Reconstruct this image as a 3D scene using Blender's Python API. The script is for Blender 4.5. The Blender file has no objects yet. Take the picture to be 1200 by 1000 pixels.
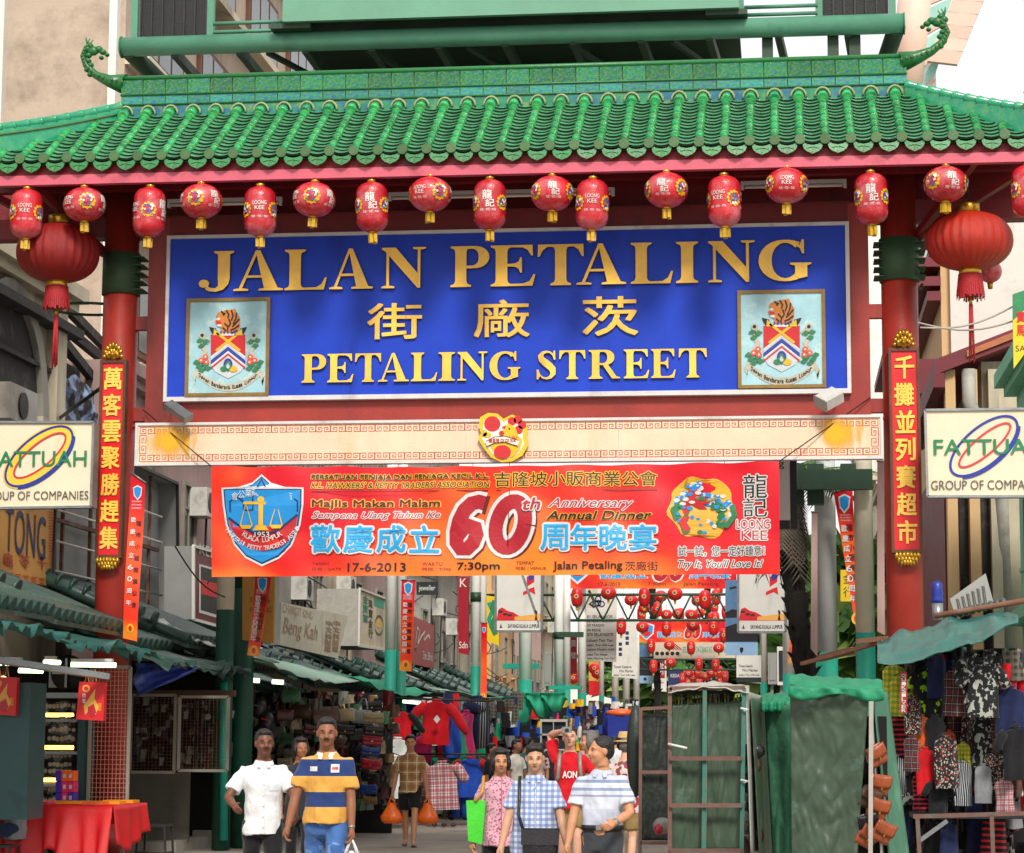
import bpy, math, random
from mathutils import Vector, Matrix, noise
from mathutils.geometry import tessellate_polygon
random.seed(7)
S = bpy.context.scene
COL = S.collection
R = math.radians
# ------------------------------------------------------------------ camera
F, PITCH, ROLL, YAW = 2742.7, .1331, .0044, .1169
CAM = Vector((3.662, -30.0, 1.6))
_f = Vector((-math.sin(YAW)*math.cos(PITCH), math.cos(YAW)*math.cos(PITCH), math.sin(PITCH)))
_r = Vector((math.cos(YAW), math.sin(YAW), 0)); _u = _r.cross(_f)
_r2 = _r*math.cos(ROLL)+_u*math.sin(ROLL); _u2 = -_r*math.sin(ROLL)+_u*math.cos(ROLL)
cd = bpy.data.cameras.new('camera'); cam = bpy.data.objects.new('camera', cd); COL.objects.link(cam)
cd.sensor_width = 36; cd.lens = F/1200*36; cd.clip_end = 3000; cd.clip_start = .5
cam.matrix_world = Matrix(((_r2.x,_u2.x,-_f.x,CAM.x),(_r2.y,_u2.y,-_f.y,CAM.y),(_r2.z,_u2.z,-_f.z,CAM.z),(0,0,0,1)))
S.camera = cam
# ------------------------------------------------------------------ light
w = bpy.data.worlds.new('World'); S.world = w; w.use_nodes = True
nt = w.node_tree; nt.nodes.clear()
SUN_EL, SUN_AZ = R(41), R(165)     # sun behind the camera, to its right, behind thin cloud
sky = nt.nodes.new('ShaderNodeTexSky'); sky.sky_type = 'NISHITA'; sky.sun_disc = False
sky.sun_elevation = SUN_EL; sky.sun_rotation = SUN_AZ; sky.dust_density = 4; sky.air_density = 1.2
bg = nt.nodes.new('ShaderNodeBackground'); bg.inputs[1].default_value = .10
bg2 = nt.nodes.new('ShaderNodeBackground'); bg2.inputs[0].default_value = (1,.985,.96,1); bg2.inputs[1].default_value = .95
mx = nt.nodes.new('ShaderNodeMixShader'); mx.inputs[0].default_value = .8      # bright overcast veil over the sky
ow = nt.nodes.new('ShaderNodeOutputWorld')
nt.links.new(sky.outputs[0], bg.inputs[0]); nt.links.new(bg.outputs[0], mx.inputs[1]); nt.links.new(bg2.outputs[0], mx.inputs[2]); nt.links.new(mx.outputs[0], ow.inputs[0])
sl = bpy.data.lights.new('sun', 'SUN'); sl.energy = 2.5; sl.angle = R(12); sl.color = (1,.95,.86)
so = bpy.data.objects.new('sun', sl); COL.objects.link(so)
sd = Vector((math.sin(SUN_AZ)*math.cos(SUN_EL), math.cos(SUN_AZ)*math.cos(SUN_EL), math.sin(SUN_EL)))
so.rotation_euler = sd.to_track_quat('Z','Y').to_euler()
vs = S.view_settings; vs.view_transform = 'Standard'; vs.look = 'None'; vs.gamma = 1; vs.exposure = 0.38; vs.use_curve_mapping = False
S.cycles.max_bounces = 6; S.cycles.diffuse_bounces = 3; S.cycles.glossy_bounces = 2; S.cycles.transparent_max_bounces = 8
# ------------------------------------------------------------------ pixel rays
def ray(px, py):
    d = _f*F + _r2*(px-600) + _u2*(500-py); return d.normalized()
def at(px, py, Y):
    d = ray(px, py); return CAM + d*((Y-CAM.y)/d.y)
def atX(px, py, X):
    d = ray(px, py); return CAM + d*((X-CAM.x)/d.x)
def atZ(px, py, Z=0.):
    d = ray(px, py); return CAM + d*((Z-CAM.z)/d.z)
def ppm(Y): return F/((Y-CAM.y)*1.0)
# ------------------------------------------------------------------ materials
MATS = {}
def lin(c):
    if isinstance(c, str):
        c = [int(c[i:i+2],16)/255 for i in (0,2,4)]
        c = [x/12.92 if x<=.04045 else ((x+.055)/1.055)**2.4 for x in c]
    return tuple(c)
def M(key, col=None, rough=.6, v=.15, s=3., metal=0., bump=.15, bs=40., dirt=None, da=.5, ds=1.2, streak=False, rnd=.1, hue=0., spec=.5, emit=0., coat=0., col2=None, edge=.45, alpha=None):
    if col is None: return MATS[key]
    if key in MATS: return MATS[key]
    m = bpy.data.materials.new(key); m.use_nodes = True; MATS[key] = m
    n = m.node_tree.nodes; L = m.node_tree.links
    b = n['Principled BSDF']; c = lin(col)
    tc = n.new('ShaderNodeTexCoord')
    N1 = n.new('ShaderNodeTexNoise'); N1.inputs['Scale'].default_value = s; N1.inputs['Detail'].default_value = 6; N1.inputs['Roughness'].default_value = .65
    L.new(tc.outputs['Object'], N1.inputs['Vector'])
    mr = n.new('ShaderNodeMapRange'); mr.inputs[1].default_value = .3; mr.inputs[2].default_value = .7; mr.inputs[3].default_value = 1-v; mr.inputs[4].default_value = 1+v
    L.new(N1.outputs[0], mr.inputs[0])
    oi = n.new('ShaderNodeObjectInfo'); r2 = n.new('ShaderNodeMapRange'); r2.inputs[3].default_value = 1-rnd; r2.inputs[4].default_value = 1+rnd
    L.new(oi.outputs['Random'], r2.inputs[0])
    mu = n.new('ShaderNodeMath'); mu.operation = 'MULTIPLY'; L.new(mr.outputs[0], mu.inputs[0]); L.new(r2.outputs[0], mu.inputs[1])
    base = None
    if col2 is not None:
        N0 = n.new('ShaderNodeTexNoise'); N0.inputs['Scale'].default_value = s*.7; N0.inputs['Detail'].default_value = 4
        mp0 = n.new('ShaderNodeMapping'); mp0.inputs['Location'].default_value = (7,3,9); L.new(tc.outputs['Object'], mp0.inputs[0]); L.new(mp0.outputs[0], N0.inputs['Vector'])
        mm = n.new('ShaderNodeMapRange'); mm.inputs[1].default_value = edge; mm.inputs[2].default_value = edge+.12; L.new(N0.outputs[0], mm.inputs[0])
        if hue:
            ad = n.new('ShaderNodeMath'); ad.operation='MULTIPLY'; L.new(mm.outputs[0], ad.inputs[0]); L.new(oi.outputs['Random'], ad.inputs[1]); src = ad.outputs[0]
        else: src = mm.outputs[0]
        m0 = n.new('ShaderNodeMix'); m0.data_type = 'RGBA'; m0.inputs[6].default_value = (*c,1); m0.inputs[7].default_value = (*lin(col2),1)
        L.new(src, m0.inputs[0]); base = m0.outputs[2]
    vm = n.new('ShaderNodeVectorMath'); vm.operation = 'SCALE'
    if base: L.new(base, vm.inputs[0])
    else: vm.inputs[0].default_value = c
    L.new(mu.outputs[0], vm.inputs['Scale']); out = vm.outputs[0]
    if dirt is not None:
        N2 = n.new('ShaderNodeTexNoise'); N2.inputs['Scale'].default_value = ds; N2.inputs['Detail'].default_value = 8; N2.inputs['Roughness'].default_value = .7
        mp = n.new('ShaderNodeMapping'); mp.inputs['Scale'].default_value = (1,1,.18 if streak else 1); L.new(tc.outputs['Object'], mp.inputs[0]); L.new(mp.outputs[0], N2.inputs['Vector'])
        m2 = n.new('ShaderNodeMapRange'); m2.inputs[1].default_value = .62-da*.3; m2.inputs[2].default_value = .82-da*.3; m2.inputs[4].default_value = .85
        L.new(N2.outputs[0], m2.inputs[0])
        mi = n.new('ShaderNodeMix'); mi.data_type = 'RGBA'; mi.inputs[7].default_value = (*lin(dirt),1)
        L.new(m2.outputs[0], mi.inputs[0]); L.new(out, mi.inputs[6]); out = mi.outputs[2]
    L.new(out, b.inputs['Base Color'])
    mrr = n.new('ShaderNodeMapRange'); mrr.inputs[3].default_value = max(.03, rough-.12); mrr.inputs[4].default_value = min(1, rough+.12); L.new(N1.outputs[0], mrr.inputs[0]); L.new(mrr.outputs[0], b.inputs['Roughness'])
    b.inputs['Metallic'].default_value = metal; b.inputs['Specular IOR Level'].default_value = spec; b.inputs['Coat Weight'].default_value = coat
    if emit:
        b.inputs['Emission Color'].default_value = (*c,1); b.inputs['Emission Strength'].default_value = emit
    if bump:
        N3 = n.new('ShaderNodeTexNoise'); N3.inputs['Scale'].default_value = bs; N3.inputs['Detail'].default_value = 5; L.new(tc.outputs['Object'], N3.inputs['Vector'])
        bp = n.new('ShaderNodeBump'); bp.inputs['Strength'].default_value = bump; bp.inputs['Distance'].default_value = .02; L.new(N3.outputs[0], bp.inputs['Height']); L.new(bp.outputs[0], b.inputs['Normal'])
    return m
# ------------------------------------------------------------------ mesh builder
class MB:
    def __init__(s): s.v = []; s.f = []; s.m = []; s.mats = []; s.sm = []
    def mi(s, mat):
        mat = M(mat) if isinstance(mat, str) else mat
        if mat not in s.mats: s.mats.append(mat)
        return s.mats.index(mat)
    def add(s, vs, fs, mat, smooth=False):
        o = len(s.v); s.v += [Vector(p) for p in vs]; i = s.mi(mat)
        for f in fs: s.f.append([o+k for k in f]); s.m.append(i); s.sm.append(smooth)
        return s
    def box(s, a, b, mat, ax=None, org=None):
        x0,y0,z0 = a; x1,y1,z1 = b
        vs = [Vector((x,y,z)) for z in (z0,z1) for y in (y0,y1) for x in (x0,x1)]
        if ax: vs = [org + ax @ p for p in vs]
        return s.add(vs, [(0,2,3,1),(4,5,7,6),(0,1,5,4),(2,6,7,3),(0,4,6,2),(1,3,7,5)], mat)
    def bar(s, p, q, w, h, mat, up=(0,0,1)):
        p = Vector(p); q = Vector(q); d = q-p; l = d.length; d.normalize(); u = Vector(up)
        if abs(d.dot(u)) > .98: u = Vector((0,1,0))
        x = d.cross(u).normalized(); z = x.cross(d)
        vs = [p + x*a*w/2 + z*b*h/2 + d*c for c in (0,l) for b in (-1,1) for a in (-1,1)]
        return s.add(vs, [(0,2,3,1),(4,5,7,6),(0,1,5,4),(2,6,7,3),(0,4,6,2),(1,3,7,5)], mat)
    def tube(s, pts, r, mat, n=8, caps=True, smooth=True, ell=None):
        pts = [Vector(p) for p in pts]; k = len(pts); r = r if isinstance(r,(list,tuple)) else [r]*k
        vs = []; u = None
        for i in range(k):
            d = (pts[min(i+1,k-1)]-pts[max(i-1,0)]).normalized()
            if u is None: u = d.orthogonal().normalized() if ell is None else Vector(ell)
            u = (u - d*u.dot(d)).normalized(); v = d.cross(u)
            for j in range(n):
                a = 2*math.pi*j/n; vs.append(pts[i] + (u*math.cos(a)+v*math.sin(a))*r[i])
        fs = [(i*n+j, i*n+(j+1)%n, (i+1)*n+(j+1)%n, (i+1)*n+j) for i in range(k-1) for j in range(n)]
        s.add(vs, fs, mat, smooth)
        if caps: 
            o = len(s.v)-len(vs); i = s.mi(mat)
            for f in ([o+j for j in reversed(range(n))], [o+(k-1)*n+j for j in range(n)]): s.f.append(f); s.m.append(i); s.sm.append(False)
        return s
    def lathe(s, prof, c, mat, n=24, smooth=True, rib=0, nr=12, seg=None, axis=None):
        c = Vector(c); vs = []
        for (r, z) in prof:
            for j in range(n):
                a = 2*math.pi*j/n; rr = r*(1+rib*(abs(math.cos(a*nr/2))-.6)) if rib else r
                p = Vector((rr*math.cos(a), rr*math.sin(a), z))
                vs.append(c + (axis @ p if axis else p))
        k = len(prof)
        fs = [(i*n+j, i*n+(j+1)%n, (i+1)*n+(j+1)%n, (i+1)*n+j) for i in range(k-1) for j in range(n)]
        fs += [tuple(reversed(range(n))), tuple((k-1)*n+j for j in range(n))]
        return s.add(vs, fs, mat, smooth)
    def grid(s, f, nu, nv, mat, smooth=True):
        vs = [f(i/nu, j/nv) for j in range(nv+1) for i in range(nu+1)]
        return s.add(vs, [(j*(nu+1)+i, j*(nu+1)+i+1, (j+1)*(nu+1)+i+1, (j+1)*(nu+1)+i) for j in range(nv) for i in range(nu)], mat, smooth)
    def ball(s, c, rx, ry=None, rz=None, mat=None, n=12, m=8):
        ry = ry or rx; rz = rz or rx; c = Vector(c)
        vs = [c+Vector((rx*math.sin(math.pi*i/m)*math.cos(2*math.pi*j/n), ry*math.sin(math.pi*i/m)*math.sin(2*math.pi*j/n), rz*math.cos(math.pi*i/m))) for i in range(m+1) for j in range(n)]
        return s.add(vs, [(i*n+j, (i+1)*n+j, (i+1)*n+(j+1)%n, i*n+(j+1)%n) for i in range(m) for j in range(n)], mat, True)
    def prism(s, pts, ext, mat):          # pts: 3-D outline, ext: vector of thickness
        pts = [Vector(p) for p in pts]; k = len(pts); ext = Vector(ext)
        t = tessellate_polygon([pts])
        vs = pts + [p+ext for p in pts]
        fs = [tuple(a) for a in t] + [tuple(k+i for i in reversed(a)) for a in t] + [(i,(i+1)%k,k+(i+1)%k,k+i) for i in range(k)]
        return s.add(vs, fs, mat)
    def mesh(s, name, org=Vector((0,0,0)), fix=True):
        me = bpy.data.meshes.new(name); me.from_pydata([tuple(p-org) for p in s.v], [], s.f)
        for m in s.mats: me.materials.append(m)
        me.polygons.foreach_set('material_index', s.m); me.polygons.foreach_set('use_smooth', s.sm); me.update()
        return me
    def build(s, name, parent=None, org=None, solid=None, label=None):
        if parent is not None:
            o = Vector((0,0,0)); p = parent
            while p is not None: o = o + p.location; p = p.parent
        else: o = Vector(org) if org is not None else Vector((0,0,0))
        ob = bpy.data.objects.new(name, s.mesh(name, o)); COL.objects.link(ob)
        if parent is not None: ob.parent = parent
        else: ob.location = o
        if solid:
            md = ob.modifiers.new('thickness','SOLIDIFY'); md.thickness = solid; md.offset = 0
        if label: ob['label'] = label
        return ob
def tag(o, label, cat, group=None, kind=None):
    if label: o['label'] = label
    if cat: o['category'] = cat
    if group: o['group'] = group
    if kind: o['kind'] = kind
    return o
def thing(name, label, cat, loc=(0,0,0), group=None, rz=0):
    o = bpy.data.objects.new(name, None); COL.objects.link(o); o.location = loc; o.rotation_euler[2] = rz; o.empty_display_size = .2
    return tag(o, label, cat, group, 'thing')
def structure(o): o['kind'] = 'structure'; return o
def stuff(o): o['kind'] = 'stuff'; return o
def copy_tree(o, parent=None):
    c = o.copy(); COL.objects.link(c)
    if parent is not None: c.parent = parent
    for ch in o.children: copy_tree(ch, c)
    return c
def dup(o, loc, label, group=None, rz=None, scale=None):
    c = copy_tree(o); c.location = loc
    if rz is not None: c.rotation_euler[2] = rz
    if scale: c.scale = scale if hasattr(scale,'__len__') else (scale,)*3
    c['label'] = label
    if group: c['group'] = group
    return c
def inst(mesh, name, parent, loc, rot=None, scale=None):
    o = bpy.data.objects.new(name, mesh); COL.objects.link(o); o.parent = parent
    p = parent; q = Vector(loc)
    while p is not None: q = q - p.location; p = p.parent
    o.location = q
    if rot: o.rotation_euler = rot
    if scale: o.scale = scale if hasattr(scale,'__len__') else (scale,)*3
    return o
# ------------------------------------------------------------------ flat print
_tc = {}
def glyphs(t, bold=0., shear=0., space=1.):
    k = (t,bold,shear,space)
    if k in _tc: return _tc[k]
    c = bpy.data.curves.new('lettering','FONT'); c.body = t; c.offset = 0; c.shear = shear; c.resolution_u = 3; c.space_character = space
    o = bpy.data.objects.new('lettering', c); COL.objects.link(o)
    dg = bpy.context.evaluated_depsgraph_get(); me = bpy.data.meshes.new_from_object(o.evaluated_get(dg))
    vs = [(p.co.x, p.co.y) for p in me.vertices]; fs = [tuple(p.vertices) for p in me.polygons]
    bpy.data.objects.remove(o); bpy.data.curves.remove(c); bpy.data.meshes.remove(me)
    x0 = min(a for a,b in vs); x1 = max(a for a,b in vs); y0 = min(b for a,b in vs); y1 = max(b for a,b in vs)
    _tc[k] = ([((a-x0)/(x1-x0), (b-y0)/(y1-y0)) for a,b in vs], fs, (x1-x0)/(y1-y0)); return _tc[k]
class Plane:
    def __init__(s, org, u, lift=.004):
        s.o = Vector(org); s.u = Vector(u).normalized(); s.v = Vector((0,0,1)); s.n = s.u.cross(s.v).normalized(); s.lift = lift; s.warp = None
    def hit(s, px, py):
        d = ray(px, py); p = CAM + d*((s.o-CAM).dot(s.n)/d.dot(s.n)); q = p-s.o
        return q.dot(s.u), q.dot(s.v)
    def p(s, U, V, off=0.):
        w = s.warp(U, V) if s.warp else 0
        return s.o + s.u*U + s.v*V + s.n*(off+w)
def PY(Y): return Plane((0,Y,0),(1,0,0))
def PX(X): return Plane((X,0,0),(0,1,0))      # faces +X (left-hand facades)
def PXR(X): return Plane((X,0,0),(0,-1,0))    # faces -X (right-hand facades)
class Loc(Plane):                             # same, but 'pixels' are metres in the plane
    def hit(s, U, V): return U, V
class Art:
    def __init__(s, pl): s.pl = pl; s.mb = MB()
    def rect_uv(s, x0, y0, x1, y1):
        xc, yc = (x0+x1)/2, (y0+y1)/2; h = s.pl.hit
        return h(x0,yc)[0], h(xc,y1)[1], h(x1,yc)[0], h(xc,y0)[1]
    def raw(s, uv, fs, mat, l, thick=0):
        off = l*s.pl.lift
        a = [s.pl.p(U,V,off) for U,V in uv]
        if thick:
            k = len(a); b = [s.pl.p(U,V,off-thick) for U,V in uv]
            ed = {}
            for f in fs:
                for i in range(len(f)):
                    e = (f[i], f[(i+1)%len(f)])
                    if (e[1],e[0]) in ed: del ed[(e[1],e[0])]
                    else: ed[e] = 1
            s.mb.add(a+b, list(fs)+[(y,x,k+x,k+y) for x,y in ed], mat)
        else: s.mb.add(a, fs, mat)
        return s
    def text(s, t, x0, y0, x1, y1, mat, l=1, bold=0., shear=0., space=1., fx=None, thick=0, curve=0., uvbox=None):
        U0,V0,U1,V1 = uvbox or s.rect_uv(x0,y0,x1,y1)
        if bold>.004 and not any(ord(c)>0x2e00 for c in t):
            w = (V1-V0)*min(bold,.035)*1.0; q = 0
            for dx,dy in ((0,0),(-w,0),(w,0),(0,w*.5),(0,-w*.5)):
                s.text(t,0,0,0,0,mat,l+q*.3,0,shear,space,fx,thick,curve,(U0+w+dx,V0+dy,U1-w+dx,V1+dy)); q += 1
            return s
        if bold and any(ord(c)>0x2e00 for c in t):     # dense characters: thicken by overlaid copies, each a hair deeper
            h = (V1-V0)*bold*.8; q = 0
            for dx,dy in ((0,0),(-h,-h),(h,h),(-h,h),(h,-h)):
                s.text(t,0,0,0,0,mat,l+q*.3,0,shear,space,fx,thick,curve,(U0+h+dx,V0+h+dy,U1-h+dx,V1-h+dy)); q += 1
            return s
        g, fs, asp = glyphs(t, bold, shear, space)
        uv = [(U0+a*(U1-U0), V0+b*(V1-V0)+curve*(4*(a-.5)**2)*(V1-V0)) for a,b in g]
        if fx: uv = [fx(*q) for q in uv]
        return s.raw(uv, fs, mat, l, thick)
    def vtext(s, t, x, y0, y1, w, mat, l=1, bold=.02, dx=0., gap=.12, thick=0):   # characters stacked downwards; dx = lean in px
        n = len(t); h = (y1-y0)/n
        for i, ch in enumerate(t):
            xx = x+dx*(i+.5)/n; s.text(ch, xx-w/2, y0+i*h+h*gap/2, xx+w/2, y0+(i+1)*h-h*gap/2, mat, l, bold, thick=thick)
        return s
    def otext(s, t, x0, y0, x1, y1, mat, omat, ow, l=1, bold=.02, **k):      # lettering with an outline ow metres wide
        U0,V0,U1,V1 = s.rect_uv(x0,y0,x1,y1)
        if any(ord(c)>0x2e00 for c in t):
            for q in range(8):
                a = math.pi*q/4; s.text(t,0,0,0,0,omat,l+q*.12,0,uvbox=(U0+ow*math.cos(a),V0+ow*math.sin(a),U1+ow*math.cos(a),V1+ow*math.sin(a)),**k)
        else:
            for q in range(8):
                a = math.pi*q/4; s.text(t,0,0,0,0,omat,l+q*.12,0,uvbox=(U0+ow*math.cos(a),V0+ow*math.sin(a),U1+ow*math.cos(a),V1+ow*math.sin(a)),**k)
        return s.text(t,0,0,0,0,mat,l+1.2,bold,uvbox=(U0,V0,U1,V1),**k)
    def poly(s, pts, mat, l=1, thick=0):
        uv = [s.pl.hit(*p) for p in pts]
        t = tessellate_polygon([[Vector((a,b,0)) for a,b in uv]])
        t = [tuple(f) if ((uv[f[1]][0]-uv[f[0]][0])*(uv[f[2]][1]-uv[f[0]][1])-(uv[f[1]][1]-uv[f[0]][1])*(uv[f[2]][0]-uv[f[0]][0]))>0 else tuple(reversed(f)) for f in t]
        return s.raw(uv, t, mat, l, thick)
    def rect(s, x0, y0, x1, y1, mat, l=1, thick=0):   # straight in the world
        U0,V0,U1,V1 = s.rect_uv(x0,y0,x1,y1)
        return s.raw([(U0,V0),(U1,V0),(U1,V1),(U0,V1)], [(0,1,2,3)], mat, l, thick)
    def line(s, pts, w, mat, l=1, closed=False):      # width in metres
        uv = [Vector(s.pl.hit(*p)) for p in pts]; n = len(uv); vs = []
        for i in range(n):
            a = uv[(i-1)%n] if (closed or i) else uv[i]; b = uv[(i+1)%n] if (closed or i<n-1) else uv[i]
            d = (b-a).normalized(); m = Vector((-d.y,d.x))*w/2; vs += [tuple(uv[i]-m), tuple(uv[i]+m)]
        fs = [(2*i,2*((i+1)%n),2*((i+1)%n)+1,2*i+1) for i in range(n if closed else n-1)]
        return s.raw(vs, fs, mat, l)
    def ell(s, cx, cy, rx, ry, mat, l=1, n=24, rot=0., ring=None, a0=0, a1=360, thick=0):
        pts = []; c, sn = math.cos(rot), math.sin(rot)
        for i in range(n+1 if a1-a0<360 else n):
            a = R(a0+(a1-a0)*i/n); x, y = rx*math.cos(a), ry*math.sin(a); pts.append((cx+x*c-y*sn, cy+x*sn+y*c))
        if ring: return s.line(pts, ring, mat, l, closed=(a1-a0>=360))
        return s.poly(pts, mat, l, thick)
    def build(s, name, parent, **k): return s.mb.build(name, parent, **k)
def panel(mb, pl, quad, mat, d=.06, side=None):       # a sign body: px quad (TL,TR,BR,BL) on a plane, thickness d behind it
    uv = [pl.hit(*q) for q in quad]; a = [pl.p(U,V,0) for U,V in uv]; b = [pl.p(U,V,-d) for U,V in uv]
    mb.add(a+b, [(3,2,1,0)], mat)
    mb.add(a+b, [(4,5,6,7),(0,1,5,4),(1,2,6,5),(2,3,7,6),(3,0,4,7)], side or mat); return mb
def smoothnoise(p, s=1.): return noise.noise(Vector(p)*s)
# ------------------------------------------------------------------ palette
M('gate_red','93291f',.45,.18,2,dirt='5a1a16',da=.25,bump=.1,streak=True)
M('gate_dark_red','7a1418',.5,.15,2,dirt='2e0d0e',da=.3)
M('fascia_pink','c9586c',.45,.12,3,dirt='8a2a30',da=.2)
M('collar_green','2f4a30',.6,.2,3,dirt='1c2418',da=.3)
M('glaze_green','33a05e',.2,.3,9,dirt='8f9a44',da=.2,ds=5,rnd=.3,col2='0f7a58',edge=.5,coat=.3)
M('glaze_collar','6f9a3a',.3,.25,20,dirt='1a7a40',da=.4,ds=14,rnd=.2)
M('lip_gap_shade','0c2416',.5,.2)  # near-black lip faces paint the shaded gap under each pan tile
M('glaze_pan','4c9064',.35,.3,8,dirt='1d3a26',da=.35,ds=6,rnd=.1)
M('glaze_end','46683a',.4,.25,20,dirt='3e5a2c',da=.3,ds=20,rnd=.15)
M('glaze_drip','2a7a44',.35,.2,14,dirt='6f7d3a',da=.3,ds=14,rnd=.15)
M('ridge_glaze','1f8a62',.22,.25,7,col2='126a8a',edge=.47,dirt='8d9a3a',da=.3,ds=5,rnd=.25,coat=.3)
M('ridge_glaze_top','2a8a55',.25,.3,7,col2='177a80',edge=.5,dirt='8d9a30',da=.42,ds=7,rnd=.3,bump=.8,bs=60,coat=.3)
M('hip_glaze','1f8f6a',.22,.2,6,dirt='6f9a4a',da=.35,ds=6,rnd=.15,coat=.3)
M('mortar','8f9a70',.8,.2,10)
M('dragon_green','1f6a34',.35,.3,12,dirt='0d2a18',da=.35,ds=12)
M('sign_blue','1a40be',.45,.12,1.5,dirt='0d1a6a',da=.15,streak=True,bump=.03,spec=.25)
M('frame_white','c9c6c4',.4,.1,4,dirt='8a8580',da=.2)
M('gold_letter','fac650',.38,.12,5,dirt='a87428',da=.15,ds=3,streak=True,bump=.05)
M('letter_side_shade','3a2510',.6,.1)  # dark brown sides put the letters' edge shadow into the colour
M('gold_metal','c79a35',.3,.2,12,metal=.75,dirt='5a3d12',da=.35,ds=14)
M('gold_frame','8a6a28',.45,.2,8,dirt='4a3a18',da=.3)
M('crest_blue','9fcbd6',.5,.12,4,dirt='d5e2d8',da=.3,ds=5)
M('cream_panel','e0c8ac',.45,.08,2,dirt='c7a978',da=.2,streak=True)
M('fret_red','b8402c',.5,.15,6)
M('rust_stain','d8931a',.6,.2,8,dirt='7a4a14',da=.25,ds=6)
M('couplet_red','d4121a',.4,.1,3,bump=.05)
M('frame_brown','5a3116',.5,.25,10,dirt='8a5a24',da=.3)
M('black','0c0c0c',.5,.2); M('white','d8d8d6',.5,.08); M('red','c8141c',.45,.1); M('blue','1a3a9a',.45,.1); M('green','1a7a46',.5,.12)
M('steel','8d9092',.35,.15,6,metal=.6,dirt='5a4a3a',da=.2); M('dark_steel','2a2b2c',.5,.2,5,metal=.3,dirt='4a3320',da=.3)
M('tube_glass','e9dcd0',.3,.05)
M('wire','1a1a1a',.6,.1)

# ------------------------------------------------------------------ the arch
Zg = lambda px,py,Y=0.: at(px,py,Y).z
Xg = lambda px,py,Y=0.: at(px,py,Y).x
PLX, PRX = Xg(139.5,340), Xg(1054.5,340)
EY, RY = -1.45, .10                              # eave and ridge, in plan
ZE = at(600,173,EY).z; ZT = at(620,121,RY).z      # rib centre line at the eave and below the ridge
arch = thing('archway','red steel street arch on two round pillars with a green glazed tile roof','archway',((PLX+PRX)/2,.3,0))
PR = .235
def pillar(x):
    mb = MB(); mb.tube([(x,.1,0),(x,.1,ZE-.1)],PR,'gate_red',28,ell=(1,0,0))
    mb.tube([(x,.1,0),(x,.1,.5)],PR+.05,'gate_red',28,ell=(1,0,0))
    p = mb.build('pillar',arch)
    zb = Zg(x and (139 if x<0 else 1055), 345 if x<0 else 329)
    mb = MB(); mb.tube([(x,.1,zb),(x,.1,zb+.56)],PR+.022,'collar_green',28,ell=(1,0,0)); mb.build('collar',p)
    for s in (-1,1):
        for k in range(5):
            if s<0 and x<0: continue
            mb = MB(); xx = x+s*(PR+.03); mb.box((xx-.06,-.06,zb+.05+k*.11),(xx+.07,.3,zb+.062+k*.11),'collar_green'); mb.build('fin',p)
    # shallow ring bracket behind
    mb = MB(); pts = [(x-.55+.5*math.cos(a),.5+.45*math.sin(a),zb-.1) for a in [2*math.pi*i/20 for i in range(21)]] if x<0 else [(x+.3,.3,zb),(x+.3,.6,zb)]
    mb.tube(pts,.02,'collar_green',6); mb.build('ring_bracket',p)
    return p
pillar(PLX); pillar(PRX)
# steel frame round the sign
def beam(x0,y0,x1,y1,yf,yb,mat='gate_red',name='beam'):
    a = at(x0,(y0+y1)/2,yf).x; b = at(x1,(y0+y1)/2,yf).x; zc = (x0+x1)/2
    t = at(zc,y0,yf).z; o = at(zc,y1,yf).z
    mb = MB(); mb.box((a,yf,o),(b,yb,t),mat); return mb.build(name,arch)
zt_ = Zg(600,247); zb_ = Zg(600,493); xl = Xg(173,380); xr = Xg(1019,380)
def bx(x0,x1,z0,z1,yf,yb,mat='gate_red',name='beam'):
    mb = MB(); mb.box((x0,yf,z0),(x1,yb,z1),mat); return mb.build(name,arch)
fl = Xg(196,380)-.02; fr = Xg(996,380)+.02
ft = Zg(600,272); fb = Zg(600,468)
bx(xl,fl+.03,zb_,zt_,-.02,.22); bx(fr-.03,xr,zb_,zt_,-.02,.22)
bx(fl+.03,fr-.03,zb_,fb+.02,-.016,.21); bx(fl+.03,fr-.03,ft-.02,zt_,-.016,.21,'gate_dark_red')
for z in (Zg(166,378),Zg(166,485)):
    bx(PLX+PR-.02,xl,z-.09,z+.09,.05,.17,name='link_bracket'); bx(xr,PRX-PR+.02,z-.09,z+.09,.05,.17,name='link_bracket')
bx(PLX,PRX,zb_-.02,zb_-.0,.03,.18,name='beam')
# head beams and purlins under the roof
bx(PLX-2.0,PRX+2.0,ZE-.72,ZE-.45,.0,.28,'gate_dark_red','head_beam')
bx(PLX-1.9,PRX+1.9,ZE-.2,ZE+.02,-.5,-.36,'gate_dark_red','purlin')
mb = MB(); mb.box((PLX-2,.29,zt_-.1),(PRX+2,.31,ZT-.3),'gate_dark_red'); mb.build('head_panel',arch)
LX, RX = at(-32,190,EY).x, at(1222,160,EY).x       # eave corners
EL, ER = Xg(142,120,RY), Xg(1063,95,RY)             # ridge ends
# fascia
zf = at(600,190,EY+.04).z
mb = MB(); mb.box((LX-.3,EY+.06,zf-.145),(RX+.3,EY+.17,zf-.02),'fascia_pink')
mb.build('fascia',arch)
mb = MB(); mb.box((LX-.2,EY+.10,zf-.02),(RX+.2,EY+.2,zf+.12),'gate_dark_red'); mb.build('eave_board',arch)
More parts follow.
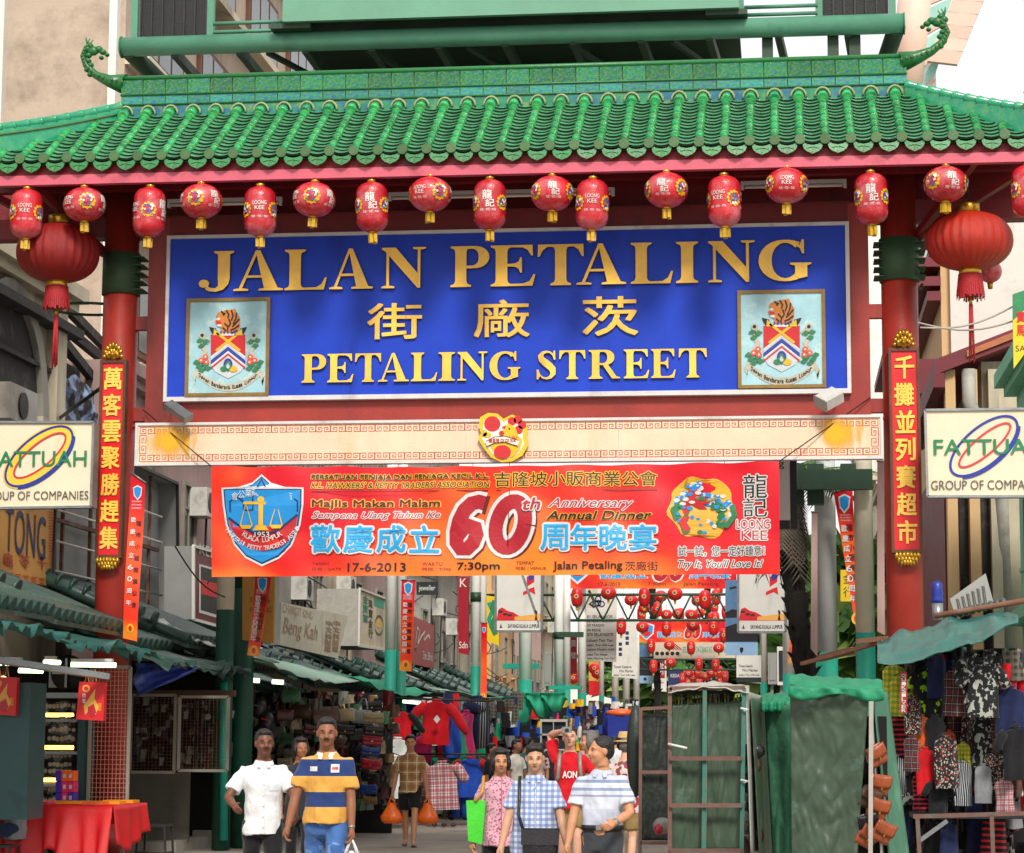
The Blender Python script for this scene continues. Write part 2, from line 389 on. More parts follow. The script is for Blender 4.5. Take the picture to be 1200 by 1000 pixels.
# soffit and rafters
sl_ = (ZT-ZE)/(RY-EY)
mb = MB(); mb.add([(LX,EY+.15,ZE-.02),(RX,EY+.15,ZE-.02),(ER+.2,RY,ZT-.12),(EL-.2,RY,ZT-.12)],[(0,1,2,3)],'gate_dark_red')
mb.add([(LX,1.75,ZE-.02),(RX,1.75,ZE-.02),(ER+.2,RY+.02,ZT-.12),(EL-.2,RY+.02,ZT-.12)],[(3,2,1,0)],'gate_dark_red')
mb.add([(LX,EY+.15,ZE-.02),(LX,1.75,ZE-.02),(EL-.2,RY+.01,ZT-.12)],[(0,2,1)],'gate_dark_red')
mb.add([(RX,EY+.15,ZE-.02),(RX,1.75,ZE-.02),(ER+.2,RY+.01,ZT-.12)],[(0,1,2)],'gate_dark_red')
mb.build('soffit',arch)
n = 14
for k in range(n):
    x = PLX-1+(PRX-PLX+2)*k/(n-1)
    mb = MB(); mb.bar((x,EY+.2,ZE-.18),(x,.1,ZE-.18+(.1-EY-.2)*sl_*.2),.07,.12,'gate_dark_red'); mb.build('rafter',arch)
for s,x in ((-1,PLX),(1,PRX)):
    for q in (1.7,.9):
        mb = MB(); mb.bar((x+s*.2,.1,ZE-.95),(x+s*q,EY+.35,ZE-.22),.09,.09,'gate_dark_red'); mb.build('brace',arch)
# ---- tiles
capx = [2,24,49,74,101,127,155,183,212,241,269,298,327,358,385,413,442,471,500,529,559,588,617,647,676,705,734,764,793,823,853,883,913,944,975,1004,1034,1064,1092,1120,1149,1177,1203]
X0r, X1r = at(24,183,EY).x, at(1177,148,EY).x
nr = len(capx)-2; sp = (X1r-X0r)/(nr-1)
ribs = [X0r+sp*(i-1) for i in range(nr+2)]
slen = math.hypot(RY-EY, ZT-ZE); ang = math.atan2(ZT-ZE, RY-EY)
SEG = 7; sg = slen/SEG
seg = MB(); nn = 9
pts = []
for (yy,rr) in ((-.008,.059),(.016,.060),(.02,.057),(sg,.054)):
    pts += [(rr*math.cos(math.pi*j/(nn-1)), yy, rr*math.sin(math.pi*j/(nn-1))) for j in range(nn)]
seg.add(pts,[(i*nn+j+1,i*nn+j,(i+1)*nn+j,(i+1)*nn+j+1) for i in range(1,3) for j in range(nn-1)],'glaze_green',True)
seg.add(pts[:2*nn],[(j+1,j,nn+j,nn+j+1) for j in range(nn-1)],'glaze_collar',True)
seg.add(pts[:nn],[tuple(range(nn))],'glaze_green')
seg_me = seg.mesh('cover_tile')
cap = MB(); ax_ = Matrix.Rotation(R(90),3,'X')
cap.lathe([(.0,.03),(.066,.03),(.067,-.0),(.058,-.006),(.05,.004),(.03,.004),(.026,-.004),(.0,-.004)][::-1],(0,0,0),'glaze_end',18,smooth=False,axis=ax_)
cap_me = cap.mesh('end_tile')
dr = MB(); wd = sp*.40
dpts = [(-wd,0,.035),(-wd*.99,0,-.015),(-wd*.86,0,-.06),(-wd*.58,0,-.094),(-wd*.22,0,-.112),(0,0,-.125),(wd*.22,0,-.112),(wd*.58,0,-.094),(wd*.86,0,-.06),(wd*.99,0,-.015),(wd,0,.035),(wd*.5,0,.0),(0,0,-.012),(-wd*.5,0,.0)]
dr.prism(dpts,(0,.018,0),'glaze_drip'); dr.bar((0,-.006,-.02),(0,-.006,-.1),.008,.012,'glaze_drip')
for s_ in (-1,1): dr.bar((0,-.006,-.03),(s_*wd*.6,-.006,-.05),.01,.012,'glaze_drip')
dr_me = dr.mesh('drip_tile')
def frac(x):
    a = (x-LX)/(EL-LX); b = (RX-x)/(RX-ER); return max(0,min(1,a,b))
dirv = Vector((0,math.cos(ang),math.sin(ang)))
for i,x in enumerate(ribs):
    fr_ = frac(x); base = Vector((x,EY,ZE))
    k = 0
    while k*sg < fr_*slen-.05 and k < SEG:
        o = inst(seg_me,'cover_tile',arch,base+dirv*(k*sg+.02)+Vector((random.uniform(-.003,.003),0,random.uniform(-.003,.003))),(ang,0,random.uniform(-.015,.015)))
        k += 1
    if fr_>.02: inst(cap_me,'end_tile',arch,base+Vector((0,-.005,.01)),(random.uniform(-.05,.05),0,0))
for i in range(len(ribs)-1):
    if frac(ribs[i]+sp/2)>.02: inst(dr_me,'drip_tile',arch,(ribs[i]+sp/2,EY-.01,ZE-.055),(R(-8)+random.uniform(-.05,.05),0,random.uniform(-.03,.03)))
# pan tiles, far too small to pick apart singly
pan = MB(); NR = 14; rl = slen/NR
for i in range(len(ribs)-1):
    xm = ribs[i]+sp/2; fr_ = frac(xm); w2 = sp/2-.03
    for k in range(NR):
        if (k+.5)/NR > fr_: break
        c0 = Vector((xm,EY,ZE-.045))+dirv*(k*rl); j = random.uniform(-.004,.004); vs = []
        for (t,h) in ((0,.03),(0,.002),(rl*1.15,.0)):
            for q in range(7):
                u = -1+q/3; vs.append(c0+dirv*t+Vector((u*w2,0,0))+Vector((0,-math.sin(ang),math.cos(ang)))*(h+j+.035*u*u-.0))
        # upper lip then surface
        pan.add([vs[q] for q in range(7)]+[vs[14+q]+Vector((0,0,.004)) for q in range(7)],[(q,q+1,8+q,7+q) for q in range(6)],'glaze_pan',True)
        pan.add([vs[q] for q in range(7)]+[vs[7+q] for q in range(7)],[(7+q,8+q,q+1,q) for q in range(6)],'lip_gap_shade')
pan.add([(LX,EY+.02,ZE-.075),(RX,EY+.02,ZE-.075),(ER,RY,ZT-.075),(EL,RY,ZT-.075)],[(0,1,2,3)],'glaze_pan')
stuff(pan.build('pan_tiles',arch))
# back slope
bk = MB(); bk.add([(RX,1.75,ZE),(LX,1.75,ZE),(EL,RY,ZT),(ER,RY,ZT)],[(0,1,2,3)],'glaze_pan')
bk.add([(LX,1.75,ZE),(LX,EY+.05,ZE),(EL,RY,ZT)],[(0,1,2)],'glaze_pan'); bk.add([(RX,EY+.05,ZE),(RX,1.75,ZE),(ER,RY,ZT)],[(0,1,2)],'glaze_pan'); bk.build('rear_slope',arch)
# ---- ridge
z0 = at(600,112,RY).z; z1 = at(600,100,RY).z; z2 = at(600,81.5,RY).z
mb = MB(); mb.box((EL,RY+.012,ZT-.05),(ER,RY+.2,z2),'mortar'); mb.build('ridge_core',arch)
a_ = MB(); a_.box((-.5,-.03,0),(.5,.0,1),'ridge_glaze'); low_me = a_.mesh('ridge_tile')
a_ = MB(); a_.box((-.5,-.03,0),(.5,.0,1),'ridge_glaze_top'); top_me = a_.mesh('ridge_tile')
nt_ = nr-1; x = ribs[1]
full = [r for r in ribs if EL-.2 <= r <= ER+.1]
nT = round((ER-EL)/sp); tw = (ER-EL)/nT
for i in range(nT):
    xc = EL+tw*(i+.5)
    inst(low_me,'ridge_tile',arch,(xc,RY,z0+.012),None,(tw-.012,1,z1-z0-.02))
    inst(top_me,'ridge_tile',arch,(xc,RY-.006,z1+.012),None,(tw-.012,1,z2-z1-.02))
for z in (z0,z1):
    mb = MB(); mb.tube([(EL,RY-.04,z),(ER,RY-.04,z)],.014,'dragon_green',8); mb.build('ridge_moulding',arch)
mb = MB(); mb.tube([(EL-.05,RY-.02,z2+.02),(ER+.05,RY-.02,z2+.02)],.035,'dragon_green',10); mb.build('ridge_moulding',arch)
# scalloped mortar above each rib
mb = MB()
for r in ribs:
    if EL-.05 <= r <= ER+.05:
        mb.tube([(r+.10*math.cos(a),RY-.05,ZT-.03+.12*math.sin(a)) for a in [math.pi*q/8 for q in range(9)]],.016,'mortar',6)
        mb.tube([(r,RY-.2,ZT-.09),(r,RY-.03,ZT+.01)],.07,'glaze_green',10)
mb.build('mortar_bedding',arch)
mb = MB(); mb.box((EL,RY-.03,ZT-.1),(ER,RY+.02,z0),'ridge_glaze'); mb.build('ridge_foot',arch)
# hips with roll tiles
def hip(x0,xc,s):
    A = Vector((x0,RY-.02,ZT+.1)); B = Vector((xc,EY-.05,at(-32 if s<0 else 1222,155 if s<0 else 131,EY).z)); n = 11
    pt = lambda t: A.lerp(B,t)+Vector((0,0,-.03*math.sin(math.pi*min(t,1))+(max(0,t-.85)**2)*1.5))
    core = MB()
    P = [pt(i/n) for i in range(n+1)]; nrm = (B-A).cross(Vector((0,0,1))).normalized()*.05
    for i in range(n):
        a,b = P[i],P[i+1]; lo = Vector((0,0,-.34))
        core.add([a-nrm+lo,b-nrm+lo,b-nrm,a-nrm,a+nrm+lo,b+nrm+lo,b+nrm,a+nrm],[(0,1,2,3),(7,6,5,4),(3,2,6,7)],'hip_glaze')
    core.tube([p-nrm*1.2+Vector((0,0,-.1)) for p in P],.014,'glaze_end',6); core.build('hip_wall',arch)
    for i in range(n):
        t = MB(); t.tube([P[i].lerp(P[i+1],.02),P[i].lerp(P[i+1],.12),P[i].lerp(P[i+1],.14),P[i].lerp(P[i+1],1.0)],[.068,.068,.062,.056],'hip_glaze',12); t.build('hip_tile',arch)
    # flower-like tail at the corner
    e = MB(); C_ = pt(1.0)
    for q,(dx,dz,r) in enumerate(((0,.05,.07),(-.12*s,.1,.05),(-.2*s,.2,.045),(-.1*s,.24,.05),(.05*s,.16,.06),(.12*s,.26,.05),(.18*s,.36,.04))):
        e.ball(C_+Vector((dx*.9,0,dz)),r,.04,r*.9,'dragon_green',8,6)
    e.tube([C_+Vector((s*.0,0,0)),C_+Vector((s*.2,-.05,.12)),C_+Vector((s*.3,-.08,.3)),C_+Vector((s*.22,-.08,.42))],[.07,.06,.04,.02],'dragon_green',8); e.build('corner_finial',arch)
hip(EL,LX,-1); hip(ER,RX,1)
# upswept dragon finials at the ridge ends
def finial(pix, head, s):
    P = [at(px,py,RY+.05) for px,py,_ in pix]; r = [w/2/91 for _,_,w in pix]
    mb = MB(); mb.tube(P,r,'dragon_green',10)
    for i in range(len(P)-1):
        for q in range(3):
            p = P[i].lerp(P[i+1],q/3); mb.ball(p+Vector((0,-r[i]*.9,0)),.02,.02,.025,'glaze_end',6,4)
    hp = at(*head,RY+.05)
    for dx,dz,a in ((0,0,.085),(-s*.08,.02,.06),(-s*.14,-.02,.05),(-s*.2,-.06,.035),(s*.04,.07,.05),(s*.08,.03,.06),(s*.06,-.06,.05),(-s*.12,-.1,.035),(s*.06,-.14,.045),(s*.03,-.2,.05),(s*.07,-.26,.05),(s*.03,-.33,.045)):
        mb.ball(hp+Vector((dx,0,dz)),a,.05,a*.8,'dragon_green',8,6)
    for q in range(3): mb.tube([hp+Vector((s*.03*q,0,.03)),hp+Vector((s*.03*q+s*.04,0,.1+.03*q)),hp+Vector((s*.05*q,0,.16+.02*q))],[.02,.014,.004],'dragon_green',6)
    mb.build('dragon_finial',arch)
finial([(146,99,26),(128,95,16),(112,88,10),(101,77,8),(97,66,7),(101,56,7),(108,52,6)],(109,60),-1)
finial([(1056,73,26),(1074,68,17),(1092,60,11),(1105,49,9),(1110,38,8),(1106,28,7),(1100,23,6)],(1099,26),1)

# ------------------------------------------------------------------ serif capitals
def stem(a,b,s=.1):
    return ('p',[(a-s,0),(b+s,0),(b+s,.04),(b+.02,.08),(b,.15),(b,.85),(b+.02,.92),(b+s,.96),(b+s,1),(a-s,1),(a-s,.96),(a-.02,.92),(a,.85),(a,.15),(a-.02,.08),(a-s,.04)])
def arc(cx,cy,rx,ry,a0,a1,wf,n=18):
    return ('r',[(cx+rx*math.cos(R(a0+(a1-a0)*i/n)),cy+ry*math.sin(R(a0+(a1-a0)*i/n)),wf(R(a0+(a1-a0)*i/n))) for i in range(n+1)])
tk = lambda a: .06+.17*abs(math.cos(a))**1.5
SER = {
'I':(.46,[stem(.11,.35)]),
'L':(.90,[stem(.11,.35),('p',[(.34,0),(.84,0),(.90,.30),(.86,.30),(.79,.14),(.68,.06),(.34,.05)])]),
'E':(.92,[stem(.11,.35),('p',[(.34,0),(.86,0),(.92,.28),(.88,.28),(.80,.12),(.68,.06),(.34,.05)]),('p',[(.34,1),(.86,1),(.87,.74),(.83,.74),(.76,.88),(.66,.94),(.34,.95)]),('p',[(.34,.54),(.34,.48),(.50,.47),(.58,.42),(.61,.32),(.645,.32),(.645,.70),(.61,.70),(.58,.60),(.50,.55)])]),
'T':(.96,[stem(.36,.60,.1),('p',[(0,1),(.96,1),(.97,.70),(.93,.70),(.86,.86),(.76,.94),(.2,.94),(.10,.86),(.03,.70),(-.01,.70)])]),
'P':(.84,[stem(.11,.35),('r',[(.34,.965,.07),(.48,.965,.07)]),('r',[(.34,.485,.07),(.48,.485,.07)]),arc(.47,.725,.255,.24,-90,90,tk)]),
'R':(1.02,[stem(.11,.35),('r',[(.34,.965,.07),(.48,.965,.07)]),('r',[(.34,.505,.07),(.5,.505,.07)]),arc(.47,.735,.25,.23,-90,90,tk),('p',[(.42,.53),(.62,.50),(.90,.07),(1.02,.04),(1.02,0),(.76,0)])]),
'A':(1.06,[('p',[(.10,.03),(.17,.03),(.50,.93),(.46,.99)]),('p',[(.46,1.0),(.56,1.0),(.96,.03),(.66,.03)]),('p',[(.22,.32),(.72,.32),(.70,.38),(.24,.38)]),('p',[(0,0),(.32,0),(.32,.04),(.22,.06),(.08,.06),(0,.04)]),('p',[(.54,0),(1.06,0),(1.06,.04),(.98,.06),(.64,.06),(.54,.04)])]),
'N':(1.02,[('p',[(.02,1),(.32,1),(.86,.28),(.86,0),(.80,0),(.10,.90),(.02,.96)]),('p',[(.12,.06),(.12,.90),(.18,.84),(.18,.06)]),('p',[(.02,0),(.30,0),(.30,.04),(.22,.06),(.08,.06),(.02,.04)]),('p',[(.80,.94),(.80,.1),(.86,.02),(.86,.94)]),('p',[(.70,1),(.98,1),(.98,.96),(.90,.94),(.76,.94),(.70,.96)])]),
'J':(.72,[('p',[(.32,1),(.72,1),(.72,.96),(.64,.92),(.64,.30),(.40,.30),(.40,.92),(.32,.96)]),('r',[(.52,.32,.24),(.51,.20,.21),(.46,.09,.14),(.36,.035,.09),(.24,.05,.09),(.17,.10,.09)]),('p',[(.02,.20),(.05,.27),(.12,.30),(.20,.27),(.235,.20),(.21,.12),(.12,.09),(.05,.12)])]),
'G':(1.06,[arc(.53,.5,.40,.465,52,312,lambda a:.07+.19*abs(math.cos(a))**1.6),('r',[(.77,.87,.07),(.84,.80,.045),(.88,.68,.03)]),('p',[(.86,1),(.90,1),(.90,.66),(.86,.66),(.80,.84)]),('p',[(.62,.44),(1.04,.44),(1.04,.40),(.96,.37),(.96,.10),(.80,.06),(.72,.12),(.72,.37),(.62,.40)])]),
'S':(.74,[('r',[(.62,.74,.03),(.57,.86,.05),(.48,.945,.06),(.37,.965,.07),(.24,.93,.11),(.17,.82,.18),(.20,.70,.21),(.33,.58,.24),(.46,.47,.24),(.57,.35,.22),(.58,.20,.18),(.50,.08,.11),(.37,.035,.07),(.24,.06,.06),(.14,.16,.05),(.09,.30,.03)]),('p',[(.60,1.0),(.65,1.0),(.66,.68),(.61,.68),(.56,.84)]),('p',[(.04,0),(.09,0),(.16,.14),(.10,.34),(.04,.34)])]),
}
def serif(ch, U0,V0,U1,V1, pl, parent, mat='gold_letter', th=.045):
    W,comp = SER[ch]; mb = MB()
    for k,(t,pts) in enumerate(comp):
        off = .004+th+k*.0025
        if t=='p': polys = [pts]
        else:
            polys = []; n = len(pts); L_=[];R_=[]
            for i in range(n):
                a = Vector(pts[max(i-1,0)][:2]); b = Vector(pts[min(i+1,n-1)][:2]); d = (b-a).normalized(); m = Vector((-d.y,d.x))*pts[i][2]/2; c = Vector(pts[i][:2]); L_.append(c+m); R_.append(c-m)
            polys = [[tuple(p) for p in L_]+[tuple(p) for p in reversed(R_)]]
        for P in polys:
            uv = [(U0+p[0]/W*(U1-U0), V0+p[1]*(V1-V0)) for p in P]
            t3 = tessellate_polygon([[Vector((a,b,0)) for a,b in uv]]); k2 = len(uv)
            fr3 = [pl.p(a,b,off) for a,b in uv]; bk3 = [pl.p(a,b,0.002) for a,b in uv]
            mb.add(fr3,[tuple(f) for f in t3],mat); mb.add(fr3+bk3,[(i,(i+1)%k2,k2+(i+1)%k2,k2+i) for i in range(k2)],'letter_side_shade')
    return mb.build('letter',parent)
# ------------------------------------------------------------------ blue sign board
BP = PY(-.09)
sg_t = thing('street_sign','large blue street name board with raised gold letters and two crests','sign board',(0,-.09,fb))
U0,V0 = Xg(194,380,-.09), (at(600,466,-.09).z); U1,V1 = Xg(996.5,380,-.09),(at(600,268.5,-.09).z)
mb = MB(); mb.box((U0+.04,-.09,V0+.04),(U1-.04,-.02,V1-.04),'sign_blue'); mb.build('panel',sg_t)
mb = MB(); 
for b in (((U0,V0),(U1,V0+.06)),((U0,V1-.045),(U1,V1)),((U0,V0+.06),(U0+.045,V1-.045)),((U1-.05,V0+.06),(U1,V1-.045))):
    mb.box((b[0][0],-.125,b[0][1]),(b[1][0],-.015,b[1][1]),'frame_white')
mb.build('frame',sg_t)
L1 = [('J',233,275),('A',275,333),('L',334,384),('A',387,438),('N',447,502),('P',528,574),('E',575,628),('T',631,684),('A',676,734),('L',739,789),('I',792,819),('N',829,887),('G',889,952)]
# letter height falls on one world line
zA = (at(254,343.5,-.09).z+at(920,329.5,-.09).z)/2; zB = (at(254,295.5,-.09).z+at(920,282,-.09).z)/2
for ch,a,b in L1: serif(ch, at(a,320,-.09).x, zA, at(b,320,-.09).x, zB, BP, sg_t)
L2 = [('P',354,383),('E',384,415),('T',417,447),('A',444,480),('L',482,513),('I',514,534),('N',536,573),('G',574,611),('S',628,654),('T',656,686),('R',690,727),('E',731,761),('E',763,792),('T',796,828)]
zA = (at(368,449,-.09).z+at(812,443,-.09).z)/2; zB = (at(368,416,-.09).z+at(812,409,-.09).z)/2
for ch,a,b in L2: serif(ch, at(a,430,-.09).x, zA, at(b,430,-.09).x, zB, BP, sg_t, th=.035)
for ch,x0,y0,x1,y1 in (('街',431,356,495,398),('廠',556,352,621,396),('茨',683,348,748,394)):
    a = Art(BP); a.text(ch,x0,y0,x1,y1,'gold_letter',9,bold=.016,thick=.034); a.build('letter',sg_t)
# crests
M('tiger','c8782a',.5,.2,12); M('crest_grey','b9b6a4',.5,.15,10); M('leaf_green','1f7a4a',.5,.2,12); M('hibiscus','d9553a',.5,.2,12); M('yellow','e0b020',.45,.12); M('pale_grey','c3cbd0',.5,.1)
def crest(cx,cy,sx,sy):
    w_,h_ = sx/2,sy/2
    t = MB(); x0,y0,x1,y1 = cx-w_,cy-h_,cx+w_,cy+h_; a,b,c,d = Art(BP).rect_uv(x0,y0,x1,y1)
    t.box((a+.04,-.12,b+.04),(c-.04,-.095,d-.04),'crest_blue')
    for q in (((a,b),(c,b+.045)),((a,d-.045),(c,d)),((a,b+.045),(a+.045,d-.045)),((c-.045,b+.045),(c,d-.045))): t.box((q[0][0],-.14,q[0][1]),(q[1][0],-.095,q[1][1]),'gold_frame')
    fr0 = t.build('crest_panel',sg_t)
    A = Art(Plane((0,-.122,0),(1,0,0),.004)); k = sx/97.
    P = lambda pts: [(cx+x*k,cy+y*k) for x,y in pts]
    # scroll
    n=12; up=[];lo=[]
    for i in range(n+1):
        u=-1+2*i/n; up.append((u*37,24+18*(1-u*u))); lo.append((u*37,33+18*(1-u*u)))
    A.poly(P([(-37,24),(-42,33),(-38,40),(-40,44)]+lo+[(40,44),(38,40),(42,33),(37,24)]+up[::-1]),'crest_grey',1)
    tx = 'Dewan Bandaraya Kuala Lumpur'; m = len(tx)
    for i,ch in enumerate(tx):
        if ch==' ': continue
        u=-.88+1.76*i/(m-1); x=cx+u*37*k; y=cy+(28.5+18*(1-u*u))*k
        A.text(ch,x-1.3*k,y-(2.8 if ch in 'DBKLdkb' else 1.6)*k,x+1.1*k,y+1.8*k,'black',2,bold=.02)
    # shield
    A.poly(P([(-20,-15),(20,-15),(20,20),(15,28),(0,36),(-15,28),(-20,20)]),'pale_grey',2)
    A.poly(P([(-20,-15),(20,-15),(20,10),(0,-6),(-20,10)]),'red',3)
    for dy,col in ((0,'white'),(4,'blue'),(9,'white'),(12,'red')):
        hh = 5 if col=='blue' else 2.2
        A.poly(P([(-20,11+dy),(0,-5+dy),(20,11+dy),(20,11+dy+hh),(0,-5+dy+hh),(-20,11+dy+hh)]),col,3)
    A.line(P([(-14,-14+18),(13,-17)]),.035,'yellow',4); A.line(P([(14,-14+18),(-13,-17)]),.035,'yellow',5)
    A.poly(P([(9,-14),(16,-22),(17,-14)]),'yellow',5); A.poly(P([(-9,-14),(-16,-22),(-17,-14)]),'yellow',5)
    A.ell(cx,cy+20*k,4*k,6*k,'blue',4,ring=.03); A.ell(cx-5*k,cy+25*k,4*k,3*k,'leaf_green',5); A.ell(cx+6*k,cy+25*k,5*k,3.5*k,'yellow',5); A.line(P([(-4,22),(0,16),(4,22),(0,27)]),.02,'leaf_green',6,closed=True)
    # mantling, flowers, leaves
    for s in (-1,1):
        A.line(P([(s*22,-6),(s*30,-12),(s*32,-4),(s*26,4),(s*30,12),(s*24,16)]),.065,'crest_grey',2)
        A.ell(cx+s*30*k,cy-14*k,4*k,4*k,'crest_grey',3); A.ell(cx+s*30*k,cy-14*k,2*k,2*k,'black',4)
        for (x,y) in ((26,-7),(31,-2),(33,-8),(27,20),(34,22),(37,17),(24,24),(31,26)): A.poly(P([(s*x-4,y+1),(s*x,y-3),(s*x+5,y-1),(s*x+1,y+3)]),'leaf_green',4)
        for (x,y) in ((26,11),(31,15),(25,17)): A.ell(cx+s*x*k,cy+y*k,3.4*k,3.2*k,'hibiscus',5,10); A.ell(cx+s*x*k,cy+y*k,1.2*k,1.2*k,'white',6,8)
        A.poly(P([(s*12,-15),(s*14,-22),(s*22,-24),(s*20,-19),(s*17,-15)]),'black',3)
    # tiger head, seen from the side
    A.poly(P([(-9,-15),(-8,-22),(-14,-27),(-15,-31),(-11,-33),(-14,-36),(-12,-40),(-4,-43),(3,-44),(8,-45),(10,-41),(14,-34),(14,-26),(11,-18),(10,-15)]),'tiger',3)
    A.poly(P([(-14,-31),(-8,-30),(-8,-27),(-13,-27)]),'red',4); A.ell(cx-11*k,cy-33*k,2*k,1.5*k,'white',4,8); A.ell(cx-10*k,cy-25.5*k,3*k,1.5*k,'white',4,8); A.ell(cx-5*k,cy-38*k,1.2*k,1.2*k,'black',5,8)
    for q in ((( -2,-43),(1,-38),(0,-34)),((4,-43),(6,-37),(4,-31)),((10,-40),(9,-33),(6,-27)),((13,-33),(9,-28),(5,-24)),((13,-26),(8,-22),(3,-20)),((-4,-28),(0,-24),(-1,-19)),((1,-33),(3,-28),(1,-24)),((-6,-23),(-3,-20),(-5,-16)),((11,-20),(7,-18),(4,-16)),((-8,-42),(-6,-40),(-3,-39))): A.line(P(q),.02,'black',5)
    A.line(P([(-9,-15),(9,-15)]),.03,'white',4); 
    for i in range(5): A.line(P([(-8+4*i,-16),(-8+4*i,-19)]),.02,'blue',6)
    A.build('coat_of_arms',fr0)
crest(267.5,407.5,98,115); crest(916,398,103,115)

# ------------------------------------------------------------------ cream fret panel
fp = thing('fascia_panel','long cream panel with red fretwork border and rust stains under the blue board','panel',(0,-.2,Zg(600,543,-.2)))
QY = -.2; za = at(600,542,QY).z; zb2 = at(600,491,QY).z; xa = at(158.5,520,QY).x; xb = at(1035,512,QY).x
mb = MB(); mb.box((xa+.03,QY,za+.03),(xb-.03,QY+.12,zb2-.03),'cream_panel'); mb.build('panel',fp)
mb = MB()
for b in (((xa,za),(xb,za+.035)),((xa,zb2-.035),(xb,zb2)),((xa,za+.035),(xa+.035,zb2-.035)),((xb-.035,za+.035),(xb,zb2-.035))): mb.box((b[0][0],QY-.02,b[0][1]),(b[1][0],QY+.125,b[1][1]),'frame_white')
mb.build('frame',fp)
LP = Loc((0,QY,0),(1,0,0),.003); A = Art(LP)
def fret(A,x0,z0,L_,h,horiz=True,mat='fret_red',flip=1):
    n = max(1,round(L_/(h*2.3))); u = L_/n; t = h*.13
    for i in range(n):
        for s in (0,1):                         # pair of squared spirals
            c = x0+i*u+u*(.25+.5*s)*1.0; hw = u*.235; m = 1 if s==0 else -1
            pts = [(c+m*hw,0),(c-m*hw,0),(c-m*hw,h),(c+m*hw*.7,h),(c+m*hw*.7,h*.36),(c-m*hw*.3,h*.36),(c-m*hw*.3,h*.66),(c+m*hw*.2,h*.66)]
            if horiz: A.line([(x,z0+z*flip) for x,z in pts],t,mat,1)
            else: A.line([(z0+z*flip,x) for x,z in pts],t,mat,1)
fh = .085
fret(A,xa+.06,za+.055,xb-xa-.12,fh); fret(A,xa+.06,zb2-.055,xb-xa-.12,fh,flip=-1)
fret(A,za+.16,xa+.06,zb2-za-.32,fh,False); fret(A,za+.16,xb-.06,zb2-za-.32,fh,False,flip=-1)
A.build('fretwork',fp)
# rust streaks: blotches with a shape of their own
ms = bpy.data.materials.new('rust_blotch'); ms.use_nodes=True; n_=ms.node_tree.nodes; l_=ms.node_tree.links; MATS['rust_blotch']=ms
b_=n_['Principled BSDF']; b_.inputs['Base Color'].default_value=(.85,.42,.01,1); b_.inputs['Roughness'].default_value=.7
tcn=n_.new('ShaderNodeTexCoord'); sub=n_.new('ShaderNodeVectorMath'); sub.operation='SUBTRACT'; sub.inputs[1].default_value=(.5,.5,.62); l_.new(tcn.outputs['Generated'],sub.inputs[0])
mp=n_.new('ShaderNodeMapping'); mp.inputs['Scale'].default_value=(1.5,0,1.1); l_.new(sub.outputs[0],mp.inputs[0]); ln=n_.new('ShaderNodeVectorMath'); ln.operation='LENGTH'; l_.new(mp.outputs[0],ln.inputs[0])
nz=n_.new('ShaderNodeTexNoise'); nz.inputs['Scale'].default_value=4; nz.inputs['Detail'].default_value=8; mp2=n_.new('ShaderNodeMapping'); mp2.inputs['Scale'].default_value=(2.4,1,.5); l_.new(tcn.outputs['Object'],mp2.inputs[0]); l_.new(mp2.outputs[0],nz.inputs['Vector'])
mm=n_.new('ShaderNodeMath'); mm.operation='ADD'; l_.new(ln.outputs['Value'],mm.inputs[0]); l_.new(nz.outputs[0],mm.inputs[1])
mr=n_.new('ShaderNodeMapRange'); mr.inputs[1].default_value=1.02; mr.inputs[2].default_value=.62; mr.inputs[3].default_value=0; mr.inputs[4].default_value=.95; l_.new(mm.outputs[0],mr.inputs[0]); l_.new(mr.outputs[0],b_.inputs['Alpha'])
for k,(x0,x1) in enumerate(((145,226),(960,1026))):
    A = Art(Plane((0,QY,0),(1,0,0),.006)); yy = (499,546) if k==0 else (489,536); A.rect(x0+(8 if k==0 else -22),yy[0],x1+(22 if k==0 else 0),yy[1],'rust_blotch',1); A.build('rust_stain',fp)
mb = MB(); 
for px in (546,725): 
    p = at(px,520,QY-.003); mb.box((p.x-.004,QY-.004,za+.04),(p.x+.004,QY,zb2-.04),'frame_white')
mb.build('joint',fp)

# ------------------------------------------------------------------ hen emblem badge
M('badge_yellow','e8b41c',.35,.1); M('badge_red','c8242a',.35,.1); M('badge_white','e6dfd0',.4,.06)
bd = thing('emblem','round yellow badge with a red and yellow hen over the cream panel','emblem',(0,QY-.1,za))
A = Art(PY(QY-.07)); out=[(561,500),(563,489),(572,484),(583,485),(590,491),(600,486),(611,490),(618,500),(617,512),(619,522),(612,534),(600,541),(588,542),(575,536),(566,524),(560,514),(564,508)]
A.poly(out,'badge_yellow',1,thick=.05); A.build('plate',bd)
A = Art(PY(QY-.07)); cx,cy=590,515
A.poly([(cx+(x-cx)*.84,cy+(y-cy)*.84) for x,y in out],'badge_white',2)
A.ell(577,497,9.5,9,'badge_red',3); A.ell(568,508,3,4,'badge_yellow',4); A.ell(571,510,5,3,'badge_yellow',4)
for x,y in ((600,494),(607,492),(612,498),(608,504)): A.ell(x,y,5,5,'badge_red',3,12)
A.poly([(590,500),(597,497),(604,501),(607,510),(612,516),(609,528),(600,536),(585,535),(577,528),(573,518),(582,518),(590,512)],'badge_yellow',4)
A.poly([(588,501),(593,499),(592,503)],'red',5); A.ell(597,503,1.1,1.1,'black',5,8); A.ell(588,508,3,3,'badge_red',5,10); A.ell(589,530,10,8,'badge_red',6)
for x in (594,599,604): A.line([(x-2,512),(x,515),(x+2,512)],.012,'badge_red',6)
